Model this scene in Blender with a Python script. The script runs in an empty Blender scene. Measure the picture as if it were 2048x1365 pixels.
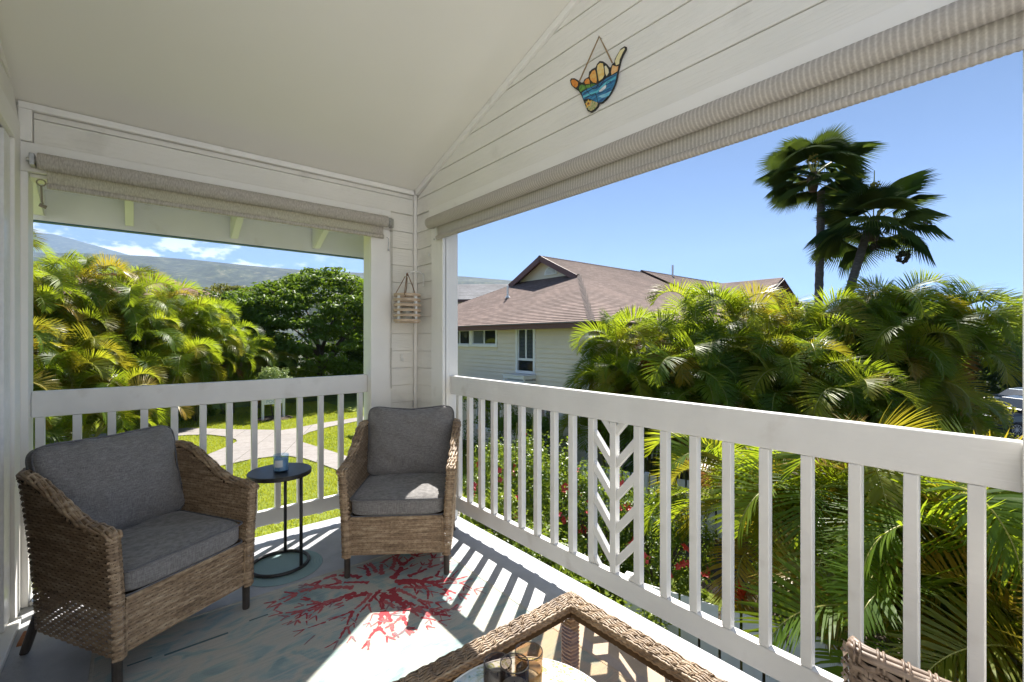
import bpy, bmesh, math, random
import numpy as np
from mathutils import Vector, Matrix, geometry

SC = bpy.context.scene
COL = SC.collection
R = math.radians
RNG = random.Random(7)
NP = np.random.default_rng(11)

# ------------------------------------------------------------------ camera, sky, sun, exposure
CAM_H = 1.336
cam_d = bpy.data.cameras.new('camera')
cam = bpy.data.objects.new('camera', cam_d)
COL.objects.link(cam)
cam_d.sensor_width = 36.0
cam_d.lens = 16.0
cam_d.clip_start = 0.02
cam_d.clip_end = 30000
cam_d.shift_y = -4.5 / 2048
cam.location = (0, 0, CAM_H)
cam.rotation_euler = (R(90), 0, -math.atan2(0.63952, 0.76877))
SC.camera = cam

SUN_DIR = Vector((0.649, 0.4835, 1.0)).normalized()
SUN_EL = math.asin(SUN_DIR.z)
SUN_AZ = math.atan2(SUN_DIR.x, SUN_DIR.y)

world = bpy.data.worlds.new('World')
SC.world = world
world.use_nodes = True
wn = world.node_tree.nodes
wl = world.node_tree.links
wn.clear()
w_out = wn.new('ShaderNodeOutputWorld')
w_bg = wn.new('ShaderNodeBackground')
w_sky = wn.new('ShaderNodeTexSky')
w_sky.sky_type = 'NISHITA'
w_sky.sun_disc = False
w_sky.sun_elevation = SUN_EL
w_sky.sun_rotation = SUN_AZ
w_sky.altitude = 8000
w_sky.air_density = 1.0
w_sky.dust_density = 0.0
w_sky.ozone_density = 3.0
w_bg.inputs['Strength'].default_value = 0.05
# small fair weather clouds low over the mountain side of the sky
w_tc = wn.new('ShaderNodeTexCoord')
w_sep = wn.new('ShaderNodeSeparateXYZ')
w_map = wn.new('ShaderNodeMapping')
w_map.inputs['Scale'].default_value = (16, 16, 38)
w_noise = wn.new('ShaderNodeTexNoise')
w_noise.inputs['Scale'].default_value = 1.0
w_noise.inputs['Detail'].default_value = 8
w_noise.inputs['Roughness'].default_value = 0.56
w_ramp = wn.new('ShaderNodeValToRGB')
w_ramp.color_ramp.elements[0].position = 0.50
w_ramp.color_ramp.elements[0].color = (0, 0, 0, 1)
w_ramp.color_ramp.elements[1].position = 0.57
w_ramp.color_ramp.elements[1].color = (1, 1, 1, 1)
w_el = wn.new('ShaderNodeValToRGB')           # clouds live between about 3 and 14 degrees
el = w_el.color_ramp
el.elements[0].position = 0.05
el.elements[0].color = (1, 1, 1, 1)
el.elements[1].position = 0.24
el.elements[1].color = (0, 0, 0, 1)
w_az = wn.new('ShaderNodeMath')               # toward the mountain (-X, +Y): cos of the azimuth
w_dot = wn.new('ShaderNodeVectorMath')
w_dot.operation = 'DOT_PRODUCT'
w_dot.inputs[1].default_value = (-0.25, 0.97, 0)
w_azr = wn.new('ShaderNodeValToRGB')
w_azr.color_ramp.elements[0].position = 0.80
w_azr.color_ramp.elements[0].color = (0, 0, 0, 1)
w_azr.color_ramp.elements[1].position = 0.93
w_azr.color_ramp.elements[1].color = (1, 1, 1, 1)
w_m1 = wn.new('ShaderNodeMath'); w_m1.operation = 'MULTIPLY'
w_m2 = wn.new('ShaderNodeMath'); w_m2.operation = 'MULTIPLY'
w_mix = wn.new('ShaderNodeMixRGB')
w_mix.inputs['Color2'].default_value = (13, 13, 13.4, 1)
wl.new(w_tc.outputs['Generated'], w_map.inputs['Vector'])
wl.new(w_map.outputs['Vector'], w_noise.inputs['Vector'])
wl.new(w_noise.outputs['Fac'], w_ramp.inputs['Fac'])
wl.new(w_tc.outputs['Generated'], w_sep.inputs[0])
wl.new(w_sep.outputs['Z'], w_el.inputs['Fac'])
wl.new(w_tc.outputs['Generated'], w_dot.inputs[0])
wl.new(w_dot.outputs['Value'], w_azr.inputs['Fac'])
wl.new(w_ramp.outputs['Color'], w_m1.inputs[0])
wl.new(w_el.outputs['Color'], w_m1.inputs[1])
wl.new(w_m1.outputs[0], w_m2.inputs[0])
wl.new(w_azr.outputs['Color'], w_m2.inputs[1])
wl.new(w_m2.outputs[0], w_mix.inputs['Fac'])
wl.new(w_sky.outputs['Color'], w_mix.inputs['Color1'])
wl.new(w_mix.outputs['Color'], w_bg.inputs['Color'])
wl.new(w_bg.outputs['Background'], w_out.inputs['Surface'])

sun_d = bpy.data.lights.new('sun', 'SUN')
sun_d.energy = 3.6
sun_d.angle = R(0.53)
sun_d.color = (1.0, 0.95, 0.87)
sun = bpy.data.objects.new('sun', sun_d)
COL.objects.link(sun)
sun.rotation_euler = (-SUN_DIR).to_track_quat('-Z', 'Y').to_euler()

vs = SC.view_settings
vs.view_transform = 'Standard'
vs.look = 'None'
vs.exposure = 2.0
vs.gamma = 1.0
vs.use_curve_mapping = False
cy = SC.cycles
cy.max_bounces = 12
cy.diffuse_bounces = 8
cy.glossy_bounces = 4
cy.transmission_bounces = 8
cy.transparent_max_bounces = 16
cy.volume_bounces = 1
cy.caustics_reflective = False
cy.caustics_refractive = False
cy.sample_clamp_indirect = 8
cy.use_denoising = True

# ------------------------------------------------------------------ materials
def new_mat(name):
    m = bpy.data.materials.new(name)
    m.use_nodes = True
    nt = m.node_tree
    b = nt.nodes['Principled BSDF']
    return m, nt.nodes, nt.links, b

def rgba(c):
    return (c[0], c[1], c[2], 1)

def ramp(n, stops):
    r = n.new('ShaderNodeValToRGB')
    cr = r.color_ramp
    while len(cr.elements) < len(stops):
        cr.elements.new(0.5)
    for e, (p, c) in zip(cr.elements, stops):
        e.position = p
        e.color = rgba(c)
    return r

def noise_mat(name, stops, rough=0.6, scale=(8, 8, 8), detail=5, bump=0.0, bscale=None, bdist=0.004,
              spec=0.5, coord='Object', nrough=0.55, metallic=0.0, wear=None):
    m, n, l, b = new_mat(name)
    tc = n.new('ShaderNodeTexCoord')
    mp = n.new('ShaderNodeMapping')
    mp.inputs['Scale'].default_value = scale
    l.new(tc.outputs[coord], mp.inputs['Vector'])
    no = n.new('ShaderNodeTexNoise')
    no.inputs['Scale'].default_value = 1
    no.inputs['Detail'].default_value = detail
    no.inputs['Roughness'].default_value = nrough
    l.new(mp.outputs['Vector'], no.inputs['Vector'])
    r = ramp(n, stops)
    l.new(no.outputs['Fac'], r.inputs['Fac'])
    col = r.outputs['Color']
    if wear:                                   # large soft dirt patches with a shape of their own
        wc, wsc, lo, hi = wear
        n2 = n.new('ShaderNodeTexNoise')
        n2.inputs['Scale'].default_value = wsc
        n2.inputs['Detail'].default_value = 7
        l.new(tc.outputs[coord], n2.inputs['Vector'])
        r2 = ramp(n, [(lo, (0, 0, 0)), (hi, (1, 1, 1))])
        l.new(n2.outputs['Fac'], r2.inputs['Fac'])
        mx = n.new('ShaderNodeMixRGB')
        l.new(r2.outputs['Color'], mx.inputs['Fac'])
        l.new(col, mx.inputs['Color1'])
        mx.inputs['Color2'].default_value = rgba(wc)
        col = mx.outputs['Color']
    l.new(col, b.inputs['Base Color'])
    b.inputs['Roughness'].default_value = rough
    b.inputs['Specular IOR Level'].default_value = spec
    b.inputs['Metallic'].default_value = metallic
    if bump:
        nb = no
        if bscale:
            mp2 = n.new('ShaderNodeMapping')
            mp2.inputs['Scale'].default_value = bscale
            l.new(tc.outputs[coord], mp2.inputs['Vector'])
            nb = n.new('ShaderNodeTexNoise')
            nb.inputs['Scale'].default_value = 1
            nb.inputs['Detail'].default_value = 4
            l.new(mp2.outputs['Vector'], nb.inputs['Vector'])
        bp = n.new('ShaderNodeBump')
        bp.inputs['Strength'].default_value = bump
        bp.inputs['Distance'].default_value = bdist
        l.new(nb.outputs['Fac'], bp.inputs['Height'])
        l.new(bp.outputs['Normal'], b.inputs['Normal'])
    return m

def flat_mat(name, c, rough=0.5, metallic=0.0, spec=0.5):
    return noise_mat(name, [(0.3, tuple(x * 0.92 for x in c)), (0.7, tuple(min(1, x * 1.05) for x in c))],
                     rough=rough, scale=(30, 30, 30), metallic=metallic, spec=spec)

def glass_mat(name, tint, gloss=0.08, rough=0.02, ior=1.45):
    m, n, l, b = new_mat(name)
    n.remove(b)
    out = n['Material Output']
    tr = n.new('ShaderNodeBsdfTransparent')
    tr.inputs['Color'].default_value = rgba(tint)
    gl = n.new('ShaderNodeBsdfGlossy')
    gl.inputs['Roughness'].default_value = rough
    fr = n.new('ShaderNodeFresnel')
    fr.inputs['IOR'].default_value = ior
    mx = n.new('ShaderNodeMixShader')
    ge = n.new('ShaderNodeNewGeometry')
    iv = n.new('ShaderNodeMath'); iv.operation = 'SUBTRACT'; iv.inputs[0].default_value = 1.0
    ml = n.new('ShaderNodeMath'); ml.operation = 'MULTIPLY'
    l.new(ge.outputs['Backfacing'], iv.inputs[1])
    l.new(fr.outputs[0], ml.inputs[0]); l.new(iv.outputs[0], ml.inputs[1])
    l.new(ml.outputs[0], mx.inputs['Fac'])
    l.new(tr.outputs[0], mx.inputs[1])
    l.new(gl.outputs[0], mx.inputs[2])
    l.new(mx.outputs[0], out.inputs['Surface'])
    return m

def leaf_mat(name, stops, trans_col, trans=0.45, rough=0.38, nscale=3.0, spec=0.5):
    """leaf: colour varies by object and by place, light comes through it"""
    m, n, l, b = new_mat(name)
    out = n['Material Output']
    oi = n.new('ShaderNodeObjectInfo')
    geo = n.new('ShaderNodeNewGeometry')
    no = n.new('ShaderNodeTexNoise')
    no.inputs['Scale'].default_value = nscale
    no.inputs['Detail'].default_value = 3
    l.new(geo.outputs['Position'], no.inputs['Vector'])
    ad = n.new('ShaderNodeMath'); ad.operation = 'ADD'
    mu = n.new('ShaderNodeMath'); mu.operation = 'MULTIPLY_ADD'
    mu.inputs[1].default_value = 0.9
    mu.inputs[2].default_value = -0.45
    l.new(no.outputs['Fac'], mu.inputs[0])
    l.new(mu.outputs[0], ad.inputs[0])
    l.new(oi.outputs['Random'], ad.inputs[1])
    r = ramp(n, stops)
    l.new(ad.outputs[0], r.inputs['Fac'])
    l.new(r.outputs['Color'], b.inputs['Base Color'])
    b.inputs['Roughness'].default_value = rough
    b.inputs['Specular IOR Level'].default_value = spec
    tl = n.new('ShaderNodeBsdfTranslucent')
    mxc = n.new('ShaderNodeMixRGB')
    mxc.inputs['Fac'].default_value = 0.55
    l.new(r.outputs['Color'], mxc.inputs['Color1'])
    mxc.inputs['Color2'].default_value = rgba(trans_col)
    l.new(mxc.outputs['Color'], tl.inputs['Color'])
    mx = n.new('ShaderNodeMixShader')
    mx.inputs['Fac'].default_value = trans
    l.new(b.outputs[0], mx.inputs[1])
    l.new(tl.outputs[0], mx.inputs[2])
    l.new(mx.outputs[0], out.inputs['Surface'])
    return m

M = {}
M['trim'] = noise_mat('white_trim_paint', [(0.3, (0.80, 0.785, 0.75)), (0.7, (0.85, 0.835, 0.80))], 0.45,
                      (3, 3, 3), bump=0.25, bscale=(14, 14, 60), bdist=0.001, wear=((0.60, 0.57, 0.51), 5, 0.66, 0.82))
M['rail'] = noise_mat('white_rail_paint', [(0.3, (0.72, 0.71, 0.69)), (0.7, (0.80, 0.79, 0.765))], 0.4,
                      (5, 5, 5), bump=0.5, bscale=(6, 6, 90), bdist=0.002, wear=((0.60, 0.57, 0.53), 7, 0.60, 0.80))
M['siding'] = noise_mat('embossed_siding_paint', [(0.3, (0.74, 0.725, 0.675)), (0.7, (0.80, 0.78, 0.73))], 0.5,
                        (2, 2, 5), bump=1.0, bscale=(7, 7, 110), bdist=0.004, wear=((0.55, 0.53, 0.48), 3, 0.62, 0.85))
M['ceiling'] = noise_mat('ceiling_paint', [(0.3, (0.81, 0.79, 0.735)), (0.7, (0.84, 0.82, 0.765))], 0.55,
                         (1.2, 1.2, 1.2), bump=0.15, bscale=(60, 60, 60), bdist=0.0008)
M['deck'] = noise_mat('deck_coating', [(0.25, (0.33, 0.34, 0.36)), (0.7, (0.43, 0.44, 0.455))], 0.55, (9, 9, 9),
                      bump=0.9, bscale=(55, 55, 55), bdist=0.003, wear=((0.34, 0.345, 0.36), 4.5, 0.58, 0.8))
M['dark_gap'] = flat_mat('dark_gap', (0.05, 0.048, 0.045), 0.9)
M['vinyl'] = flat_mat('white_vinyl', (0.78, 0.78, 0.78), 0.3)
M['metal'] = noise_mat('brushed_metal', [(0.3, (0.35, 0.34, 0.32)), (0.7, (0.55, 0.54, 0.5))], 0.35, (40, 40, 40), metallic=0.9)
M['black_metal'] = noise_mat('black_powder_coat', [(0.3, (0.012, 0.012, 0.013)), (0.7, (0.03, 0.029, 0.028))], 0.42,
                             (60, 60, 60), bump=0.2, bdist=0.0006)
M['leg_metal'] = noise_mat('brown_leg_metal', [(0.3, (0.035, 0.028, 0.024)), (0.7, (0.06, 0.05, 0.043))], 0.4, (30, 30, 30))
M['white_metal'] = flat_mat('white_metal', (0.75, 0.75, 0.73), 0.35)
M['glass_door'] = glass_mat('door_glass', (0.25, 0.27, 0.28))
M['window_glass'] = glass_mat('window_glass', (0.68, 0.70, 0.72), ior=1.8)
M['dark_room'] = flat_mat('dark_room', (0.10, 0.10, 0.105), 0.8)  # darkness of unlit interiors put into the colour
M['blind'] = flat_mat('window_blind', (0.5, 0.5, 0.48), 0.6)
M['curtain'] = flat_mat('curtain', (0.75, 0.74, 0.68), 0.8)

def wicker_mat(name, stops):
    m, n, l, b = new_mat(name)
    tc = n.new('ShaderNodeTexCoord')
    no = n.new('ShaderNodeTexNoise')
    no.inputs['Scale'].default_value = 55
    no.inputs['Detail'].default_value = 3
    l.new(tc.outputs['Object'], no.inputs['Vector'])
    mp = n.new('ShaderNodeMapping')
    mp.inputs['Scale'].default_value = (8, 8, 75)
    l.new(tc.outputs['Object'], mp.inputs['Vector'])
    n2 = n.new('ShaderNodeTexNoise')
    n2.inputs['Scale'].default_value = 1
    n2.inputs['Detail'].default_value = 2
    l.new(mp.outputs['Vector'], n2.inputs['Vector'])
    mx = n.new('ShaderNodeMath'); mx.operation = 'MULTIPLY_ADD'
    mx.inputs[1].default_value = 0.6
    l.new(n2.outputs['Fac'], mx.inputs[0])
    m2 = n.new('ShaderNodeMath'); m2.operation = 'MULTIPLY'
    m2.inputs[1].default_value = 0.4
    l.new(no.outputs['Fac'], m2.inputs[0])
    l.new(m2.outputs[0], mx.inputs[2])
    r = ramp(n, stops)
    l.new(mx.outputs[0], r.inputs['Fac'])
    l.new(r.outputs['Color'], b.inputs['Base Color'])
    b.inputs['Roughness'].default_value = 0.5
    bp = n.new('ShaderNodeBump')
    bp.inputs['Strength'].default_value = 0.4
    bp.inputs['Distance'].default_value = 0.0015
    l.new(n2.outputs['Fac'], bp.inputs['Height'])
    l.new(bp.outputs['Normal'], b.inputs['Normal'])
    return m
M['wicker'] = wicker_mat('brown_wicker', [(0.30, (0.135, 0.085, 0.05)), (0.5, (0.29, 0.20, 0.122)), (0.68, (0.48, 0.365, 0.245))])
M['wicker_dark'] = wicker_mat('dark_wicker', [(0.30, (0.10, 0.065, 0.045)), (0.5, (0.20, 0.14, 0.10)), (0.68, (0.34, 0.26, 0.20))])
M['wicker_core'] = flat_mat('wicker_core', (0.055, 0.037, 0.024), 0.8)

def fabric_mat(name, c0, c1):
    m, n, l, b = new_mat(name)
    tc = n.new('ShaderNodeTexCoord')
    a = n.new('ShaderNodeMapping'); a.inputs['Scale'].default_value = (420, 420, 40)
    c = n.new('ShaderNodeMapping'); c.inputs['Scale'].default_value = (40, 40, 420)
    na = n.new('ShaderNodeTexNoise'); na.inputs['Scale'].default_value = 1; na.inputs['Detail'].default_value = 2
    nc = n.new('ShaderNodeTexNoise'); nc.inputs['Scale'].default_value = 1; nc.inputs['Detail'].default_value = 2
    l.new(tc.outputs['Object'], a.inputs['Vector']); l.new(a.outputs['Vector'], na.inputs['Vector'])
    l.new(tc.outputs['Object'], c.inputs['Vector']); l.new(c.outputs['Vector'], nc.inputs['Vector'])
    ad = n.new('ShaderNodeMath'); ad.operation = 'ADD'
    l.new(na.outputs['Fac'], ad.inputs[0]); l.new(nc.outputs['Fac'], ad.inputs[1])
    hf = n.new('ShaderNodeMath'); hf.operation = 'MULTIPLY'; hf.inputs[1].default_value = 0.5
    l.new(ad.outputs[0], hf.inputs[0])
    r = ramp(n, [(0.38, c0), (0.62, c1)])
    l.new(hf.outputs[0], r.inputs['Fac'])
    l.new(r.outputs['Color'], b.inputs['Base Color'])
    b.inputs['Roughness'].default_value = 0.9
    b.inputs['Specular IOR Level'].default_value = 0.2
    b.inputs['Sheen Weight'].default_value = 0.25
    bp = n.new('ShaderNodeBump'); bp.inputs['Strength'].default_value = 0.35; bp.inputs['Distance'].default_value = 0.001
    l.new(hf.outputs[0], bp.inputs['Height'])
    n3 = n.new('ShaderNodeTexNoise'); n3.inputs['Scale'].default_value = 9; n3.inputs['Detail'].default_value = 2
    l.new(tc.outputs['Object'], n3.inputs['Vector'])
    b2 = n.new('ShaderNodeBump'); b2.inputs['Strength'].default_value = 0.7; b2.inputs['Distance'].default_value = 0.025
    l.new(n3.outputs['Fac'], b2.inputs['Height']); l.new(bp.outputs['Normal'], b2.inputs['Normal'])
    l.new(b2.outputs['Normal'], b.inputs['Normal'])
    return m
M['cushion'] = fabric_mat('grey_cushion_fabric', (0.128, 0.122, 0.122), (0.262, 0.252, 0.25))
M['piping'] = fabric_mat('grey_piping', (0.09, 0.09, 0.10), (0.17, 0.17, 0.18))

def shade_mat(name, c0, c1, sc, trans):
    m, n, l, b = new_mat(name)
    tc = n.new('ShaderNodeTexCoord')
    mp = n.new('ShaderNodeMapping'); mp.inputs['Scale'].default_value = sc
    no = n.new('ShaderNodeTexNoise'); no.inputs['Scale'].default_value = 1; no.inputs['Detail'].default_value = 3
    l.new(tc.outputs['Object'], mp.inputs['Vector']); l.new(mp.outputs['Vector'], no.inputs['Vector'])
    r = ramp(n, [(0.36, c0), (0.64, c1)])
    l.new(no.outputs['Fac'], r.inputs['Fac'])
    l.new(r.outputs['Color'], b.inputs['Base Color'])
    b.inputs['Roughness'].default_value = 0.85
    tl = n.new('ShaderNodeBsdfTranslucent')
    l.new(r.outputs['Color'], tl.inputs['Color'])
    mx = n.new('ShaderNodeMixShader'); mx.inputs['Fac'].default_value = trans
    l.new(b.outputs[0], mx.inputs[1]); l.new(tl.outputs[0], mx.inputs[2])
    l.new(mx.outputs[0], n['Material Output'].inputs['Surface'])
    return m
M['shade_left'] = shade_mat('linen_shade_fabric', (0.50, 0.46, 0.41), (0.68, 0.64, 0.58), (220, 30, 60), 0.3)
def ribbed_mat():
    m, n, l, b = new_mat('ribbed_shade_fabric')
    tc = n.new('ShaderNodeTexCoord')
    wv = n.new('ShaderNodeTexWave'); wv.wave_type = 'BANDS'; wv.bands_direction = 'Y'
    wv.inputs['Scale'].default_value = 0.31416 / 0.0165; wv.inputs['Distortion'].default_value = 0.0
    l.new(tc.outputs['Object'], wv.inputs['Vector'])
    r = ramp(n, [(0.0, (0.55, 0.51, 0.465)), (0.6, (0.59, 0.55, 0.50)), (0.9, (0.70, 0.66, 0.61)), (1.0, (0.74, 0.70, 0.65))])
    l.new(wv.outputs['Fac'], r.inputs['Fac'])
    no = n.new('ShaderNodeTexNoise'); no.inputs['Scale'].default_value = 160; no.inputs['Detail'].default_value = 2
    l.new(tc.outputs['Object'], no.inputs['Vector'])
    r2 = ramp(n, [(0.3, (0.88, 0.88, 0.88)), (0.7, (1.05, 1.05, 1.05))])
    l.new(no.outputs['Fac'], r2.inputs['Fac'])
    mu = n.new('ShaderNodeMixRGB'); mu.blend_type = 'MULTIPLY'; mu.inputs['Fac'].default_value = 1
    l.new(r.outputs['Color'], mu.inputs['Color1']); l.new(r2.outputs['Color'], mu.inputs['Color2'])
    l.new(mu.outputs['Color'], b.inputs['Base Color'])
    b.inputs['Roughness'].default_value = 0.85
    tl = n.new('ShaderNodeBsdfTranslucent'); l.new(mu.outputs['Color'], tl.inputs['Color'])
    mx = n.new('ShaderNodeMixShader'); mx.inputs['Fac'].default_value = 0.35
    l.new(b.outputs[0], mx.inputs[1]); l.new(tl.outputs[0], mx.inputs[2])
    l.new(mx.outputs[0], n['Material Output'].inputs['Surface'])
    return m
M['shade_right'] = ribbed_mat()

# ------------------------------------------------------------------ mesh helpers
class MB:
    def __init__(self):
        self.v = []; self.f = []; self.mi = []
    def add(self, V, F, mi=0):
        o = len(self.v)
        self.v += [tuple(p) for p in V]
        self.f += [tuple(i + o for i in q) for q in F]
        self.mi += [mi] * len(F)
        return self
    def box(self, x0, x1, y0, y1, z0, z1, mi=0):
        V = [(x, y, z) for z in (z0, z1) for y in (y0, y1) for x in (x0, x1)]
        F = [(0, 2, 3, 1), (4, 5, 7, 6), (0, 1, 5, 4), (2, 6, 7, 3), (0, 4, 6, 2), (1, 3, 7, 5)]
        return self.add(V, F, mi)
    def obox(self, c, ax, ay, az, mi=0):
        c = Vector(c); ax = Vector(ax); ay = Vector(ay); az = Vector(az)
        V = [c + sx * ax + sy * ay + sz * az for sz in (-1, 1) for sy in (-1, 1) for sx in (-1, 1)]
        F = [(0, 2, 3, 1), (4, 5, 7, 6), (0, 1, 5, 4), (2, 6, 7, 3), (0, 4, 6, 2), (1, 3, 7, 5)]
        return self.add(V, F, mi)
    def bar(self, p, q, w, d, up=(0, 0, 1), mi=0):
        p = Vector(p); q = Vector(q); t = (q - p)
        L = t.length; t = t / L
        s = t.cross(Vector(up))
        if s.length < 1e-4: s = t.cross(Vector((1, 0, 0)))
        s.normalize(); u = s.cross(t)
        return self.obox((p + q) / 2, s * w / 2, t * L / 2, u * d / 2, mi)
    def tube(self, pts, r, n=6, caps=True, closed=False, mi=0):
        pts = [Vector(p) for p in pts]; N = len(pts)
        rs = r if hasattr(r, '__len__') else [r] * N
        V = []; nrm = None
        for i in range(N):
            if closed: t = pts[(i + 1) % N] - pts[i - 1]
            else: t = pts[min(i + 1, N - 1)] - pts[max(i - 1, 0)]
            if t.length < 1e-9: t = Vector((0, 0, 1))
            t.normalize()
            if nrm is None:
                a = Vector((0, 0, 1)) if abs(t.z) < 0.9 else Vector((1, 0, 0))
                nrm = (a - t * a.dot(t)).normalized()
            else:
                nrm = nrm - t * nrm.dot(t)
                nrm = nrm.normalized() if nrm.length > 1e-6 else Vector((1, 0, 0))
            b = t.cross(nrm)
            for k in range(n):
                a = 2 * math.pi * k / n
                V.append(pts[i] + (nrm * math.cos(a) + b * math.sin(a)) * rs[i])
        F = []
        for i in range(N if closed else N - 1):
            j = (i + 1) % N
            for k in range(n):
                F.append((i * n + k, i * n + (k + 1) % n, j * n + (k + 1) % n, j * n + k))
        if caps and not closed:
            F.append(tuple(range(n - 1, -1, -1)))
            F.append(tuple((N - 1) * n + k for k in range(n)))
        return self.add(V, F, mi)
    def lathe(self, prof, n=24, c=(0, 0, 0), cap0=True, cap1=True, mi=0):
        V = []
        for r, z in prof:
            for k in range(n):
                a = 2 * math.pi * k / n
                V.append((c[0] + r * math.cos(a), c[1] + r * math.sin(a), c[2] + z))
        F = []
        for i in range(len(prof) - 1):
            for k in range(n):
                F.append((i * n + k, i * n + (k + 1) % n, (i + 1) * n + (k + 1) % n, (i + 1) * n + k))
        if cap0: F.append(tuple(range(n - 1, -1, -1)))
        if cap1: F.append(tuple((len(prof) - 1) * n + k for k in range(n)))
        return self.add(V, F, mi)
    def prism(self, poly, to3, depth, mi=0):
        """poly: 2d points; to3(a, b, d) -> 3d; extruded from d = 0 to depth"""
        n = len(poly)
        V = [to3(a, b, 0) for a, b in poly] + [to3(a, b, depth) for a, b in poly]
        tri = geometry.tessellate_polygon([[Vector((a, b, 0)) for a, b in poly]])
        F = [tuple(t) for t in tri] + [tuple(i + n for i in reversed(t)) for t in tri]
        F += [(i, (i + 1) % n, (i + 1) % n + n, i + n) for i in range(n)]
        return self.add(V, F, mi)
    def build(self, name, mat, parent=None, smooth=False, bevel=0.0, seg=2, auto=None):
        me = bpy.data.meshes.new(name)
        me.from_pydata([tuple(p) for p in self.v], [], self.f)
        mats = mat if isinstance(mat, (list, tuple)) else [mat]
        for mm in mats: me.materials.append(mm)
        if len(mats) > 1: me.polygons.foreach_set('material_index', self.mi)
        bm = bmesh.new(); bm.from_mesh(me)
        bmesh.ops.recalc_face_normals(bm, faces=bm.faces)
        bm.to_mesh(me); bm.free()
        if smooth: me.polygons.foreach_set('use_smooth', [True] * len(me.polygons))
        me.update()
        return link(name, me, parent, bevel, seg)

def link(name, me, parent=None, bevel=0.0, seg=2):
    o = bpy.data.objects.new(name, me)
    COL.objects.link(o)
    if parent is not None: o.parent = parent
    if bevel:
        b = o.modifiers.new('bevel', 'BEVEL')
        b.width = bevel; b.segments = seg; b.limit_method = 'ANGLE'; b.angle_limit = R(40)
    return o

def np_mesh(name, V, Q=None, T=None, mats=(), mi=None, smooth=False):
    """fast mesh from numpy: quads then triangles"""
    me = bpy.data.meshes.new(name)
    V = np.asarray(V, dtype=np.float32).reshape(-1, 3)
    loops = []; starts = []; n = 0; tot = []
    if Q is not None and len(Q):
        Q = np.asarray(Q, dtype=np.int32).reshape(-1, 4)
        loops.append(Q.ravel()); starts.append(np.arange(len(Q)) * 4); n = len(Q) * 4
        tot.append(np.full(len(Q), 4))
    if T is not None and len(T):
        T = np.asarray(T, dtype=np.int32).reshape(-1, 3)
        loops.append(T.ravel()); starts.append(n + np.arange(len(T)) * 3)
        tot.append(np.full(len(T), 3))
    L = np.concatenate(loops); S = np.concatenate(starts)
    me.vertices.add(len(V)); me.vertices.foreach_set('co', V.ravel())
    me.loops.add(len(L)); me.loops.foreach_set('vertex_index', L)
    me.polygons.add(len(S)); me.polygons.foreach_set('loop_start', S.astype(np.int32))
    for mm in mats: me.materials.append(mm)
    if mi is not None: me.polygons.foreach_set('material_index', np.asarray(mi, dtype=np.int32))
    if smooth: me.polygons.foreach_set('use_smooth', np.ones(len(S), dtype=bool))
    me.update(calc_edges=True)
    me.validate()
    return me

def tag(o, label=None, cat=None, group=None, kind=None):
    if label: o['label'] = label
    if cat: o['category'] = cat
    if group: o['group'] = group
    if kind: o['kind'] = kind
    return o

def thing(name, label, cat, loc=(0, 0, 0), rotz=0.0, group=None):
    o = bpy.data.objects.new(name, None)
    o.empty_display_size = 0.1
    COL.objects.link(o)
    o.location = loc
    o.rotation_euler = (0, 0, rotz)
    return tag(o, label, cat, group)

def structure(o, label=None):
    return tag(o, label, None, None, 'structure')

# ------------------------------------------------------------------ balcony shell
WX, WY = 1.742, 3.30            # siding faces: right wall x, far wall y
HX = -0.44                      # house wall on the left
YB = -3.0                       # back of an open terrace added behind the camera to bounce sunlight in
TXL = -3.4                      # left wall of that added terrace
YR0 = -0.25                     # where the gable wall ends
YRC = 0.5                       # roof cut short here to let in sun and sky light
CZ, CS = 2.51, 0.33             # ceiling height at the far wall, slope
def ceil_z(y): return CZ + CS * (WY - y) if y > -0.6 else CZ + CS * (WY + 0.6) - CS * (-0.6 - y)

deck = MB().prism([(TXL, YB), (1.885, YB), (1.885, 3.462), (HX - 0.1, 3.462), (HX - 0.1, 1.4), (TXL, 1.4)], lambda a, b, d: (a, b, -0.16 + d), 0.16).build('floor', M['deck'], bevel=0.006)  # stretch behind the camera added as a sunlit bounce surface
structure(deck, 'pale grey coated balcony floor')

cm = MB()
for (ya, yb) in ((3.42, YRC),):
    za, zb = ceil_z(ya), ceil_z(yb)
    V = [(HX - 0.1, ya, za), (1.86, ya, za), (1.86, yb, zb), (HX - 0.1, yb, zb)]
    V += [(x, y, z + 0.12) for x, y, z in V]
    cm.add(V, [(0, 1, 2, 3), (7, 6, 5, 4), (0, 4, 5, 1), (1, 5, 6, 2), (2, 6, 7, 3), (3, 7, 4, 0)])
ceil = cm.build('ceiling', M['ceiling'])
structure(ceil, 'smooth off-white sloping ceiling over the balcony')

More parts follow.
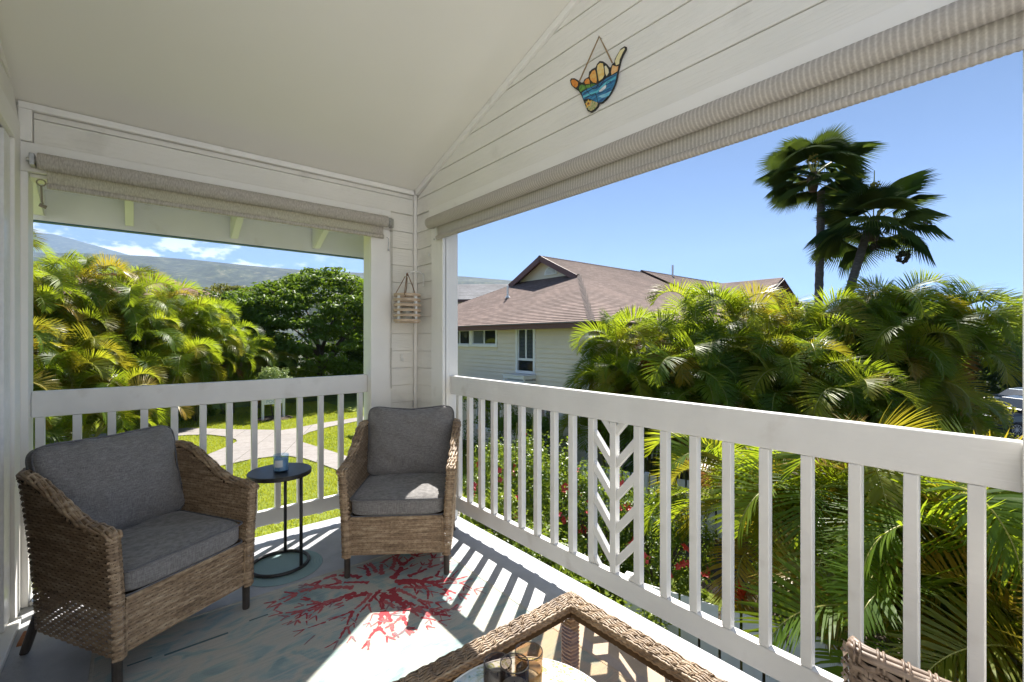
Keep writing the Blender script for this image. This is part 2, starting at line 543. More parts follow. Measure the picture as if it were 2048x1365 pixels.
def board_y(bm, x, y0, y1, z0, z1, cut=True):
    """siding board on the right wall (faces -x), bottom edge proud; far end cut along the ceiling slope"""
    g = 0.0022
    z0 += g / 2; z1 -= g / 2
    yt0, yt1 = y1, y1
    if cut:
        lim = lambda z: WY - (z - (CZ - 0.045)) / CS if z > CZ - 0.045 else y1
        yt0, yt1 = min(y1, lim(z0)), min(y1, lim(z1))
    V = [(x - 0.007, y0, z0), (x - 0.007, yt0, z0), (x - 0.001, yt1, z1), (x - 0.001, y0, z1),
         (x + 0.012, y0, z0), (x + 0.012, yt0, z0), (x + 0.012, yt1, z1), (x + 0.012, y0, z1)]
    bm.add(V, [(0, 1, 2, 3), (7, 6, 5, 4), (0, 4, 5, 1), (1, 5, 6, 2), (2, 6, 7, 3), (3, 7, 4, 0)])
    return bm
def board_x(bm, y, x0, x1, z0, z1):
    g = 0.0022
    z0 += g / 2; z1 -= g / 2
    V = [(x0, y - 0.007, z0), (x1, y - 0.007, z0), (x1, y - 0.001, z1), (x0, y - 0.001, z1),
         (x0, y + 0.012, z0), (x1, y + 0.012, z0), (x1, y + 0.012, z1), (x0, y + 0.012, z1)]
    bm.add(V, [(0, 1, 2, 3), (7, 6, 5, 4), (0, 4, 5, 1), (1, 5, 6, 2), (2, 6, 7, 3), (3, 7, 4, 0)])
    return bm

# --- right wall: gable above a wide opening
gw = MB()
gw.box(WX + 0.013, 1.85, 2.879, 3.42, 0, 2.17)                    # column by the corner
gw.box(WX + 0.013, 1.85, -0.10, 0.057, 0, 2.17)                    # near post core
gp = [(3.42, 2.172), (3.42, ceil_z(3.42) - 0.004), (YR0, ceil_z(YR0) - 0.004), (YR0, 2.172)]
gw.prism(gp, lambda a, b, d: (WX + 0.013 + d, a, b), 0.105)
gable = gw.build('gable_wall', M['siding'])
structure(gable, 'off-white gable wall with lap siding over the wide balcony opening')
zs = [2.443 - 0.1335 * k for k in range(0, 20)]
z = 2.443
while z < 3.8:                                                     # boards above the opening
    y1 = 3.272
    if WY - (z - (CZ - 0.045)) / CS < YR0 + 0.1: break
    b = board_y(MB(), WX, YR0, y1, z, z + 0.1335)
    b.build('siding_board', M['siding'], gable, bevel=0.0015, seg=1)
    z += 0.1335
board_y(MB(), WX, YR0, 3.272, 2.3185, 2.443).build('siding_board', M['siding'], gable, bevel=0.0015, seg=1)
for k in range(1, 19):                                             # short boards on the column
    z1 = zs[k]; z0 = max(zs[k + 1], 0.004)
    if z1 < 0.05: break
    y0 = 3.022 if z1 < 2.32 else 3.062
    board_y(MB(), WX, y0, 3.272, z0, min(z1, 2.3165), False).build('siding_board', M['siding'], gable, bevel=0.0015, seg=1)
# trims
MB().box(1.722, WX + 0.012, 2.857, 3.02, 0.002, 2.168).build('casing', M['trim'], gable, bevel=0.003)
MB().box(1.722, WX + 0.012, YR0, 3.06, 2.170, 2.316).build('head_casing', M['trim'], gable, bevel=0.003)
MB().box(1.744, 1.853, 2.857, 2.878, 0.002, 2.15).build('jamb', M['trim'], gable, bevel=0.002)
MB().box(1.744, 1.853, 0.0585, 2.856, 2.151, 2.169).build('head_jamb', M['trim'], gable, bevel=0.002)
MB().box(1.722, 1.853, -0.10, 0.0585, 0.002, 2.149).build('post_casing', M['trim'], gable, bevel=0.003)
# sloping trim under the ceiling
tb = MB()
for (ya, yb) in ((3.27, YR0),):
    za, zb = ceil_z(ya) - 0.002, ceil_z(yb) - 0.002
    for x0, x1, h in ((WX - 0.022, WX + 0.010, 0.042),):
        V = [(x0, ya, za - h), (x1, ya, za - h), (x1, ya, za), (x0, ya, za), (x0, yb, zb - h), (x1, yb, zb - h), (x1, yb, zb), (x0, yb, zb)]
        tb.add(V, [(0, 1, 2, 3), (7, 6, 5, 4), (0, 4, 5, 1), (1, 5, 6, 2), (2, 6, 7, 3), (3, 7, 4, 0)])
tb.build('rake_trim', M['trim'], gable, bevel=0.003)

# --- far wall with the square opening on the left
fw = MB()
fw.box(1.384, WX + 0.012, WY + 0.013, 3.42, 0, 2.17)
fw.box(HX - 0.1, WX + 0.012, WY + 0.013, 3.42, 2.172, 2.505)
fw.box(HX - 0.1, -0.422, WY + 0.013, 3.42, 0, 2.17)
farw = fw.build('far_wall', M['siding'])
structure(farw, 'off-white siding wall round the left balcony opening')
board_x(MB(), WY, -0.385, 1.714, 2.3185, 2.443).build('siding_board', M['siding'], farw, bevel=0.0015, seg=1)
board_x(MB(), WY, -0.385, 1.714, 2.443, 2.475).build('siding_board', M['siding'], farw, bevel=0.0015, seg=1)
for k in range(1, 19):
    z1 = zs[k]; z0 = max(zs[k + 1], 0.004)
    if z1 < 0.05: break
    board_x(MB(), WY, 1.522, 1.714, z0, min(z1, 2.3165)).build('siding_board', M['siding'], farw, bevel=0.0015, seg=1)
MB().box(1.362, 1.52, 3.28, 3.31, 0.002, 2.168).build('casing', M['trim'], farw, bevel=0.003)
MB().box(-0.437, -0.402, 3.28, 3.31, 0.002, 2.168).build('casing', M['trim'], farw, bevel=0.003)
MB().box(-0.437, 1.52, 3.28, 3.31, 2.170, 2.316).build('head_casing', M['trim'], farw, bevel=0.003)
MB().box(1.362, 1.383, 3.312, 3.425, 0.002, 2.15).build('jamb', M['trim'], farw, bevel=0.002)
MB().box(-0.421, -0.402, 3.312, 3.425, 0.002, 2.15).build('jamb', M['trim'], farw, bevel=0.002)
MB().box(-0.401, 1.361, 3.312, 3.425, 2.151, 2.169).build('head_jamb', M['trim'], farw, bevel=0.002)
MB().box(-0.437, 1.715, 3.272, 3.309, 2.477, 2.511).build('ceiling_batten', M['trim'], farw, bevel=0.003)
MB().box(-0.437, -0.388, 3.270, 3.309, 2.318, 2.476).build('corner_board', M['trim'], farw, bevel=0.003)
MB().box(1.716, 1.7395, 3.2735, 3.297, 0.002, 2.476).build('corner_board', M['trim'], farw, bevel=0.003)

# --- house wall on the left with the sliding door
HY = 1.45                       # house wall cut short here so more light comes in
hw = MB()
hw.box(HX - 0.12, HX - 0.012, 3.10, 3.42, 0, 2.3)
hw.prism([(3.42, 2.302), (3.42, ceil_z(3.42) - 0.004), (HY, ceil_z(HY) - 0.004), (HY, 2.302)], lambda a, b, d: (HX - 0.12 + d, a, b), 0.106)
housew = hw.build('house_wall', M['siding'])
structure(housew, 'off-white house wall beside the balcony')
z = 2.40
while z < 3.1:
    lim = WY - (z + 0.1 - (CZ - 0.045)) / CS
    y1 = min(3.266, lim)
    if y1 < HY + 0.2: break
    V = [(HX + 0.007, HY, z), (HX + 0.007, min(3.266, lim + 0.3), z), (HX, y1, z + 0.13), (HX, HY, z + 0.13),
         (HX - 0.012, HY, z), (HX - 0.012, min(3.266, lim + 0.3), z), (HX - 0.012, y1, z + 0.13), (HX - 0.012, HY, z + 0.13)]
    MB().add(V, [(0, 1, 2, 3), (7, 6, 5, 4), (0, 4, 5, 1), (1, 5, 6, 2), (2, 6, 7, 3), (3, 7, 4, 0)]).build('siding_board', M['siding'], housew, bevel=0.0015, seg=1)
    z += 0.1335
MB().box(HX - 0.012, HX + 0.012, 3.135, 3.279, 0.002, 2.28).build('casing', M['trim'], housew, bevel=0.003)
MB().box(HX - 0.012, HX + 0.012, HY, 3.279, 2.282, 2.398).build('head_casing', M['trim'], housew, bevel=0.003)

sd = thing('sliding_door', 'white framed glass sliding door at the left edge of the balcony', 'door', (HX, 1.7, 0))
y0 = HY - 1.7
MB().box(-0.10, -0.002, 1.30, 1.434, 0.03, 2.275).build('door_jamb', M['vinyl'], sd, bevel=0.004)
MB().box(-0.075, -0.03, 1.20, 1.298, 0.05, 2.25).build('door_stile', M['vinyl'], sd, bevel=0.006)
MB().box(-0.075, -0.03, y0, 1.198, 0.05, 0.17).build('door_rail', M['vinyl'], sd, bevel=0.006)
MB().box(-0.075, -0.03, y0, 1.198, 2.16, 2.25).build('door_rail', M['vinyl'], sd, bevel=0.006)
MB().box(-0.056, -0.050, y0, 1.199, 0.171, 2.159).build('glass_pane', M['glass_door'], sd)
MB().box(-0.10, 0.035, y0, 1.434, 0.001, 0.028).build('threshold', M['trim'], sd, bevel=0.004)
MB().box(-0.112, -0.108, y0, 1.434, 0.0, 2.29).build('interior_curtain', M['dark_room'], sd)  # dark sheet standing for the unlit interior behind the glass

# --- white walls added out of view to bounce sunlight onto the balcony
bw = MB().box(TXL - 0.1, 1.885, YB - 0.12, YB - 0.014, 0, 3.2).box(TXL - 0.12, TXL - 0.014, YB, 1.4, 0, 3.2).box(TXL, HX - 0.13, 1.414, 1.52, 0, 3.2).build('terrace_wall', M['siding'])
structure(bw, 'white siding house walls round the terrace behind the balcony')
for k in range(24):
    z0 = 0.004 + 0.1335 * k; za, zb = z0 + 0.002, z0 + 0.13
    def lap(p, q, nx, ny):
        V = []
        for (px, py) in (p, q):
            V += [(px + nx * 0.009, py + ny * 0.009, za), (px + nx * 0.001, py + ny * 0.001, zb), (px - nx * 0.013, py - ny * 0.013, za), (px - nx * 0.013, py - ny * 0.013, zb)]
        MB().add(V, [(0, 1, 5, 4), (2, 6, 7, 3), (0, 4, 6, 2), (1, 3, 7, 5), (0, 2, 3, 1), (4, 5, 7, 6)]).build('siding_board', M['siding'], bw)
    lap((TXL, YB), (1.885, YB), 0, 1)
    lap((TXL, YB + 0.012), (TXL, 1.388), 1, 0)
    lap((TXL + 0.012, 1.40), (HX - 0.13, 1.40), 0, -1)

# --- eave over the left opening
M['eave'] = noise_mat('eave_white_paint', [(0.3, (0.76, 0.77, 0.82)), (0.7, (0.82, 0.83, 0.88))], 0.5, (3, 3, 3), bump=0.3, bscale=(40, 6, 6), bdist=0.001, wear=((0.6, 0.59, 0.58), 5, 0.64, 0.82))
ev = thing('roof_eave', 'white painted roof eave with rafter tails outside the left opening', 'eave', (0, 0, -0.034))
def eave_z(y): return CZ - CS * (y - WY) + 0.01
def slab(mb, x0, x1, ya, yb, dz0, dz1):
    V = [(x0, ya, eave_z(ya) + dz0), (x1, ya, eave_z(ya) + dz0), (x1, yb, eave_z(yb) + dz0), (x0, yb, eave_z(yb) + dz0)]
    V += [(x0, ya, eave_z(ya) + dz1), (x1, ya, eave_z(ya) + dz1), (x1, yb, eave_z(yb) + dz1), (x0, yb, eave_z(yb) + dz1)]
    return mb.add(V, [(0, 1, 2, 3), (7, 6, 5, 4), (0, 4, 5, 1), (1, 5, 6, 2), (2, 6, 7, 3), (3, 7, 4, 0)])
slab(MB(), -1.4, 2.4, 3.423, 4.0, 0.0, 0.02).build('sheathing', M['eave'], ev)
slab(MB(), -1.4, 2.4, 3.423, 4.07, 0.0205, 0.045).build('shingle_edge', flat_mat('roof_edge', (0.05, 0.06, 0.065), 0.8), ev)
MB().box(-1.4, 2.4, 4.002, 4.04, 2.098, 2.292).build('fascia', M['eave'], ev, bevel=0.003)
MB().box(-1.4, 2.4, 4.003, 4.052, 2.090, 2.0965).build('drip_edge', flat_mat('drip_edge_blue', (0.04, 0.13, 0.20), 0.4), ev)
for x in (-0.44, -0.02, 0.58, 1.17, 1.77):
    za, zb = eave_z(3.426), eave_z(3.998)
    poly = [(3.426, za - 0.14), (3.93, 2.118), (3.998, 2.128), (3.998, zb - 0.002), (3.426, za - 0.002)]
    MB().prism(poly, lambda a, b, d, x=x: (x - 0.022 + d, a, b), 0.044).build('rafter_tail', M['eave'], ev, bevel=0.003)

# ------------------------------------------------------------------ railings
def railing_right():
    t = thing('balcony_railing', 'long white wooden balcony railing on the right with a chevron panel', 'railing', (1.804, 1.45, 0))
    ox, oy = 1.804, 1.45
    MB().box(1.785 - ox, 1.825 - ox, 0.06 - oy, 2.856 - oy, 0.932, 1.066).build('top_rail', M['rail'], t, bevel=0.006, seg=3)
    MB().box(1.785 - ox, 1.825 - ox, 0.06 - oy, 2.856 - oy, 0.103, 0.200).build('bottom_rail', M['rail'], t, bevel=0.005, seg=3)
    bal = None
    for k in range(0, 20):
        y = 0.1465 + 0.1378 * k
        if y > 2.80: break
        if bal is None:
            m = MB().box(-0.0165, 0.0185, -0.0175, 0.0175, 0.201, 0.931)
            m.box(0.006, 0.0185, -0.0175, 0.0175, 0.087, 0.1022)
            bal = m.build('baluster', M['rail'], t, bevel=0.003)
            bal.location = (0, y - oy, 0)
        else:
            c = bal.copy(); COL.objects.link(c); c.parent = t; c.location = (0, y - oy, 0)
    yr, ym, yl = 1.248, 1.3858, 1.5236
    # chevron slats: rise from the middle post outward
    for k in range(6):
        zc = 0.075 + 0.158 * k
        for side in (-1, 1):
            y0 = (ym + 0.0175 * side) - oy
            y1 = (yl - 0.0175 if side > 0 else yr + 0.0175) - oy
            za, zb = zc + 0.0, zc + 0.118
            h = 0.05
            lo, hi = 0.2008, 0.9312
            poly = [(y0, za), (y1, zb), (y1, zb + h), (y0, za + h)]
            # clip between the rails
            def clip(p, zlim, keep_above):
                out = []
                for i in range(len(p)):
                    a, b = p[i], p[(i + 1) % len(p)]
                    ia = a[1] >= zlim if keep_above else a[1] <= zlim
                    ib = b[1] >= zlim if keep_above else b[1] <= zlim
                    if ia: out.append(a)
                    if ia != ib:
                        s = (zlim - a[1]) / (b[1] - a[1])
                        out.append((a[0] + s * (b[0] - a[0]), zlim))
                return out
            poly = clip(clip(poly, lo, True), hi, False)
            if len(poly) < 3: continue
            MB().prism(poly, lambda a, b, d: (-0.0125 + d, a, b), 0.027).build('chevron_slat', M['rail'], t, bevel=0.002, seg=1)
    return t
railing_right()

def railing_left():
    ox, oy = 0.48, 3.366
    t = thing('balcony_railing', 'short white wooden balcony railing of plain balusters facing the lawn', 'railing', (ox, oy, 0))
    MB().box(-0.401 - ox, 1.361 - ox, -0.019, 0.019, 0.932, 1.066).build('top_rail', M['rail'], t, bevel=0.006, seg=3)
    MB().box(-0.401 - ox, 1.361 - ox, -0.019, 0.019, 0.103, 0.200).build('bottom_rail', M['rail'], t, bevel=0.005, seg=3)
    bal = None
    for x in (-0.37, -0.231, -0.092, 0.048, 0.188, 0.329, 0.468, 0.607, 0.747, 0.886, 1.026, 1.168, 1.311):
        if bal is None:
            m = MB().box(-0.0175, 0.0175, -0.0165, 0.0185, 0.201, 0.931)
            m.box(-0.0175, 0.0175, 0.006, 0.0185, 0.087, 0.1022)
            bal = m.build('baluster', M['rail'], t, bevel=0.003)
            bal.location = (x - ox, 0, 0)
        else:
            c = bal.copy(); COL.objects.link(c); c.parent = t; c.location = (x - ox, 0, 0)
    return t
railing_left()

# ------------------------------------------------------------------ roller shades
def ring_roll(axis, a0, a1, c1, c2, r, pitch, amp, n=20):
    """a ribbed roll along x or y"""
    k = int((a1 - a0) / pitch) * 4
    V = []
    for i in range(k + 1):
        a = a0 + (a1 - a0) * i / k
        rr = r + amp * (0.5 + 0.5 * math.cos(2 * math.pi * (a - a0) / pitch)) * (1 if 0 < i < k else 0)
        if i in (0, k): rr = r * 0.85
        for j in range(n):
            t = 2 * math.pi * j / n
            u, w = rr * math.cos(t), rr * math.sin(t)
            V.append((a, c1 + u, c2 + w) if axis == 'x' else (c1 + u, a, c2 + w))
    F = [(i * n + j, i * n + (j + 1) % n, (i + 1) * n + (j + 1) % n, (i + 1) * n + j) for i in range(k) for j in range(n)]
    F.append(tuple(range(n))); F.append(tuple(k * n + j for j in range(n)))
    return MB().add(V, F)

def shade_right():
    t = thing('roller_shade', 'ribbed beige roller shade rolled up over the wide right opening', 'roller shade', (1.672, 1.4, 2.183))
    ring_roll('y', -0.2 - 1.4, 2.96 - 1.4, 0, 0, 0.0405, 0.0165, 0.0006).build('shade_roll', M['shade_right'], t, smooth=True)
    # hanging cloth with fine pleats
    V = []; ys = np.arange(-0.2, 2.905, 0.0041)
    zz = [0.0, -0.035, -0.07, -0.098]
    for i, y in enumerate(ys):
        sag = 0.006 * math.sin(y * 3.1) + 0.003 * math.sin(y * 7)
        w = 0.0004 * math.cos(2 * math.pi * y / 0.0165)
        for j, z in enumerate(zz):
            V.append((0.034 + w + sag * j / 3, y - 1.4, z))
    n = len(zz)
    Q = [(i * n + j, i * n + j + 1, (i + 1) * n + j + 1, (i + 1) * n + j) for i in range(len(ys) - 1) for j in range(n - 1)]
    link('shade_cloth', np_mesh('shade_cloth', V, Q, mats=[M['shade_right']], smooth=True), t)
    ring_roll('y', -0.2 - 1.4, 2.90 - 1.4, 0.028, -0.112, 0.0155, 0.0165, 0.002, 12).build('hem_bar', M['shade_right'], t, smooth=True)
    MB().box(-0.004, 0.048, 1.562, 1.575, -0.03, 0.03).build('bracket', M['metal'], t, bevel=0.003)
    MB().box(0.018, 0.026, 1.503, 1.514, -0.135, -0.035).build('guide_clip', M['white_metal'], t, bevel=0.002)
    m = MB(); m.lathe([(0.010, -0.004), (0.010, 0.004)], 12, (0.022, 1.52, -0.12)); m.build('eyelet', M['metal'], t)
    return t
shade_right()

def shade_left():
    t = thing('roller_shade', 'plain linen roller shade rolled up over the left opening with hanging cord', 'roller shade', (0.56, 3.232, 2.216))
    ring_roll('x', -0.365 - 0.56, 1.468 - 0.56, 0, 0, 0.040, 0.011, 0.0012).build('shade_roll', M['shade_left'], t, smooth=True)
    V = []; xs = np.linspace(-0.335, 1.452, 320)
    zz = [0.0, -0.03, -0.06, -0.095]
    for x in xs:
        sag = 0.004 * math.sin(x * 6.0) + 0.003 * math.sin(x * 13 + 1)
        for j, z in enumerate(zz):
            V.append((x - 0.56, 0.030 + sag * j / 3, z + 0.003 * math.sin(x * 9) * j / 3))
    n = len(zz)
    Q = [(i * n + j, i * n + j + 1, (i + 1) * n + j + 1, (i + 1) * n + j) for i in range(len(xs) - 1) for j in range(n - 1)]
    link('shade_cloth', np_mesh('shade_cloth', V, Q, mats=[M['shade_left']], smooth=True), t)
    ring_roll('x', -0.335 - 0.56, 1.452 - 0.56, 0.026, -0.110, 0.015, 0.011, 0.001, 12).build('hem_bar', M['shade_left'], t, smooth=True)
    for x in (-0.393, 1.478):
        m = MB().box(x - 0.56, x - 0.56 + 0.02, -0.02, 0.047, -0.028, 0.03)
        m.tube([(x - 0.57, 0, 0), (x - 0.535, 0, 0)], 0.011, 8)
        m.build('bracket', M['metal'], t, bevel=0.003)
    # cord and wand at the corner end
    x = 1.512 - 0.56
    m = MB()
    m.tube([(x, 0.035, -0.02), (x + 0.004, 0.032, -0.5), (x + 0.002, 0.035, -0.95)], 0.0028, 6)
    m.tube([(x + 0.010, 0.035, -0.03), (x + 0.012, 0.032, -0.45), (x + 0.003, 0.035, -0.95)], 0.0022, 6)
    m.tube([(x + 0.003, 0.035, -0.95), (x + 0.003, 0.035, -1.10)], 0.005, 8)
    m.tube([(x + 0.003, 0.035, -1.10), (x + 0.004, 0.035, -1.26)], 0.0036, 8)
    m.build('pull_cord', noise_mat('cord', [(0.3, (0.40, 0.38, 0.34)), (0.7, (0.55, 0.53, 0.49))], 0.6), t)
    m = MB()
    m.box(x - 0.012, x + 0.014, 0.012, 0.045, -0.035, 0.035)
    m.lathe([(0.012, 0), (0.012, 0.006)], 12, (x, 0.03, -0.06))
    m.build('cord_lock', M['metal'], t, bevel=0.003)
    # keeper strap with a toggle at the left end
    x = -0.352 - 0.56
    m = MB()
    m.tube([(x + 0.016 * math.cos(a), 0.0, -0.105 + 0.016 * math.sin(a)) for a in np.linspace(0, 2 * math.pi, 14)[:-1]], 0.003, 6, closed=True)
    m.tube([(x, 0, -0.12), (x + 0.003, 0, -0.20), (x + 0.006, 0, -0.21)], 0.004, 6)
    m.tube([(x - 0.006, 0, -0.215), (x + 0.018, 0, -0.225)], 0.009, 8)
    m.build('toggle', noise_mat('toggle_plastic', [(0.3, (0.20, 0.18, 0.13)), (0.7, (0.30, 0.27, 0.2))], 0.5), t)
    # eye and short cord at right end of hem
    x = 1.475 - 0.56
    m = MB()
    m.tube([(x, 0.026, -0.11), (x + 0.012, 0.02, -0.12), (x + 0.012, 0.02, -0.20)], 0.003, 6)
    m.tube([(x + 0.012, 0.02, -0.20), (x + 0.012, 0.02, -0.215)], 0.007, 8)
    m.build('hem_hook', M['metal'], t)
    return t
shade_left()

o = MB().box(-0.010, 0.010, -0.006, 0.0, -0.03, 0.0).box(-0.004, 0.016, -0.016, -0.0062, -0.035, -0.012).box(-0.010, 0.010, -0.006, 0, 0.0005, 0.022).build('cord_cleat', M['white_metal'], bevel=0.002)
o.location = (1.614, 3.290, 1.195)
tag(o, 'tiny white plastic cord cleat screwed to the corner siding', 'cleat')
o = MB().lathe([(0.012, 0), (0.010, 0.006), (0.004, 0.009)], 14).build('screw_eye', M['white_metal'])
o.location = (1.7335, 3.075, 1.975); o.rotation_euler = (0, R(-90), 0)
tag(o, 'small white screw cap on the siding above the hook', 'screw cap')

# ------------------------------------------------------------------ lantern on its hook
hk = thing('wall_hook', 'white curled metal hook arm screwed to the corner siding', 'hook', (1.733, 3.155, 1.80))
MB().box(-0.006, 0.0, -0.009, 0.009, -0.06, 0.045).build('back_plate', M['white_metal'], hk, bevel=0.002)
arm = [(-0.006, 0, 0.036), (-0.03, 0, 0.05), (-0.07, 0, 0.052), (-0.105, 0, 0.045), (-0.125, 0, 0.03)]
arm += [(-0.14 + 0.016 * math.cos(a), 0, 0.022 + 0.016 * math.sin(a)) for a in np.linspace(0.2, -4.2, 12)]
MB().tube(arm, 0.0055, 8).build('arm', M['white_metal'], hk, smooth=True)

M['slat_wood'] = noise_mat('weathered_slat_wood', [(0.3, (0.42, 0.30, 0.20)), (0.7, (0.62, 0.49, 0.36))], 0.7, (20, 20, 90), bump=0.2)
lt = thing('hanging_lantern', 'round slatted wooden candle lantern hanging in the corner from a leather strap', 'lantern', (1.593, 3.155, 1.46))
prev = None
for k in range(6):
    z0 = 0.004 + k * 0.0385
    n = 28; ro, ri = 0.100, 0.094
    V = []
    for r_, z_ in ((ri, z0), (ro, z0), (ro, z0 + 0.018), (ri, z0 + 0.018)):
        for j in range(n):
            a = 2 * math.pi * j / n
            V.append((r_ * math.cos(a), r_ * math.sin(a), z_))
    F = [(i * n + j, i * n + (j + 1) % n, ((i + 1) % 4) * n + (j + 1) % n, ((i + 1) % 4) * n + j) for i in range(4) for j in range(n)]
    MB().add(V, F).build('slat', M['slat_wood'], lt)
up = None
for a in (20, 110, 200, 290):
    c, s = math.cos(R(a)), math.sin(R(a))
    m = MB().obox((0.0885 * c, 0.0885 * s, 0.105), (0.005 * c, 0.005 * s, 0), (-0.010 * s, 0.010 * c, 0), (0, 0, 0.105))
    m.build('upright', M['vinyl'], lt, bevel=0.002)
MB().lathe([(0.088, -0.004), (0.093, 0.002), (0.088, 0.003)], 28).build('base', M['slat_wood'], lt)
MB().lathe([(0.043, 0.004), (0.045, 0.15), (0.042, 0.15), (0.040, 0.008)], 20, cap1=False).build('candle_glass', glass_mat('clear_glass', (0.92, 0.93, 0.93)), lt, smooth=True)
MB().lathe([(0.034, 0.009), (0.034, 0.085), (0.030, 0.09)], 18).build('candle', flat_mat('white_wax', (0.75, 0.73, 0.68), 0.5), lt)
m = MB()
for s in (-1, 1):
    m.tube([(0.045 * s - 0.02, -0.085, 0.20), (0.03 * s - 0.01, -0.05, 0.27), (0.002 * s, 0, 0.372)], 0.0035, 6)
    m.tube([(0.045 * s - 0.02, 0.085, 0.20), (0.03 * s - 0.01, 0.05, 0.27), (0.002 * s, 0, 0.372)], 0.0035, 6)
m.build('strap', noise_mat('leather_strap', [(0.3, (0.16, 0.09, 0.045)), (0.7, (0.26, 0.15, 0.08))], 0.6), lt)

# ------------------------------------------------------------------ painted hand ornament
HAND = {
'outline':[(1.609,2.664),(1.602,2.672),(1.577,2.662),(1.546,2.635),(1.537,2.623),(1.52,2.616),(1.511,2.628),(1.485,2.628),(1.481,2.651),(1.464,2.656),(1.44,2.655),(1.431,2.667),(1.415,2.674),(1.395,2.663),(1.375,2.642),(1.358,2.617),(1.348,2.613),(1.341,2.625),(1.329,2.625),(1.325,2.642),(1.31,2.656),(1.292,2.672),(1.271,2.674),(1.262,2.667),(1.262,2.655),(1.277,2.64),(1.29,2.622),(1.297,2.601),(1.303,2.583),(1.31,2.555),(1.318,2.531),(1.333,2.507),(1.352,2.487),(1.375,2.472),(1.399,2.465),(1.419,2.47),(1.427,2.457),(1.444,2.448),(1.469,2.446),(1.49,2.462),(1.505,2.494),(1.52,2.53),(1.533,2.558),(1.55,2.586),(1.577,2.61),(1.6,2.637)],
'thumb':[(1.602,2.655),(1.593,2.662),(1.573,2.652),(1.553,2.63),(1.555,2.614),(1.568,2.61),(1.589,2.628)],
'f1':[(1.511,2.615),(1.498,2.624),(1.483,2.618),(1.475,2.599),(1.477,2.591),(1.505,2.601)],
'f2':[(1.477,2.63),(1.46,2.645),(1.444,2.645),(1.438,2.628),(1.433,2.597),(1.433,2.575),(1.456,2.588),(1.471,2.607)],
'f3':[(1.431,2.641),(1.427,2.659),(1.411,2.662),(1.395,2.652),(1.389,2.622),(1.387,2.59),(1.399,2.581),(1.419,2.578),(1.425,2.607)],
'f4':[(1.385,2.633),(1.377,2.634),(1.362,2.609),(1.36,2.593),(1.373,2.582),(1.381,2.6)],
'pk':[(1.325,2.63),(1.314,2.646),(1.295,2.665),(1.273,2.667),(1.268,2.66),(1.284,2.644),(1.297,2.626),(1.301,2.606),(1.318,2.608)],
'pl':[(1.342,2.607),(1.337,2.617),(1.314,2.6),(1.305,2.6),(1.31,2.577),(1.344,2.575),(1.346,2.59)],
'ocean':[(1.528,2.566),(1.49,2.573),(1.456,2.569),(1.415,2.567),(1.375,2.572),(1.344,2.571),(1.313,2.569),(1.318,2.547),(1.327,2.523),(1.344,2.502),(1.368,2.484),(1.395,2.472),(1.419,2.475),(1.44,2.488),(1.464,2.508),(1.49,2.524),(1.518,2.529)],
'land':[(1.542,2.608),(1.528,2.609),(1.507,2.594),(1.481,2.589),(1.464,2.585),(1.44,2.573),(1.469,2.571),(1.507,2.577),(1.537,2.575),(1.546,2.594)],
'wave':[(1.419,2.531),(1.399,2.541),(1.379,2.542),(1.371,2.536),(1.379,2.527),(1.399,2.522),(1.415,2.524)],
'cyan':[(1.52,2.55),(1.485,2.545),(1.431,2.539),(1.375,2.556),(1.316,2.558),(1.319,2.55),(1.375,2.544),(1.427,2.528),(1.481,2.534),(1.518,2.539)],
'light':[(1.423,2.507),(1.375,2.501),(1.344,2.501),(1.36,2.484),(1.399,2.489)],
'sand':[(1.503,2.513),(1.464,2.504),(1.425,2.476),(1.431,2.462),(1.448,2.454),(1.469,2.453),(1.485,2.466),(1.498,2.492)]}
HO = (1.726, 1.44, 2.56)
hand = thing('hand_ornament', 'painted hand shaped wooden sign with ocean scene hanging on the gable siding', 'wall ornament', HO)
M['hand_black'] = flat_mat('hand_black', (0.012, 0.012, 0.012), 0.4)
MB().prism([(a - HO[1], b - HO[2]) for a, b in HAND['outline']], lambda a, b, d: (d, a, b), 0.007).build('board', [M['hand_black']], hand)
def grad(name, c0, c1, sc=(1, 40, 60)):
    return noise_mat(name, [(0.35, c0), (0.65, c1)], 0.35, sc, detail=3)
HC = {'thumb': grad('paint_orange', (0.55, 0.16, 0.02), (0.75, 0.30, 0.04)), 'f1': grad('paint_orange_b', (0.65, 0.20, 0.02), (0.75, 0.33, 0.05)),
      'f2': grad('paint_amber', (0.70, 0.26, 0.03), (0.74, 0.50, 0.15)), 'f3': grad('paint_yellow', (0.72, 0.45, 0.10), (0.75, 0.63, 0.30)),
      'f4': grad('paint_cream', (0.72, 0.60, 0.30), (0.72, 0.70, 0.55)), 'pk': grad('paint_pale', (0.72, 0.62, 0.30), (0.74, 0.68, 0.42)),
      'pl': grad('paint_peach', (0.72, 0.34, 0.12), (0.74, 0.55, 0.25)), 'ocean': grad('paint_blue', (0.01, 0.06, 0.20), (0.04, 0.28, 0.50), (1, 18, 120)),
      'land': grad('paint_green', (0.03, 0.12, 0.02), (0.15, 0.34, 0.05)), 'wave': grad('paint_white', (0.55, 0.6, 0.65), (0.75, 0.78, 0.8)),
      'cyan': grad('paint_cyan', (0.04, 0.35, 0.50), (0.15, 0.55, 0.65), (1, 20, 120)), 'light': grad('paint_sky', (0.10, 0.42, 0.62), (0.40, 0.68, 0.80), (1, 20, 100)),
      'sand': grad('paint_leaf', (0.15, 0.28, 0.04), (0.62, 0.45, 0.30), (1, 90, 90))}
for k, m_ in HC.items():
    d0 = -0.0012 if k in ('wave', 'cyan', 'light') else -0.0006
    MB().prism([(a - HO[1], b - HO[2]) for a, b in HAND[k]], lambda a, b, d: (d, a, b), d0).build('painted_patch', m_, hand)
m = MB()
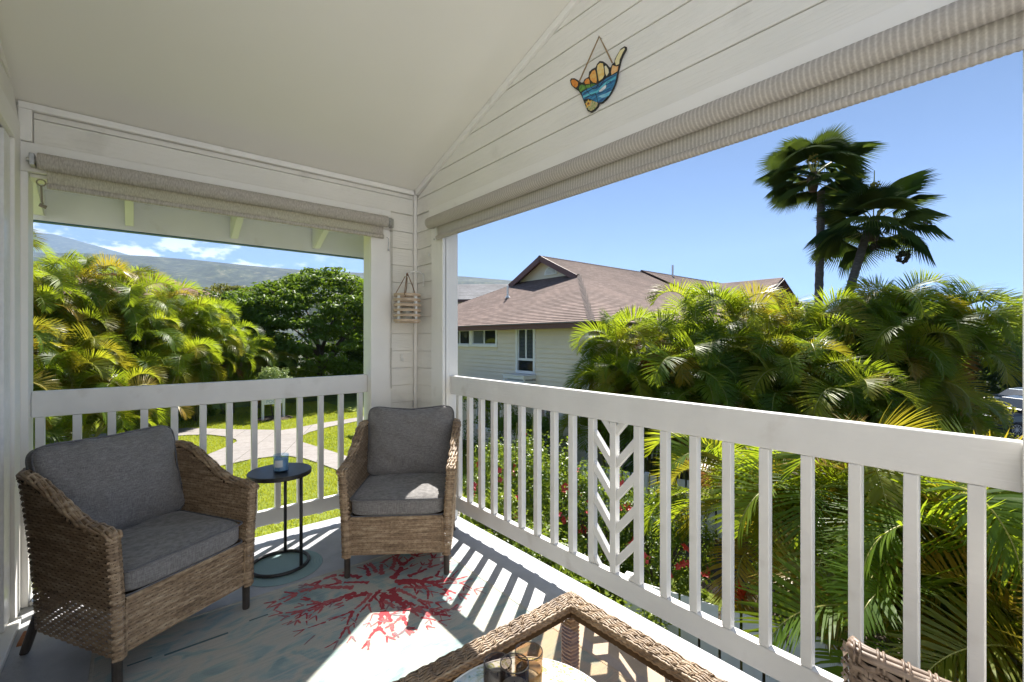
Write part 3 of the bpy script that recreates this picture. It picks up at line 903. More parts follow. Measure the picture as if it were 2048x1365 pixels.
for k in range(5):
    a0 = 2 * math.pi * k / 5 + 0.3
    c = (1.485 - HO[1], 2.496 - HO[2])
    m.prism([(c[0], c[1]), (c[0] + 0.012 * math.cos(a0 - 0.5), c[1] + 0.012 * math.sin(a0 - 0.5)),
             (c[0] + 0.022 * math.cos(a0), c[1] + 0.022 * math.sin(a0)), (c[0] + 0.012 * math.cos(a0 + 0.5), c[1] + 0.012 * math.sin(a0 + 0.5))],
            lambda a, b, d: (d, a, b), -0.0016)
m.build('painted_flower', grad('paint_flower', (0.70, 0.35, 0.04), (0.75, 0.50, 0.10)), hand)
m = MB()
m.lathe([(0.006, 0), (0.006, 0.0022)], 10)
f = m.build('flower_centre', grad('paint_brown', (0.12, 0.03, 0.02), (0.2, 0.06, 0.03)), hand)
f.rotation_euler = (0, R(-90), 0); f.location = (0, 1.485 - HO[1], 2.496 - HO[2])
m = MB()
def line(pts, w=0.0022):
    for p, q in zip(pts[:-1], pts[1:]):
        m.bar((-0.0016, p[0] - HO[1], p[1] - HO[2]), (-0.0016, q[0] - HO[1], q[1] - HO[2]), w, 0.0012, up=(1, 0, 0))
line([(1.475,2.60),(1.470,2.575),(1.455,2.555),(1.435,2.552),(1.420,2.565)])
line([(1.433,2.58),(1.428,2.56),(1.412,2.548)])
line([(1.505,2.60),(1.495,2.565),(1.478,2.540),(1.462,2.528),(1.445,2.53)])
line([(1.44,2.53),(1.43,2.50),(1.425,2.475)])
line([(1.387,2.59),(1.392,2.565),(1.41,2.55)])
line([(1.345,2.535),(1.350,2.548),(1.365,2.552),(1.375,2.545),(1.372,2.53)], 0.0015)
line([(1.52,2.535),(1.47,2.528),(1.41,2.515),(1.35,2.515)], 0.0013)
line([(1.515,2.56),(1.46,2.557),(1.40,2.560),(1.32,2.563)], 0.0013)
m.build('painted_line', M['hand_black'], hand)
m = MB()
m.tube([(-0.004, 1.542 - HO[1], 2.628 - HO[2]), (-0.006, 1.475 - HO[1], 2.709 - HO[2]), (-0.008, 1.411 - HO[1], 2.787 - HO[2]),
        (-0.006, 1.372 - HO[1], 2.705 - HO[2]), (-0.004, 1.337 - HO[1], 2.627 - HO[2])], 0.0035, 6)
m.build('twine', noise_mat('jute_twine', [(0.3, (0.20, 0.13, 0.06)), (0.7, (0.32, 0.22, 0.11))], 0.9, (200, 200, 200)), hand)
nail = MB().tube([(-0.014, 0, 0), (0.012, 0, 0)], 0.002, 6).build('nail', M['metal'], hand)
nail.location = (0, 1.411 - HO[1], 2.783 - HO[2])

# ------------------------------------------------------------------ wicker weave
def weave(S, Hs, surf, z0, pz, amp=0.0032, hw=None, zmax=None, stake=True, mask=None, grp=1):
    """S: stake params, Hs: top per stake; surf(s, z) -> (P, N) arrays. Returns verts, quads."""
    ns = len(S)
    nz = int((max(Hs) - z0) / pz)
    rows = z0 + pz * (np.arange(nz) + 0.5)
    hw = hw or pz * 0.46
    Vs = []; Qs = []; off = 0
    SS, ZZ = np.meshgrid(S, rows)                     # nz, ns
    par = np.where(((np.arange(ns)[None, :] // grp) + np.arange(nz)[:, None]) % 2 == 0, 1.0, -1.0)
    jz = NP.normal(0, pz * 0.03, ZZ.shape)
    layers = []
    for dz, da in ((-hw, -0.0012), (0, 0.0012), (hw, -0.0012)):
        P, N = surf(SS, ZZ + dz + jz)
        layers.append(P + N * (par * amp + da)[..., None])
    L = np.stack(layers, 0).reshape(3, nz, ns, 3)
    Vs.append(L.reshape(-1, 3))
    idx = np.arange(3 * nz * ns).reshape(3, nz, ns)
    top = np.asarray(Hs)
    ok = (ZZ[:, :-1] + hw < top[None, :-1]) & (ZZ[:, :-1] + hw < top[None, 1:])
    if mask is not None: ok &= mask(SS[:, :-1], ZZ[:, :-1])
    for k in range(2):
        q = np.stack([idx[k, :, :-1], idx[k, :, 1:], idx[k + 1, :, 1:], idx[k + 1, :, :-1]], -1)
        Qs.append(q[ok])
    off = 3 * nz * ns
    if stake:
        ds = (S[1] - S[0]) if ns > 1 else 0.01
        for side in (-0.24, 0.03):
            e = []
            for dd in (side * ds, (side + 0.22) * ds):
                P, N = surf(SS + dd, ZZ)
                e.append(P + N * (-par * amp * 1.1)[..., None])
            E_ = np.stack(e, 0)
            Vs.append(E_.reshape(-1, 3))
            idx = np.arange(2 * nz * ns).reshape(2, nz, ns) + off
            q = np.stack([idx[0, :-1], idx[1, :-1], idx[1, 1:], idx[0, 1:]], -1)
            ok2 = ZZ[1:] < top[None, :]
            Qs.append(q[ok2])
            off += 2 * nz * ns
    return np.concatenate(Vs), np.concatenate(Qs)

CH_A, CH_B = 0.33, 0.44
def chair_path(s, f, inset):
    """U shaped plan; s in 0..1 from the left front round the back; f flare 0..1 (arrays)"""
    W = 0.297 + 0.036 * f - inset
    Yb = 0.285 + 0.085 * f - inset
    Yf = -0.325 + 0 * f
    Rr = 0.13 + 0.05 * f - inset * 0.6
    m = np.where(s <= 0.5, s, 1 - s)
    sg = np.where(s <= 0.5, -1.0, 1.0)
    # side
    t = np.clip(m / CH_A, None, 1)
    x = -W; y = Yf + (Yb - Rr - Yf) * t
    nx = -np.ones_like(m); ny = np.zeros_like(m)
    # corner
    a = np.clip((m - CH_A) / (CH_B - CH_A), 0, 1) * math.pi / 2
    xc = -W + Rr - Rr * np.cos(a); yc = Yb - Rr + Rr * np.sin(a)
    cor = m > CH_A
    x = np.where(cor, xc, x); y = np.where(cor, yc, y)
    nx = np.where(cor, -np.cos(a), nx); ny = np.where(cor, np.sin(a), ny)
    # back
    b = np.clip((m - CH_B) / (0.5 - CH_B), 0, 1)
    bk = m > CH_B
    x = np.where(bk, (-W + Rr) * (1 - b), x); y = np.where(bk, Yb, y)
    return x * -sg, y, nx * -sg, ny

def chair_top(s):
    q = np.where(s <= 0.5, s, 1 - s)
    t = np.clip((q - 0.07) / 0.28, 0, 1)
    return 0.615 + 0.155 * t * t * (3 - 2 * t) - 0.012 * np.exp(-((q - 0.0) / 0.03) ** 2)

def make_chair(label, loc, rotz, seed, dip, pillow=True):
    t = thing('wicker_armchair', label, 'armchair', loc, rotz, None)
    rs = np.random.default_rng(seed)
    zb = 0.13
    def shell(inset, sign):
        def surf(s, z):
            f = np.clip((z - zb) / 0.64, -0.1, 1.1)
            f = np.sign(f) * np.abs(f) ** 1.5
            x, y, nx, ny = chair_path(s, f, inset)
            P = np.stack([x, y, z + 0 * x], -1)
            N = np.stack([nx, ny, 0 * nx], -1) * sign
            return P, N
        return surf
    so, si = shell(0.0, 1), shell(0.042, -1)
    S = np.linspace(0.004, 0.996, 74)
    Hs = chair_top(S) - 0.008
    V1, Q1 = weave(S, Hs, so, zb, 0.0122, amp=0.0030)
    V2, Q2 = weave(S, Hs, si, 0.325, 0.0122, amp=0.0030)
    # arm fronts, wrapped from outside to inside
    Vs = [V1, V2]; Qs = [Q1, Q2 + len(V1)]
    n0 = len(V1) + len(V2)
    for sd in (0, 1):
        s_end = 0.0 if sd == 0 else 1.0
        def fr(u, z):
            f = np.clip((z - zb) / 0.64, 0, 1.1) ** 1.5
            xo = -(0.297 + 0.036 * f) * (1 if sd == 0 else -1)
            dirx = 1 if sd == 0 else -1
            a = u * math.pi
            x = xo + dirx * (0.021 - 0.023 * np.cos(a))
            y = -0.322 - 0.014 * np.sin(a)
            P = np.stack([x, y, z + 0 * x], -1)
            N = np.stack([-dirx * np.cos(a), -np.sin(a), 0 * x], -1)
            return P, N
        U = np.linspace(0, 1, 5)
        Vf, Qf = weave(U, np.full(5, 0.605), fr, zb - 0.01, 0.0125, amp=0.0022)
        Vs.append(Vf); Qs.append(Qf + n0); n0 += len(Vf)
    me = np_mesh('wicker_weave', np.concatenate(Vs), np.concatenate(Qs), mats=[M['wicker']])
    w = link('wicker_shell', me, t); w['kind'] = 'stuff'
    # dark core behind the strands, left out where the low sides are openwork
    Vc = []; Fc = []
    Sg = np.linspace(0, 1, 49); Zg = np.linspace(0, 1, 9)
    for ins, sg in ((0.0065, 0), (0.0355, 1)):
        base = len(Vc)
        for s in Sg:
            h = float(chair_top(np.array(s))) - 0.005
            for q in Zg:
                zlo = 0.305 if (sg == 0) else 0.33
                z_ = zlo + (h - zlo) * q
                f = max(0, (z_ - zb) / 0.64) ** 1.5
                x, y, _, _ = chair_path(np.array(s), np.array(f), ins)
                Vc.append((float(x), float(y), z_))
        for i in range(48):
            for j in range(8):
                Fc.append((base + i * 9 + j, base + (i + 1) * 9 + j, base + (i + 1) * 9 + j + 1, base + i * 9 + j + 1))
    mc = MB().add(Vc, Fc)
    mc.build('wicker_core', M['wicker_core'], t)
    # twisted rim
    m = MB()
    ss = np.linspace(0.0, 1.0, 150)
    cen = []
    for s in ss:
        h = float(chair_top(np.array(s)))
        f = max(0, (h - zb) / 0.64) ** 1.5
        x, y, nx, ny = chair_path(np.array(s), np.array(f), 0.021)
        cen.append((Vector((float(x), float(y), h)), Vector((float(nx), float(ny), 0))))
    cen = [(cen[0][0] + Vector((0, -0.012, -0.012)), cen[0][1])] + cen + [(cen[-1][0] + Vector((0, -0.012, -0.012)), cen[-1][1])]
    for k in range(7):
        pts = []
        for i, (c, n) in enumerate(cen):
            a = i * 0.085 + k * 2 * math.pi / 7
            wob = 1 + 0.12 * math.sin(i * 0.9 + k * 2.1)
            pts.append(c + n * 0.021 * wob * math.cos(a) + Vector((0, 0, 1)) * 0.0105 * wob * math.sin(a))
        m.tube(pts, 0.0068, 5)
    m.tube([c for c, n in cen], 0.0135, 7)
    for i in range(3, len(cen) - 3, 5):          # binders over the rim
        c, n = cen[i]; t_ = (cen[i + 1][0] - c).normalized(); u_ = Vector((0, 0, 1))
        for d in (0, 0.006):
            m.tube([c + n * 0.027 - u_ * 0.012 + t_ * d, c + n * 0.018 + u_ * 0.013 + t_ * (d + 0.002), c + u_ * 0.0175 + t_ * (d + 0.005), c - n * 0.018 + u_ * 0.013 + t_ * (d + 0.009), c - n * 0.027 - u_ * 0.012 + t_ * (d + 0.011)], 0.0022, 5)
    m.build('woven_rim', M['wicker'], t, smooth=True)
    # front apron
    Ux = np.linspace(-0.252, 0.252, 21)
    def ap(x, z):
        P = np.stack([x, -0.318 - 0.004 * np.cos(x * 6), z], -1)
        N = np.zeros_like(P); N[..., 1] = -1
        return P, N
    Va, Qa = weave(Ux, np.full(21, 0.335), ap, 0.138, 0.0122, amp=0.0032)
    link('wicker_apron', np_mesh('wicker_apron', Va, Qa, mats=[M['wicker']]), t)['kind'] = 'stuff'
    MB().box(-0.25, 0.25, -0.312, -0.308, 0.142, 0.33).build('apron_core', M['wicker_core'], t)
    m = MB()
    for z_ in (0.140, 0.336):
        m.tube([(-0.255, -0.32, z_), (0.255, -0.32, z_)], 0.008, 6)
    for x_ in (-0.255, 0.255):
        m.tube([(x_, -0.322, 0.14), (x_, -0.322, 0.336)], 0.006, 6)
    m.build('apron_edge', M['wicker'], t)
    MB().box(-0.262, 0.262, -0.30, 0.25, 0.318, 0.334).build('seat_deck', M['wicker_core'], t)
    # legs
    for x_, y_, dx, dy in ((-0.275, -0.305, 0, 0), (0.275, -0.305, 0, 0), (-0.262, 0.245, -0.02, 0.055), (0.262, 0.245, 0.02, 0.055)):
        m = MB()
        m.tube([(x_ + dx, y_ + dy, 0.0), (x_ + dx * 0.9, y_ + dy * 0.9, 0.012), (x_, y_, 0.16)], [0.0145, 0.0165, 0.0175], 12)
        m.build('leg', M['leg_metal'], t, smooth=False)
    # seat cushion
    def cushion(name, w, d, h, n, bulge, fn):
        V = []; F = []; idx = {}
        def vid(p):
            k = (round(p[0], 5), round(p[1], 5), round(p[2], 5))
            if k not in idx:
                idx[k] = len(V); V.append(k)
            return idx[k]
        g = np.linspace(-1, 1, n + 1)
        for ax in range(3):
            for sg in (-1, 1):
                for i in range(n):
                    for j in range(n):
                        q = []
                        for a, b in ((i, j), (i + 1, j), (i + 1, j + 1), (i, j + 1)):
                            p = [0, 0, 0]
                            p[ax] = sg; p[(ax + 1) % 3] = g[a]; p[(ax + 2) % 3] = g[b]
                            q.append(vid(p))
                        F.append(q if sg > 0 else q[::-1])
        me = bpy.data.meshes.new(name)
        me.from_pydata([fn(Vector(p)) for p in V], [], F)
        me.materials.append(M['cushion'])
        me.polygons.foreach_set('use_smooth', [True] * len(F))
        return link(name, me, t)
    W2, D2, H2 = 0.270, 0.285, 0.052
    def rnd(p, rr):
        """cube point -> rounded box factor"""
        e = 7.0
        L = (abs(p.x) ** e + abs(p.y) ** e + abs(p.z) ** e) ** (1 / e)
        return p / L
    ph = rs.uniform(0, 6, 6)
    def seat(p):
        q = rnd(p, 0)
        x, y, z_ = q.x * W2, q.y * D2, q.z * H2
        c = (1 - q.x ** 4) * (1 - q.y ** 4)
        z_ += (0.014 if q.z > 0 else 0.0) * c * abs(q.z)
        z_ += 0.004 * math.sin(x * 21 + ph[0]) * math.sin(y * 17 + ph[1]) * c
        z_ += (0.005 * math.sin(9 * x + 14 * y + ph[2]) - 0.006 * math.exp(-((x - 0.05) ** 2 + (y - 0.06) ** 2) / 0.012)) * c * (1 if q.z > 0 else 0)
        return (x, y - 0.035, z_ + 0.390)
    cs = cushion('seat_cushion', W2, D2, H2, 22, 0, seat)
    m = MB()
    def rrect(w, d, r, z_, n=8):
        pts = []
        for cx, cy, a0 in ((w - r, d - r, 0), (-(w - r), d - r, 90), (-(w - r), -(d - r), 180), (w - r, -(d - r), 270)):
            for k in range(n + 1):
                a = R(a0 + 90 * k / n)
                pts.append((cx + r * math.cos(a), cy + r * math.sin(a) - 0.035, z_))
        return pts
    for z_ in (0.390 + 0.044, 0.390 - 0.046):
        m.tube(rrect(0.263, 0.278, 0.035, z_), 0.0045, 6, closed=True)
    m.build('piping', M['piping'], cs, smooth=True)
    if not pillow: return t
    # back cushion: pillow leaning on the back
    BW, BH, BT = 0.285, 0.235, 0.078
    lean = R(17)
    def edge(u):      # outline: corners pulled out, sides drawn in
        return 1 - 0.05 * (1 - abs(u) ** 2.0)
    def back(p):
        q = rnd(p, 0)
        u, v = q.x, q.z
        x = u * BW * edge(v); zz = v * BH * edge(u)
        if v > 0: zz -= dip * v * math.cos(u * 1.5 + 0.1) ** 2
        if v > 0: x *= 1.0 + 0.05 * v
        th = BT * (0.30 + 0.70 * ((1 - u ** 4) * (1 - v ** 4)) ** 0.6)
        th += 0.006 * math.sin(u * 7 + ph[2]) * (v + 1) * 0.4 + 0.004 * math.sin(v * 6 + u * 4 + ph[3])
        th += 0.005 * math.sin(u * 13 + v * 9 + ph[5]) * max(abs(u), abs(v)) ** 3
        th += -0.016 * math.exp(-((u - 0.25 * math.sin(ph[4])) * 4) ** 2) * max(0, -v)
        cw = max(0, abs(u) + abs(v) - 1.15)
        th += 0.010 * math.sin(26 * (u * math.copysign(1, v) - v * math.copysign(1, u)) + ph[1]) * cw
        th += 0.008 * math.sin(5 * u + 8 * v + ph[0]) * (1 - abs(v)) + 0.006 * math.sin(11 * u - 3 * v + ph[3]) * max(0, v)
        y = q.y * th
        ca, sa = math.cos(lean), math.sin(lean)
        return (x, 0.205 + y * ca + zz * sa, 0.655 - y * sa + zz * ca)
    cb = cushion('back_cushion', BW, BH, BT, 24, 0, back)
    m = MB()
    for yy in (-0.30, 0.30):
        pts = []
        for k in range(72):
            a = 2 * math.pi * k / 72
            e = 0.30
            u = math.copysign(abs(math.cos(a)) ** e, math.cos(a)); v = math.copysign(abs(math.sin(a)) ** e, math.sin(a))
            x = u * BW * edge(v) * 1.005; zz = v * BH * edge(u) * 1.005
            if v > 0: zz -= dip * v * math.cos(u * 1.5 + 0.1) ** 2; x *= 1.0 + 0.05 * v
            y = yy * BT * 0.9
            pts.append((x, 0.205 + y * math.cos(lean) + zz * math.sin(lean), 0.655 - y * math.sin(lean) + zz * math.cos(lean)))
        m.tube(pts, 0.0045, 6, closed=True)
    m.build('piping', M['piping'], cb, smooth=True)
    return t
make_chair('brown wicker armchair with grey cushions in the railing corner under the hanging lantern', (1.138 + 0.31 * 0.582, 2.376 + 0.31 * 0.813, 0.0), R(-35.6), 3, 0.022)
make_chair('brown wicker armchair with grey cushions at the left beside the sliding door', (0.193 - 0.31 * 0.504, 2.4265 + 0.31 * 0.864, 0.0), R(30.2), 5, 0.006)
def low_back_chair():
    t = thing('wicker_chair', 'low backed wicker chair cut off at the lower right corner beside the glass table', 'chair', (1.43, -0.03, 0.0), 0)
    Y0, Y1, XB = -0.32, 0.315, -0.335           # local: back panel at x = XB facing the house, seat toward the railing
    def panel(u, z):
        lean = (0.72 - z) * 0.06
        r_ = 0.05
        c = np.clip((np.abs(u) - (0.3175 - r_)) / r_, 0, 1)
        x = XB + lean + r_ * (1 - np.sqrt(np.clip(1 - c * c, 0, 1)))
        P = np.stack([x, u - 0.0025, z + 0 * x], -1)
        N = np.stack([-np.sqrt(np.clip(1 - c * c, 0, 1)), np.sign(u) * c, 0 * x], -1)
        return P, N
    U = np.linspace(-0.3172, 0.3172, 27)
    V1, Q1 = weave(U, np.full(27, 0.712), panel, 0.15, 0.0135, amp=0.0045)
    def inner(u, z):
        P, N = panel(u * 0.97, z)
        P = P + np.array([0.034, 0, 0]); return P, -N
    V2, Q2 = weave(U, np.full(27, 0.712), inner, 0.30, 0.0135, amp=0.004)
    Vs = [V1, V2]; Qs = [Q1, Q2 + len(V1)]; n0 = len(V1) + len(V2)
    for sg in (-1, 1):
        def side_(u, z, sg=sg):
            P = np.stack([u, sg * 0.3175 - 0.0025 + 0 * u, z], -1)
            N = np.zeros_like(P); N[..., 1] = sg
            return P, N
        Ux = np.linspace(XB + 0.05, 0.30, 25)
        Va, Qa = weave(Ux, np.full(25, 0.33), side_, 0.15, 0.0135, amp=0.0045)
        Vs.append(Va); Qs.append(Qa + n0); n0 += len(Va)
    w = link('wicker_shell', np_mesh('wicker_weave', np.concatenate(Vs), np.concatenate(Qs), mats=[M['wicker_dark']]), t); w['kind'] = 'stuff'
    m = MB()
    m.add([(XB + 0.042, Y0 + 0.03, 0.16), (XB + 0.042, Y1 - 0.03, 0.16), (XB + 0.008, Y1 - 0.03, 0.70), (XB + 0.008, Y0 + 0.03, 0.70),
           (XB + 0.058, Y0 + 0.03, 0.16), (XB + 0.058, Y1 - 0.03, 0.16), (XB + 0.024, Y1 - 0.03, 0.70), (XB + 0.024, Y0 + 0.03, 0.70)],
          [(0, 1, 2, 3), (7, 6, 5, 4), (0, 4, 5, 1), (1, 5, 6, 2), (2, 6, 7, 3), (3, 7, 4, 0)])
    for y in (Y0 + 0.008, Y1 - 0.020): m.box(XB + 0.06, 0.29, y, y + 0.012, 0.16, 0.32)
    m.build('wicker_core', M['wicker_core'], t)
    m = MB()
    for k in range(7):                       # bound top edge
        pts = []
        for i in range(90):
            u = -0.305 + 0.61 * i / 89
            r_ = 0.05; c = max(0, (abs(u) - (0.3175 - r_)) / r_); xo = r_ * (1 - math.sqrt(max(0, 1 - c * c)))
            ph = i * 0.16 + k * 0.9
            pts.append((XB + 0.017 + xo + 0.013 * math.cos(ph * 0.25 + k * 0.9), u - 0.0025, 0.714 + 0.005 * math.sin(ph * 0.25 + k * 0.9)))
        m.tube(pts, 0.0075, 6)
    for k in range(16):
        y = Y0 + 0.03 + 0.038 * k
        for d in (0, 0.009):
            m.tube([(XB - 0.003, y + d, 0.700), (XB + 0.002, y + d, 0.724), (XB + 0.017, y + d + 0.004, 0.728), (XB + 0.034, y + d + 0.008, 0.722), (XB + 0.037, y + d + 0.008, 0.70)], 0.0024, 6)
    m.build('woven_rim', M['wicker_dark'], t, smooth=True)
    MB().box(XB + 0.05, 0.30, Y0 + 0.02, Y1 - 0.02, 0.30, 0.32).build('seat_deck', M['wicker_core'], t)
    MB().box(XB + 0.06, 0.30, Y0 + 0.03, Y1 - 0.03, 0.321, 0.40).build('seat_cushion', M['cushion'], t, bevel=0.03, seg=4)
    for x, y in ((XB + 0.05, Y0 + 0.03), (XB + 0.05, Y1 - 0.03), (0.28, Y0 + 0.03), (0.28, Y1 - 0.03)):
        MB().tube([(x, y, 0), (x, y, 0.30)], 0.016, 10).build('leg', M['leg_metal'], t)
low_back_chair()

# ------------------------------------------------------------------ side table, mat, candle
st = thing('side_table', 'small round black metal side table with hammered top between the armchairs', 'side table', (0.665, 2.94, 0.0))
m = MB()
n = 48
prof = [(0.0, 0.553)]
rad = np.linspace(0.0, 0.160, 22)
V = []; F = []
for i, r_ in enumerate(rad):
    for k in range(n):
        a = 2 * math.pi * k / n
        h = 0.556 + 0.0022 * math.sin(r_ * 260 + 2.0 * math.sin(a * 5)) * math.cos(a * 9 + i * 1.3)
        V.append((r_ * math.cos(a), r_ * math.sin(a), h))
F = [(i * n + k, i * n + (k + 1) % n, (i + 1) * n + (k + 1) % n, (i + 1) * n + k) for i in range(21) for k in range(n)]
m.add(V, F)
M['hammered'] = noise_mat('hammered_metal', [(0.3, (0.02, 0.022, 0.026)), (0.7, (0.05, 0.052, 0.06))], 0.2, (50, 50, 50), metallic=0.4, spec=0.8)
m.build('table_top', M['hammered'], st, smooth=True)
MB().lathe([(0.158, 0.536), (0.170, 0.536), (0.171, 0.540), (0.171, 0.556), (0.168, 0.560), (0.159, 0.560)], 48).build('top_rim', M['black_metal'], st)
m = MB()
m.tube([(0.155 * math.cos(a), 0.155 * math.sin(a), 0.0135) for a in np.linspace(0, 2 * math.pi, 41)[:-1]], 0.010, 8, closed=True)
m.build('base_ring', M['black_metal'], st, smooth=True)
for a in (66, -56):
    c, s = math.cos(R(a)) * 0.15, math.sin(R(a)) * 0.15
    MB().tube([(c, s, 0.012), (c, s, 0.54)], 0.0095, 10).build('post', M['black_metal'], st, smooth=True)

mt = MB().lathe([(0.212, 0.0008), (0.216, 0.002), (0.212, 0.0034)], 56)
M['teal_mat'] = None
def rings_mat():
    m, n, l, b = new_mat('woven_teal_mat')
    tc = n.new('ShaderNodeTexCoord')
    wv = n.new('ShaderNodeTexWave'); wv.wave_type = 'RINGS'; wv.rings_direction = 'Z'
    wv.inputs['Scale'].default_value = 38; wv.inputs['Distortion'].default_value = 0.6; wv.inputs['Detail'].default_value = 2
    l.new(tc.outputs['Object'], wv.inputs['Vector'])
    r = ramp(n, [(0.2, (0.16, 0.27, 0.29)), (0.8, (0.33, 0.46, 0.47))])
    l.new(wv.outputs['Fac'], r.inputs['Fac']); l.new(r.outputs['Color'], b.inputs['Base Color'])
    b.inputs['Roughness'].default_value = 0.8
    bp = n.new('ShaderNodeBump'); bp.inputs['Strength'].default_value = 0.5; bp.inputs['Distance'].default_value = 0.002
    l.new(wv.outputs['Fac'], bp.inputs['Height']); l.new(bp.outputs['Normal'], b.inputs['Normal'])
    return m
o = mt.build('round_mat', rings_mat()); o.location = (0.672, 2.905, 0)
tag(o, 'round woven teal mat on the floor under the side table', 'mat')

cd = thing('jar_candle', 'pale blue glass jar candle with white label on the round side table', 'candle', (0.665, 2.915, 0.5605))
MB().lathe([(0.040, 0.0), (0.041, 0.004), (0.041, 0.098), (0.0385, 0.098), (0.038, 0.008)], 28, cap1=False).build('glass_jar', glass_mat('blue_glass', (0.74, 0.84, 0.93)), cd, smooth=True)
MB().lathe([(0.0375, 0.009), (0.0375, 0.074)], 24).build('wax', flat_mat('pale_blue_wax', (0.50, 0.60, 0.66), 0.5), cd)
V = []
for k in range(9):
    a = R(205 + 8 * k)
    for z_ in (0.032, 0.072): V.append((0.0416 * math.cos(a), 0.0416 * math.sin(a), z_))
MB().add(V, [(2 * k, 2 * k + 2, 2 * k + 3, 2 * k + 1) for k in range(8)]).build('paper_label', flat_mat('paper_label', (0.62, 0.66, 0.70), 0.7), cd)
MB().tube([(0, 0, 0.074), (0.001, 0.001, 0.083)], 0.001, 5).build('wick', M['hand_black'], cd)

# ------------------------------------------------------------------ rug
def rug_mat():
    m, n, l, b = new_mat('streaked_rug')
    tc = n.new('ShaderNodeTexCoord')
    def noise(sc, det, dist=0.0, rough=0.5):
        mp = n.new('ShaderNodeMapping'); mp.inputs['Scale'].default_value = sc
        no = n.new('ShaderNodeTexNoise'); no.inputs['Scale'].default_value = 1
        no.inputs['Detail'].default_value = det; no.inputs['Distortion'].default_value = dist
        no.inputs['Roughness'].default_value = rough
        l.new(tc.outputs['Object'], mp.inputs['Vector']); l.new(mp.outputs['Vector'], no.inputs['Vector'])
        return no
    big = noise((3.2, 5.4, 1), 3, 1.6)
    st1 = noise((4, 150, 1), 4)
    st2 = noise((2.4, 60, 1), 5, 0.3, 0.65)
    fine = noise((500, 260, 1), 2)
    a = ramp(n, [(0.30, (0.20, 0.34, 0.36)), (0.41, (0.36, 0.50, 0.49)), (0.48, (0.60, 0.57, 0.48)), (0.56, (0.58, 0.57, 0.50)), (0.64, (0.36, 0.50, 0.50)), (0.72, (0.22, 0.38, 0.41))])
    l.new(big.outputs['Fac'], a.inputs['Fac'])
    s = ramp(n, [(0.36, (0.26, 0.32, 0.34)), (0.5, (0.47, 0.48, 0.46)), (0.66, (0.62, 0.60, 0.57))])
    l.new(st1.outputs['Fac'], s.inputs['Fac'])
    mx = n.new('ShaderNodeMixRGB'); mx.inputs['Fac'].default_value = 0.28
    l.new(a.outputs['Color'], mx.inputs['Color1']); l.new(s.outputs['Color'], mx.inputs['Color2'])
    lt_ = ramp(n, [(0.58, (0, 0, 0)), (0.66, (0.7, 0.7, 0.7))])
    l.new(st2.outputs['Fac'], lt_.inputs['Fac'])
    mx2 = n.new('ShaderNodeMixRGB')
    l.new(lt_.outputs['Color'], mx2.inputs['Fac']); l.new(mx.outputs['Color'], mx2.inputs['Color1'])
    mx2.inputs['Color2'].default_value = (0.58, 0.55, 0.53, 1)
    mx3 = n.new('ShaderNodeMixRGB'); mx3.blend_type = 'MULTIPLY'; mx3.inputs['Fac'].default_value = 1.0
    fr = ramp(n, [(0.3, (0.62, 0.61, 0.60)), (0.7, (0.95, 0.94, 0.92))])
    l.new(fine.outputs['Fac'], fr.inputs['Fac'])
    l.new(mx2.outputs['Color'], mx3.inputs['Color1']); l.new(fr.outputs['Color'], mx3.inputs['Color2'])
    l.new(mx3.outputs['Color'], b.inputs['Base Color'])
    b.inputs['Roughness'].default_value = 0.9
    bp = n.new('ShaderNodeBump'); bp.inputs['Strength'].default_value = 0.5; bp.inputs['Distance'].default_value = 0.0015
    l.new(fine.outputs['Fac'], bp.inputs['Height']); l.new(bp.outputs['Normal'], b.inputs['Normal'])
    return m
RX0, RX1, RY0, RY1 = -0.13, 1.488, 0.25, 2.65
rug = thing('area_rug', 'blue grey streaked flatweave rug with a red coral motif', 'rug', (0.68, 1.45, 0))
m = MB()
NX, NY = 40, 60
V = []; F = []
for zt in (0.0048, 0.0008):
    for j in range(NY + 1):
        for i in range(NX + 1):
            x = RX0 + (RX1 - RX0) * i / NX; y = RY0 + (RY1 - RY0) * j / NY
            wv = 0.004 * math.sin(x * 9 + y * 2) if j in (0, NY) else 0
            V.append((x - 0.68, y - 1.45 + wv, zt))
o2 = (NX + 1) * (NY + 1)
for j in range(NY):
    for i in range(NX):
        a = j * (NX + 1) + i
        F.append((a, a + 1, a + NX + 2, a + NX + 1)); F.append((o2 + a, o2 + a + NX + 1, o2 + a + NX + 2, o2 + a + 1))
m.add(V, F)
m.build('pile', rug_mat(), rug)
m = MB()
for p, q in (((RX0, RY0), (RX1, RY0)), ((RX1, RY0), (RX1, RY1)), ((RX1, RY1), (RX0, RY1)), ((RX0, RY1), (RX0, RY0))):
    m.bar((p[0] - 0.68, p[1] - 1.45, 0.0038), (q[0] - 0.68, q[1] - 1.45, 0.0038), 0.012, 0.0060)
m.build('binding', noise_mat('rug_binding', [(0.3, (0.38, 0.36, 0.31)), (0.7, (0.5, 0.48, 0.42))], 0.9, (80, 80, 80)), rug, bevel=0.002)
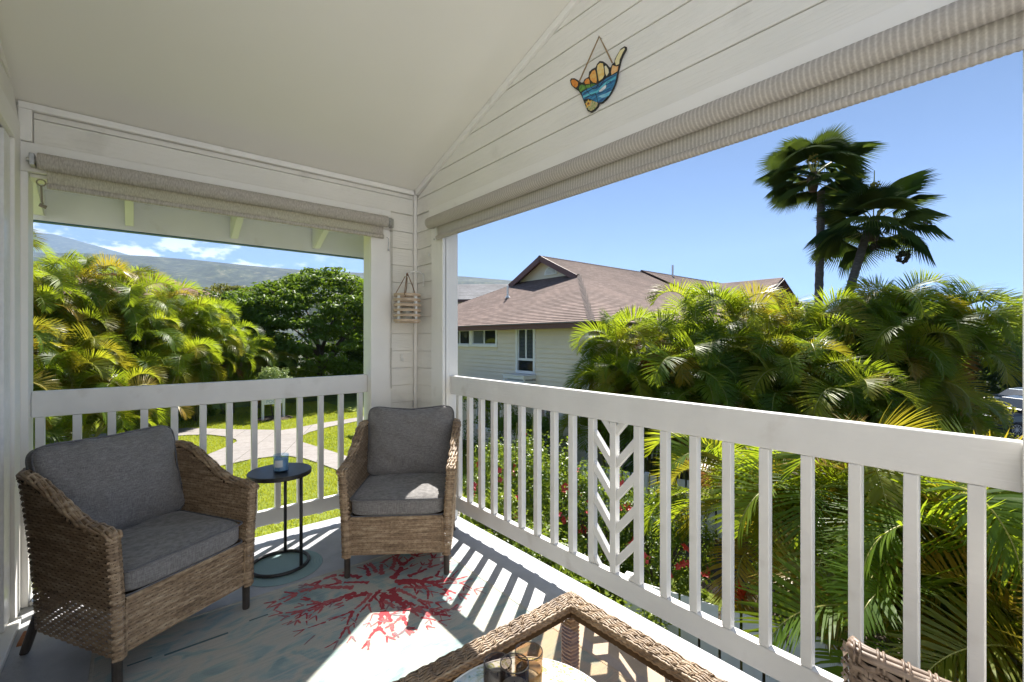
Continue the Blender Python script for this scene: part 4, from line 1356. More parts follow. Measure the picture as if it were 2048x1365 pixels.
# printed coral: flat forked branches
cr = random.Random(21)
reds = [[], [], []]
def coral(x, y, a, w, L, depth):
    if depth == 0 or w < 0.0022: return
    n = max(3, int(L / 0.012))
    lft, rgt = [], []
    px, py = x, y
    for i in range(n + 1):
        t = i / n
        ww = w * (1 - 0.45 * t) * (1 + 0.35 * math.sin(i * 2.3 + x * 90)) * cr.uniform(0.75, 1.2)
        lft.append((px - math.sin(a) * ww, py + math.cos(a) * ww))
        rgt.append((px + math.sin(a) * ww, py - math.cos(a) * ww))
        a += cr.uniform(-0.16, 0.16)
        px += math.cos(a) * L / n; py += math.sin(a) * L / n
    if cr.random() < (1.0 if depth > 2 else 0.88):
        reds[cr.choice((0, 0, 0, 1, 1)) if depth > 1 else cr.choice((0, 1, 1, 2))].append((lft, rgt))
    k = 2 if cr.random() < 0.78 else 3
    for j in range(k):
        coral(px, py, a + (j - (k - 1) / 2) * cr.uniform(0.55, 0.95), w * cr.uniform(0.55, 0.8), L * cr.uniform(0.55, 0.85), depth - 1)
    if depth > 1 and cr.random() < 0.6:
        coral((x + px) / 2, (y + py) / 2, a + cr.choice((-1, 1)) * cr.uniform(0.5, 0.9), w * 0.5, L * 0.5, depth - 2)
for k in range(21):
    a = 2 * math.pi * (k + cr.uniform(-0.3, 0.3)) / 21
    r0 = cr.uniform(0.05, 0.17)
    cx, cyy = 1.05 + r0 * math.cos(a), 2.34 + r0 * math.sin(a)
    coral(cx, cyy, a + cr.uniform(-0.2, 0.2), cr.uniform(0.012, 0.021), cr.uniform(0.115, 0.165), 4)
rcol = [((0.27, 0.022, 0.038), (0.40, 0.05, 0.06)), ((0.36, 0.045, 0.055), (0.46, 0.13, 0.13)), ((0.20, 0.10, 0.12), (0.30, 0.19, 0.20))]
lay = 0
for k in range(3):
    m = MB()
    for lft, rgt in reds[k]:
        n = len(lft)
        ok = all(RX0 + 0.02 < p[0] < RX1 - 0.02 and RY0 < p[1] < RY1 - 0.02 for p in lft + rgt)
        if not ok: continue
        lay += 1
        zc = 0.0052 + 0.0000045 * lay
        V = [(p[0] - 0.68, p[1] - 1.45, zc) for p in lft] + [(p[0] - 0.68, p[1] - 1.45, zc) for p in rgt]
        m.add(V, [(i, i + 1, n + i + 1, n + i) for i in range(n - 1)])
    m.build('coral_print', noise_mat('coral_red', [(0.3, rcol[k][0]), (0.6, rcol[k][1])], 0.9, (90, 260, 1), bump=0.3, bdist=0.001), rug)['kind'] = 'stuff'
# darker teal broken lines woven along the far and left edges
m = MB()
for (x0, x1, y, w) in ((0.10, 0.33, 2.40, 0.006), (-0.02, 0.06, 2.42, 0.004), (0.42, 0.50, 2.44, 0.004)):
    m.box(x0 - 0.68, x1 - 0.68, y - 1.45, y - 1.45 + w * 2, 0.0049, 0.0055)
for k in range(9):
    y = 2.25 - 0.045 * k
    m.box(-0.045 - 0.68, -0.022 - 0.68, y - 1.45, y - 1.45 + 0.028, 0.0049, 0.0055)
m.build('woven_line', noise_mat('rug_teal', [(0.3, (0.05, 0.10, 0.11)), (0.7, (0.12, 0.19, 0.2))], 0.9, (60, 200, 1)), rug)['kind'] = 'stuff'

# ------------------------------------------------------------------ glass topped wicker table
TX1, TY1, TZ = 1.178, 1.098, 0.45
TX0, TY0, FW = 0.02, 0.46, 0.056
tbx = thing('coffee_table', 'low wicker table with bronze tinted glass top beside the right railing', 'table', (0.6, 0.78, 0))
TO = Vector((0.6, 0.78, 0))
def braid(mb, p, q, inward):
    """flat braided strip on the table rim: bundles of long strands with crossing binders"""
    p = Vector(p); q = Vector(q); L = (q - p).length; t = (q - p) / L
    w = Vector(inward); u = Vector((0, 0, 1))
    per = 0.052
    for row in range(13):
        off = 0.003 + row * (FW - 0.006) / 12
        pts = []
        nn = int(L / 0.0085)
        for i in range(nn + 1):
            x = L * i / nn
            ph = 2 * math.pi * x / (per * 1.7) + row * 2.6
            pts.append(p + t * x + w * (off + 0.0036 * math.sin(ph)) + u * (0.0008 + 0.0022 * math.cos(ph * 2 + row)))
        mb.tube(pts, 0.0023, 5)
    k = int(L / per)
    for i in range(k):
        for g in range(3):
            x0 = per * (i + 0.25 + g * 0.335)
            if x0 > L - 0.02: continue
            for dd in (0, 0.0055):
                c = p + t * (x0 + dd) + w * (0.008 + g * 0.0175)
                mb.tube([c + w * -0.004 - u * 0.002, c + u * 0.0048 + t * 0.003, c + w * 0.008 + u * 0.0045 + t * 0.007, c + w * 0.012 - u * 0.002 + t * 0.009], 0.0021, 5)
    # side skirt strands
    for row in range(5):
        pts = []
        nn = int(L / 0.011)
        for i in range(nn + 1):
            x = L * i / nn
            pts.append(p + t * x - w * (0.001 + 0.002 * math.cos(math.pi * i + row * math.pi)) - u * (0.006 + row * 0.0095))
        mb.tube(pts, 0.005, 5)
    for row in range(3):                      # inner skirt down to the glass
        pts = []
        nn = int(L / 0.011)
        for i in range(nn + 1):
            x = L * i / nn
            pts.append(p + t * x + w * (FW + 0.001 + 0.002 * math.cos(math.pi * i + row * math.pi)) - u * (0.004 + row * 0.008))
        mb.tube(pts, 0.0045, 5)
m = MB()
cs = [Vector((TX0, TY0, TZ)), Vector((TX1, TY0, TZ)), Vector((TX1, TY1, TZ)), Vector((TX0, TY1, TZ))]
cs = [c - TO for c in cs]
ins = [(0, 1, 0), (-1, 0, 0), (0, -1, 0), (1, 0, 0)]
for k in range(4):
    braid(m, cs[k], cs[(k + 1) % 4], ins[k])
m.build('woven_frame', M['wicker'], tbx, smooth=True)['kind'] = 'stuff'
m = MB()
x0, y0, x1, y1 = TX0 - 0.6, TY0 - 0.78, TX1 - 0.6, TY1 - 0.78
m.box(x0 + 0.004, x0 + FW - 0.004, y0 + 0.004, y1 - 0.004, TZ - 0.048, TZ - 0.002)
m.box(x1 - FW + 0.004, x1 - 0.004, y0 + 0.004, y1 - 0.004, TZ - 0.048, TZ - 0.002)
m.box(x0 + FW - 0.003, x1 - FW + 0.003, y0 + 0.004, y0 + FW - 0.004, TZ - 0.047, TZ - 0.003)
m.box(x0 + FW - 0.003, x1 - FW + 0.003, y1 - FW + 0.004, y1 - 0.004, TZ - 0.047, TZ - 0.003)
m.build('frame_core', M['wicker_core'], tbx)
MB().box(x0 + FW - 0.002, x1 - FW + 0.002, y0 + FW - 0.002, y1 - FW + 0.002, TZ - 0.027, TZ - 0.021).build('glass_top', glass_mat('bronze_glass', (0.95, 0.83, 0.71), ior=1.5), tbx)
for (lx, ly) in ((x0 + 0.03, y0 + 0.03), (x1 - 0.03, y0 + 0.03), (x1 - 0.03, y1 - 0.03), (x0 + 0.03, y1 - 0.03)):
    m = MB()
    m.box(lx - 0.016, lx + 0.016, ly - 0.016, ly + 0.016, 0.0, TZ - 0.05)
    for row in range(32):
        z_ = 0.015 + row * 0.0125
        if z_ > TZ - 0.055: break
        d = 0.0185
        m.tube([(lx - d, ly - d, z_), (lx, ly - d - 0.003, z_), (lx + d, ly - d, z_), (lx + d + 0.003, ly, z_), (lx + d, ly + d, z_), (lx, ly + d + 0.003, z_), (lx - d, ly + d, z_), (lx - d - 0.003, ly, z_)], 0.0058, 5, closed=True)
    m.build('leg', M['wicker'], tbx)

GZ = TZ - 0.021
def plate_mat():
    m, n, l, b = new_mat('painted_ceramic')
    tc = n.new('ShaderNodeTexCoord')
    sp = n.new('ShaderNodeSeparateXYZ'); l.new(tc.outputs['Object'], sp.inputs[0])
    n1 = n.new('ShaderNodeTexNoise'); n1.inputs['Scale'].default_value = 15; n1.inputs['Detail'].default_value = 5; n1.inputs['Distortion'].default_value = 1.6
    l.new(tc.outputs['Object'], n1.inputs['Vector'])
    n2 = n.new('ShaderNodeTexNoise'); n2.inputs['Scale'].default_value = 32; n2.inputs['Detail'].default_value = 3; n2.inputs['Distortion'].default_value = 2.2
    l.new(tc.outputs['Object'], n2.inputs['Vector'])
    blue = ramp(n, [(0.40, (0.66, 0.74, 0.78)), (0.50, (0.50, 0.66, 0.76)), (0.535, (0.03, 0.26, 0.38)), (0.62, (0.10, 0.42, 0.52)), (0.66, (0.62, 0.72, 0.77))])
    green = ramp(n, [(0.40, (0.74, 0.76, 0.70)), (0.52, (0.70, 0.73, 0.60)), (0.56, (0.33, 0.36, 0.05)), (0.62, (0.50, 0.50, 0.16)), (0.70, (0.74, 0.75, 0.70))])
    l.new(n1.outputs['Fac'], blue.inputs['Fac']); l.new(n2.outputs['Fac'], green.inputs['Fac'])
    sd_ = n.new('ShaderNodeMath'); sd_.operation = 'MULTIPLY_ADD'; sd_.inputs[1].default_value = 9; sd_.inputs[2].default_value = 0.4; sd_.use_clamp = True
    l.new(sp.outputs['X'], sd_.inputs[0])
    mx = n.new('ShaderNodeMixRGB'); l.new(sd_.outputs[0], mx.inputs['Fac'])
    l.new(blue.outputs['Color'], mx.inputs['Color1']); l.new(green.outputs['Color'], mx.inputs['Color2'])
    l.new(mx.outputs['Color'], b.inputs['Base Color'])
    b.inputs['Roughness'].default_value = 0.15
    return m
pl = thing('round_platter', 'large round white platter painted with blue and green fronds on the glass table', 'platter', (0.69, 0.78, GZ))
MB().lathe([(0.12, 0.001), (0.14, 0.006), (0.205, 0.014), (0.228, 0.018), (0.226, 0.021), (0.20, 0.017), (0.13, 0.010), (0.0, 0.009)], 56, cap1=False).build('dish', plate_mat(), pl, smooth=True)
MB().tube([(0.2265 * math.cos(a), 0.2265 * math.sin(a), 0.0195) for a in np.linspace(0, 2 * math.pi, 57)[:-1]], 0.0032, 6, closed=True).build('rim', flat_mat('glazed_white', (0.76, 0.76, 0.74), 0.15), pl, smooth=True)
M['smoke'] = glass_mat('smoke_glass', (0.66, 0.62, 0.60), ior=1.5)
M['smoke_rim'] = flat_mat('smoke_rim', (0.08, 0.065, 0.055), 0.1)
M['amber'] = glass_mat('amber_smoke_glass', (0.76, 0.66, 0.55), ior=1.5)
for (x, y, ht, rr, mm, lab) in ((0.706, 0.905, 0.082, 0.036, 'smoke', 'smoky glass candle tumbler at the left of the three on the platter'),
                              (0.700, 0.832, 0.122, 0.035, 'smoke', 'tallest smoky glass candle tumbler standing nearest on the platter'),
                              (0.776, 0.866, 0.100, 0.036, 'amber', 'amber brown glass candle tumbler at the right of the three')):
    g = thing('candle_tumbler', lab, 'candle', (x, y, GZ + 0.0105), 0, 'candle tumblers on the platter')
    MB().lathe([(rr * 0.96, 0.0), (rr, 0.004), (rr, ht), (rr - 0.0022, ht), (rr - 0.0025, 0.009)], 30, cap1=False).build('glass', M[mm], g, smooth=True)
    MB().tube([((rr - 0.0011) * math.cos(a), (rr - 0.0011) * math.sin(a), ht) for a in np.linspace(0, 2 * math.pi, 31)[:-1]], 0.0014, 6, closed=True).build('rim', M['smoke_rim'], g, smooth=True)
    MB().lathe([(rr - 0.0035, 0.0095), (rr - 0.0035, ht * 0.55)], 24).build('wax', flat_mat('cream_wax', (0.62, 0.58, 0.45), 0.5), g)
    MB().tube([(0, 0, ht * 0.55), (0.001, 0.001, ht * 0.55 + 0.010)], 0.001, 5).build('wick', M['hand_black'], g)

# ------------------------------------------------------------------ small things by the door
o = MB().prism([(-0.045, 0), (0.045, 0), (0.045, 0.022), (-0.03, 0.008)], lambda a, b, d: (d - 0.014, a, b), 0.028).build('door_wedge', noise_mat('terracotta_wedge', [(0.3, (0.30, 0.10, 0.03)), (0.7, (0.42, 0.17, 0.06))], 0.7, (60, 60, 60)), bevel=0.002)
o.location = (-0.372, 2.93, 0.0); o.rotation_euler = (0, 0, R(-8))
tag(o, 'small reddish brown wooden wedge on the floor by the door threshold', 'wedge')
bk = thing('floor_bracket', 'small metal bracket screwed at the foot of the left opening', 'bracket', (-0.378, 3.30, 0.0))
MB().box(-0.02, 0.02, -0.03, 0.03, 0.0, 0.004).build('plate', M['metal'], bk, bevel=0.001)
MB().tube([(-0.012, -0.028, 0.016), (-0.012, 0.028, 0.016)], 0.010, 10).build('barrel', M['metal'], bk)

# ================================================================== outdoors
G = -3.0
def ground_mesh(name, poly, z, mat, kind_label, thick=0.0):
    tri = geometry.tessellate_polygon([[Vector((a, b, 0)) for a, b in poly]])
    m = MB()
    n = len(poly)
    V = [(a, b, z) for a, b in poly]
    F = [tuple(t) for t in tri]
    if thick:
        V += [(a, b, z - thick) for a, b in poly]
        F += [(i, (i + 1) % n, (i + 1) % n + n, i + n) for i in range(n)]
    m.add(V, F)
    o = m.build(name, mat)
    structure(o, kind_label)
    return o
# ground reaching to the horizon
M['earth'] = noise_mat('far_ground', [(0.3, (0.045, 0.06, 0.025)), (0.7, (0.10, 0.10, 0.05))], 0.95, (0.02, 0.02, 0.02), detail=8)
gm = MB()
rr = [0, 40, 120, 400, 1500, 5000, 9000]
V = [(0, 0, G - 0.02)]; F = []
for r_ in rr[1:]:
    for k in range(48):
        a = 2 * math.pi * k / 48
        V.append((r_ * math.cos(a), r_ * math.sin(a), G - 0.02))
for k in range(48): F.append((0, 1 + k, 1 + (k + 1) % 48))
for i in range(len(rr) - 2):
    for k in range(48):
        F.append((1 + i * 48 + k, 1 + (i + 1) * 48 + k, 1 + (i + 1) * 48 + (k + 1) % 48, 1 + i * 48 + (k + 1) % 48))
gm.add(V, F)
structure(gm.build('ground', M['earth']), 'open ground running out to the horizon')

PATH = [(-9, 29.8), (2.0, 26.99), (3.1, 25.75), (3.74, 25.05), (5.01, 23.85), (5.36, 23.45), (5.9, 23.55), (7.18, 24.05), (9.2, 24.5), (14, 26.3), (14, 25.0),
        (9.0, 23.5), (7.4, 22.9), (6.2, 22.1), (5.42, 21.08), (5.42, 20.2), (5.75, 18.4), (6.03, 16.7), (6.5, 13), (7.1, 8), (5.8, 8), (5.45, 12),
        (5.15, 15.2), (4.95, 16.4), (4.75, 17.4), (4.44, 18.05), (3.9, 18.45), (3.2, 18.5), (2.13, 18.15), (0, 17.3), (-6, 15.0), (-6, 16.8), (0, 19.3), (2.1, 20.24), (2.9, 21.3), (3.35, 22.1), (3.38, 22.6),
        (3.1, 23.6), (2.6, 24.5), (1.85, 25.0), (-9, 27.6)]
M['concrete'] = noise_mat('path_concrete', [(0.3, (0.24, 0.215, 0.20)), (0.7, (0.31, 0.285, 0.27))], 0.8, (6, 6, 6), bump=0.3, bscale=(60, 60, 60), bdist=0.002,
                          wear=((0.22, 0.20, 0.19), 0.9, 0.55, 0.8))
def add_joints(m, scale, width):
    n = m.node_tree.nodes; l = m.node_tree.links; b = n['Principled BSDF']
    src = b.inputs['Base Color'].links[0].from_socket
    tc = n.new('ShaderNodeTexCoord'); br = n.new('ShaderNodeTexBrick')
    mp = n.new('ShaderNodeMapping'); mp.inputs['Rotation'].default_value = (0, 0, 0.45)
    l.new(tc.outputs['Object'], mp.inputs['Vector']); l.new(mp.outputs['Vector'], br.inputs['Vector'])
    br.inputs['Scale'].default_value = 1; br.inputs['Brick Width'].default_value = scale; br.inputs['Row Height'].default_value = scale
    br.offset = 0.0; br.inputs['Mortar Size'].default_value = width
    br.inputs['Color1'].default_value = (1, 1, 1, 1); br.inputs['Color2'].default_value = (0.90, 0.90, 0.90, 1); br.inputs['Mortar'].default_value = (0.45, 0.43, 0.4, 1)
    mx = n.new('ShaderNodeMixRGB'); mx.blend_type = 'MULTIPLY'; mx.inputs['Fac'].default_value = 1
    l.new(src, mx.inputs['Color1']); l.new(br.outputs['Color'], mx.inputs['Color2']); l.new(mx.outputs['Color'], b.inputs['Base Color'])
add_joints(M['concrete'], 1.4, 0.014)
M['soil'] = noise_mat('garden_soil', [(0.3, (0.03, 0.022, 0.015)), (0.7, (0.07, 0.05, 0.032))], 0.95, (7, 7, 7), bump=0.8, bdist=0.02)
M['lawn'] = noise_mat('lawn_base', [(0.3, (0.12, 0.17, 0.014)), (0.7, (0.22, 0.26, 0.022))], 0.9, (1.2, 1.2, 1.2), detail=8, bump=0.8, bscale=(40, 40, 40), bdist=0.02)
M['asphalt'] = noise_mat('asphalt', [(0.3, (0.035, 0.035, 0.037)), (0.7, (0.06, 0.06, 0.06))], 0.85, (40, 40, 40), bump=0.5, bdist=0.006)
ground_mesh('lawn', [(-30, 3.46), (7.6, 3.46), (7.6, 8), (10.2, 8.6), (10.2, 23.2), (24, 23.2), (24, 60), (-30, 60)], G - 0.012, M['lawn'], 'sunlit lawn below the balcony')
ground_mesh('garden_soil', [(0, -12), (24.5, -12), (24.5, 8.6), (10.2, 8.6), (7.6, 8), (7.6, 3.46), (0, 3.46)], G - 0.010, M['soil'], 'dark planting bed below the right railing')
ground_mesh('parking', [(24.6, -30), (70, -30), (70, 8.4), (24.6, 8.4)], G - 0.004, M['asphalt'], 'asphalt parking strip behind the hedge')
ground_mesh('garden_path', PATH, G + 0.03, M['concrete'], 'pale concrete garden path branching across the lawn', 0.06)

# grass blades over the lawn that shows
def inside(poly, X, Y):
    r = np.zeros(X.shape, bool)
    n = len(poly)
    for i in range(n):
        x0, y0 = poly[i]; x1, y1 = poly[(i + 1) % n]
        c = ((y0 > Y) != (y1 > Y)) & (X < (x1 - x0) * (Y - y0) / ((y1 - y0) if abs(y1 - y0) > 1e-9 else 1e-9) + x0)
        r ^= c
    return r
NB = 190000
gx = NP.uniform(-3, 11, NB * 2); gy = NP.uniform(5, 33, NB * 2)
keep = ~inside(PATH, gx, gy) & (gx < 10.1) & (NP.random(NB * 2) < 30 / (10 + gy))
gx = gx[keep][:NB]; gy = gy[keep][:NB]
nb = len(gx)
ang = NP.uniform(0, 2 * np.pi, nb); hh = NP.uniform(0.035, 0.085, nb); ww = NP.uniform(0.008, 0.017, nb); le = NP.uniform(0, 0.05, nb)
dx, dy = np.cos(ang), np.sin(ang)
b0 = np.stack([gx - dx * ww, gy - dy * ww, np.full(nb, G - 0.02)], 1)
b1 = np.stack([gx + dx * ww, gy + dy * ww, np.full(nb, G - 0.02)], 1)
b2 = np.stack([gx - dy * le, gy + dx * le, G - 0.012 + hh], 1)
V = np.stack([b0, b1, b2], 1).reshape(-1, 3)
T = np.arange(nb * 3).reshape(-1, 3)
M['grass'] = leaf_mat('grass_blades', [(0.15, (0.16, 0.22, 0.012)), (0.5, (0.30, 0.35, 0.02)), (0.85, (0.46, 0.45, 0.04))], (0.60, 0.64, 0.04), 0.45, 0.5, 0.55)
tag(link('grass', np_mesh('grass', V, None, T, [M['grass']])), 'short bright green grass of the lawn', kind='stuff')

# ------------------------------------------------------------------ palm fronds (shared meshes)
FROND_STOPS = [(0.02, (0.05, 0.11, 0.014)), (0.35, (0.09, 0.165, 0.016)), (0.62, (0.15, 0.22, 0.018)), (0.82, (0.24, 0.27, 0.02)), (0.97, (0.32, 0.24, 0.03))]
M['frond'] = leaf_mat('areca_leaflets', FROND_STOPS, (0.50, 0.60, 0.02), 0.58, 0.45, 0.8, 0.3)
M['rachis'] = noise_mat('frond_rachis', [(0.3, (0.20, 0.22, 0.04)), (0.7, (0.36, 0.33, 0.07))], 0.45, (3, 3, 3))
M['dry'] = leaf_mat('dry_frond', [(0.2, (0.16, 0.07, 0.02)), (0.8, (0.34, 0.16, 0.04))], (0.4, 0.2, 0.05), 0.3, 0.7, 2.0, 0.2)
M['golden'] = leaf_mat('golden_frond', [(0.1, (0.14, 0.17, 0.015)), (0.5, (0.24, 0.22, 0.016)), (0.9, (0.36, 0.22, 0.02))], (0.55, 0.48, 0.03), 0.5, 0.35, 0.8, 0.5)
M['spear'] = leaf_mat('young_spear', [(0.1, (0.12, 0.2, 0.02)), (0.9, (0.22, 0.28, 0.03))], (0.4, 0.5, 0.04), 0.4, 0.35, 0.8)
M['cane'] = noise_mat('palm_cane', [(0.3, (0.14, 0.15, 0.04)), (0.55, (0.26, 0.24, 0.08)), (0.75, (0.16, 0.12, 0.06))], 0.5, (6, 6, 14))
M['trunk_grey'] = noise_mat('palm_trunk_grey', [(0.3, (0.06, 0.05, 0.045)), (0.7, (0.13, 0.115, 0.10))], 0.9, (6, 6, 40), bump=0.8, bscale=(4, 4, 30), bdist=0.02)
M['bark'] = noise_mat('tree_bark', [(0.3, (0.07, 0.05, 0.035)), (0.7, (0.15, 0.11, 0.08))], 0.9, (8, 8, 3), bump=0.8, bdist=0.02)

def frond_mesh(name, seed, L, e0, bend, npair=58, ll=0.46, lw=0.016, vee=32, droop=0.22, side=0.0, mats=None, twist=0.0):
    """pinnate frond from the origin along +x; e0 start elevation, bend total fall in degrees"""
    rs = np.random.default_rng(seed)
    n = 26
    pts = [Vector((0, 0, 0))]
    e = R(e0); az = 0.0
    dirs = []
    for i in range(n):
        t = i / (n - 1)
        ee = e - R(bend) * (t ** 1.45)
        az = side * t * t
        d = Vector((math.cos(ee) * math.cos(az), math.cos(ee) * math.sin(az), math.sin(ee)))
        dirs.append(d)
        pts.append(pts[-1] + d * (L / n))
    mb = MB()
    rad = [0.016 * (1 - 0.85 * i / n) + 0.002 for i in range(n + 1)]
    mb.tube(pts, rad, 5, caps=False, mi=1)
    V = []; F = []
    def sample(t):
        f = t * n; i = min(int(f), n - 1); a = f - i
        return pts[i].lerp(pts[i + 1], a), dirs[min(i, n - 1)]
    for k in range(npair):
        t = 0.16 + 0.83 * k / (npair - 1)
        for sgn in (-1, 1):
            tt = min(0.999, max(0.14, t + rs.normal(0, 0.004)))
            P, T = sample(tt)
            S = Vector((-T.y, T.x, 0))
            if S.length < 0.05: S = Vector((0, 1, 0))
            S.normalize()
            U = T.cross(S) * -1 if T.cross(S).z < 0 else T.cross(S)
            if twist:
                ca, sa = math.cos(twist * tt), math.sin(twist * tt)
                S, U = S * ca + U * sa, U * ca - S * sa
            S = S * sgn
            prof = (0.50 + 0.60 * math.sin(math.pi * min(1, (tt - 0.10) * 1.15))) * (1.0 if tt < 0.85 else 1 - (tt - 0.85) * 3.0)
            l_ = ll * max(0.22, prof) * rs.uniform(0.9, 1.1)
            a = R(80 - 40 * tt + rs.normal(0, 2.5))
            v_ = R(vee * (1 - 0.35 * tt) + rs.normal(0, 4))
            D = T * math.cos(a) + (S * math.cos(v_) + U * math.sin(v_)) * math.sin(a)
            D.normalize()
            Wd = (T - D * T.dot(D))
            Wd = Wd.normalized() if Wd.length > 0.05 else U
            o = len(V)
            p = P.copy(); d = D.copy()
            segs = 3
            w_ = lw * rs.uniform(0.85, 1.15)
            for s_ in range(segs + 1):
                wf = (0.55, 1.0, 0.8, 0.0)[s_]
                if s_ < segs:
                    V.append(p - Wd * w_ * wf); V.append(p + Wd * w_ * wf)
                else:
                    V.append(p)
                d = (d + Vector((0, 0, -1)) * droop * (0.30 if s_ == 0 else 0.55) * rs.uniform(0.7, 1.3)).normalized()
                p = p + d * l_ / segs
            F += [(o, o + 1, o + 3, o + 2), (o + 2, o + 3, o + 5, o + 4), (o + 4, o + 5, o + 6)]
    mb.add(V, F, 0)
    me = bpy.data.meshes.new(name)
    me.from_pydata([tuple(p) for p in mb.v], [], mb.f)
    for mm in mats or (M['frond'], M['rachis']): me.materials.append(mm)
    me.polygons.foreach_set('material_index', mb.mi)
    me.update()
    return me

FR = {'up': [], 'mid': [], 'low': []}
for s in range(3):
    FR['up'].append(frond_mesh('frond', 100 + s, 2.0, 80, 130 + 16 * s, ll=0.60, lw=0.0135, side=0.25 * (s - 1), vee=46, twist=0.3 * (s - 1)))
    FR['mid'].append(frond_mesh('frond', 200 + s, 2.1, 62, 140 + 16 * s, ll=0.62, lw=0.0135, side=0.35 * (s - 1), vee=40, twist=0.5 * (s - 1)))
    FR['low'].append(frond_mesh('frond', 300 + s, 2.1, 32, 112 + 12 * s, ll=0.58, lw=0.0135, side=0.3 * (s - 1), vee=26, droop=0.35, twist=0.4 * (1 - s)))
def variant(me, m0):
    c = me.copy(); c.materials[0] = m0
    return c
GOLD = {k: [variant(x, M['golden']) for x in v] for k, v in FR.items()}
DRY = [variant(x, M['dry']) for x in FR['low']]

def frond_obj(me, parent, loc, az, tilt, scale):
    o = bpy.data.objects.new('frond', me)
    COL.objects.link(o)
    o.parent = parent
    o.location = loc
    o.rotation_euler = (RNG.uniform(-0.25, 0.25), tilt, az)
    o.scale = (scale, scale, scale)
    return o

def palm_crown(parent, loc, scale=1.0, n=8, gold=0.12, dry=0.0, phase=None, lean=(0, 0)):
    """crown of fronds: young ones upright, old ones hanging"""
    az = RNG.uniform(0, 6.28) if phase is None else phase
    for k in range(n):
        t = (k + 0.5) / n
        kind = 'up' if t < 0.34 else ('mid' if t < 0.74 else 'low')
        bank = GOLD if RNG.random() < gold * (0.5 + t) else FR
        me = RNG.choice(bank[kind])
        if kind == 'low' and RNG.random() < dry: me = RNG.choice(DRY)
        frond_obj(me, parent, loc, az + k * 2.39996, RNG.uniform(-0.12, 0.12), scale * RNG.uniform(0.82, 1.1))
    if RNG.random() < 0.5:           # closed spear leaf
        m = MB()
        h = 1.3 * scale
        a = RNG.uniform(0, 6.28)
        m.add([(0.02, 0, 0), (-0.01, 0.017, 0), (-0.01, -0.017, 0), (0.022 + 0.05 * math.cos(a), 0.05 * math.sin(a), h * 0.5), (-0.016 + 0.05 * math.cos(a), 0.02 + 0.05 * math.sin(a), h * 0.5), (-0.016 + 0.05 * math.cos(a), -0.02 + 0.05 * math.sin(a), h * 0.5), (0.2 * math.cos(a), 0.2 * math.sin(a), h)],
              [(0, 1, 4, 3), (1, 2, 5, 4), (2, 0, 3, 5), (3, 4, 6), (4, 5, 6), (5, 3, 6)])
        o = m.build('spear_leaf', M['spear'], parent)
        o.location = loc

def areca(label, base, crowns, scale=1.0, n=8, gold=0.12, dry=0.05, group=None):
    """clump of canes; crowns are (x, y, z) in the world"""
    t = thing('areca_palm', label, 'palm', (base[0], base[1], G), 0, group)
    for (cx, cyy, cz) in crowns:
        lx, ly, lz = cx - base[0], cyy - base[1], cz - G
        m = MB()
        bx, by = lx * 0.25, ly * 0.25
        pts = [(bx + (lx - bx) * q ** 1.5, by + (ly - by) * q ** 1.5, lz * q) for q in (0, 0.25, 0.5, 0.75, 1.0)]
        m.tube(pts, [0.05 * scale, 0.045 * scale, 0.042 * scale, 0.045 * scale, 0.03 * scale], 7)
        m.build('cane', M['cane'], t, smooth=True)
        palm_crown(t, (lx, ly, lz), scale, n, gold, dry)
    return t

FWD = Vector((0.63952, 0.76877, 0)); RGT = Vector((0.76877, -0.63952, 0))
def crowns_for(base, top, spread, count, zlow=-2.2):
    """crowns filling the face of a clump from near the ground to its top"""
    out = [(base[0] + RNG.uniform(-0.2, 0.2), base[1] + RNG.uniform(-0.2, 0.2), top + 0.25)]
    for k in range(count - 1):
        q = (k + 0.7) / count
        z = top - 0.25 - (top - zlow) * q * 0.97
        a = RNG.uniform(0, 6.28); r_ = spread * (0.35 + 0.65 * RNG.random())
        out.append((base[0] + r_ * math.cos(a), base[1] + r_ * math.sin(a), z + RNG.uniform(-0.25, 0.25)))
    return out

LEFT = [((-2.83, 24.4), 3.2, 'tall areca palm clump at the far left of the lawn hedge, nearest the door frame'),
        ((-1.75, 26.2), 3.9, 'tall areca palm clump second from the left in the lawn hedge'),
        ((-0.40, 26.6), 3.85, 'tall areca palm clump with one looped frond against the clouds'),
        ((1.15, 27.9), 3.1, 'areca palm clump in the middle of the lawn hedge'),
        ((2.75, 29.2), 2.55, 'areca palm clump right of the middle of the lawn hedge'),
        ((4.3, 30.6), 1.5, 'shorter areca palm clump before the dark leafy tree'),
        ((5.9, 32.0), 0.3, 'lowest areca palm clump at the right end of the lawn hedge, behind the sign'),
        ((-3.3, 22.2), 1.2, 'low golden areca palm clump behind the left end of the short railing'),
        ((-1.6, 23.4), 0.6, 'low golden areca palm clump behind the left armchair'),
        ((0.5, 25.8), 1.6, 'bushy areca palm clump in front of the hedge by the path end')]
for (b, top, lab) in LEFT:
    areca(lab, b, crowns_for(b, top - 0.45, 1.35, 13 if top > 1.7 else 8), 1.05, 10, 0.20 if b[0] < 0.6 else 0.08, 0.06, 'areca palms along the lawn')

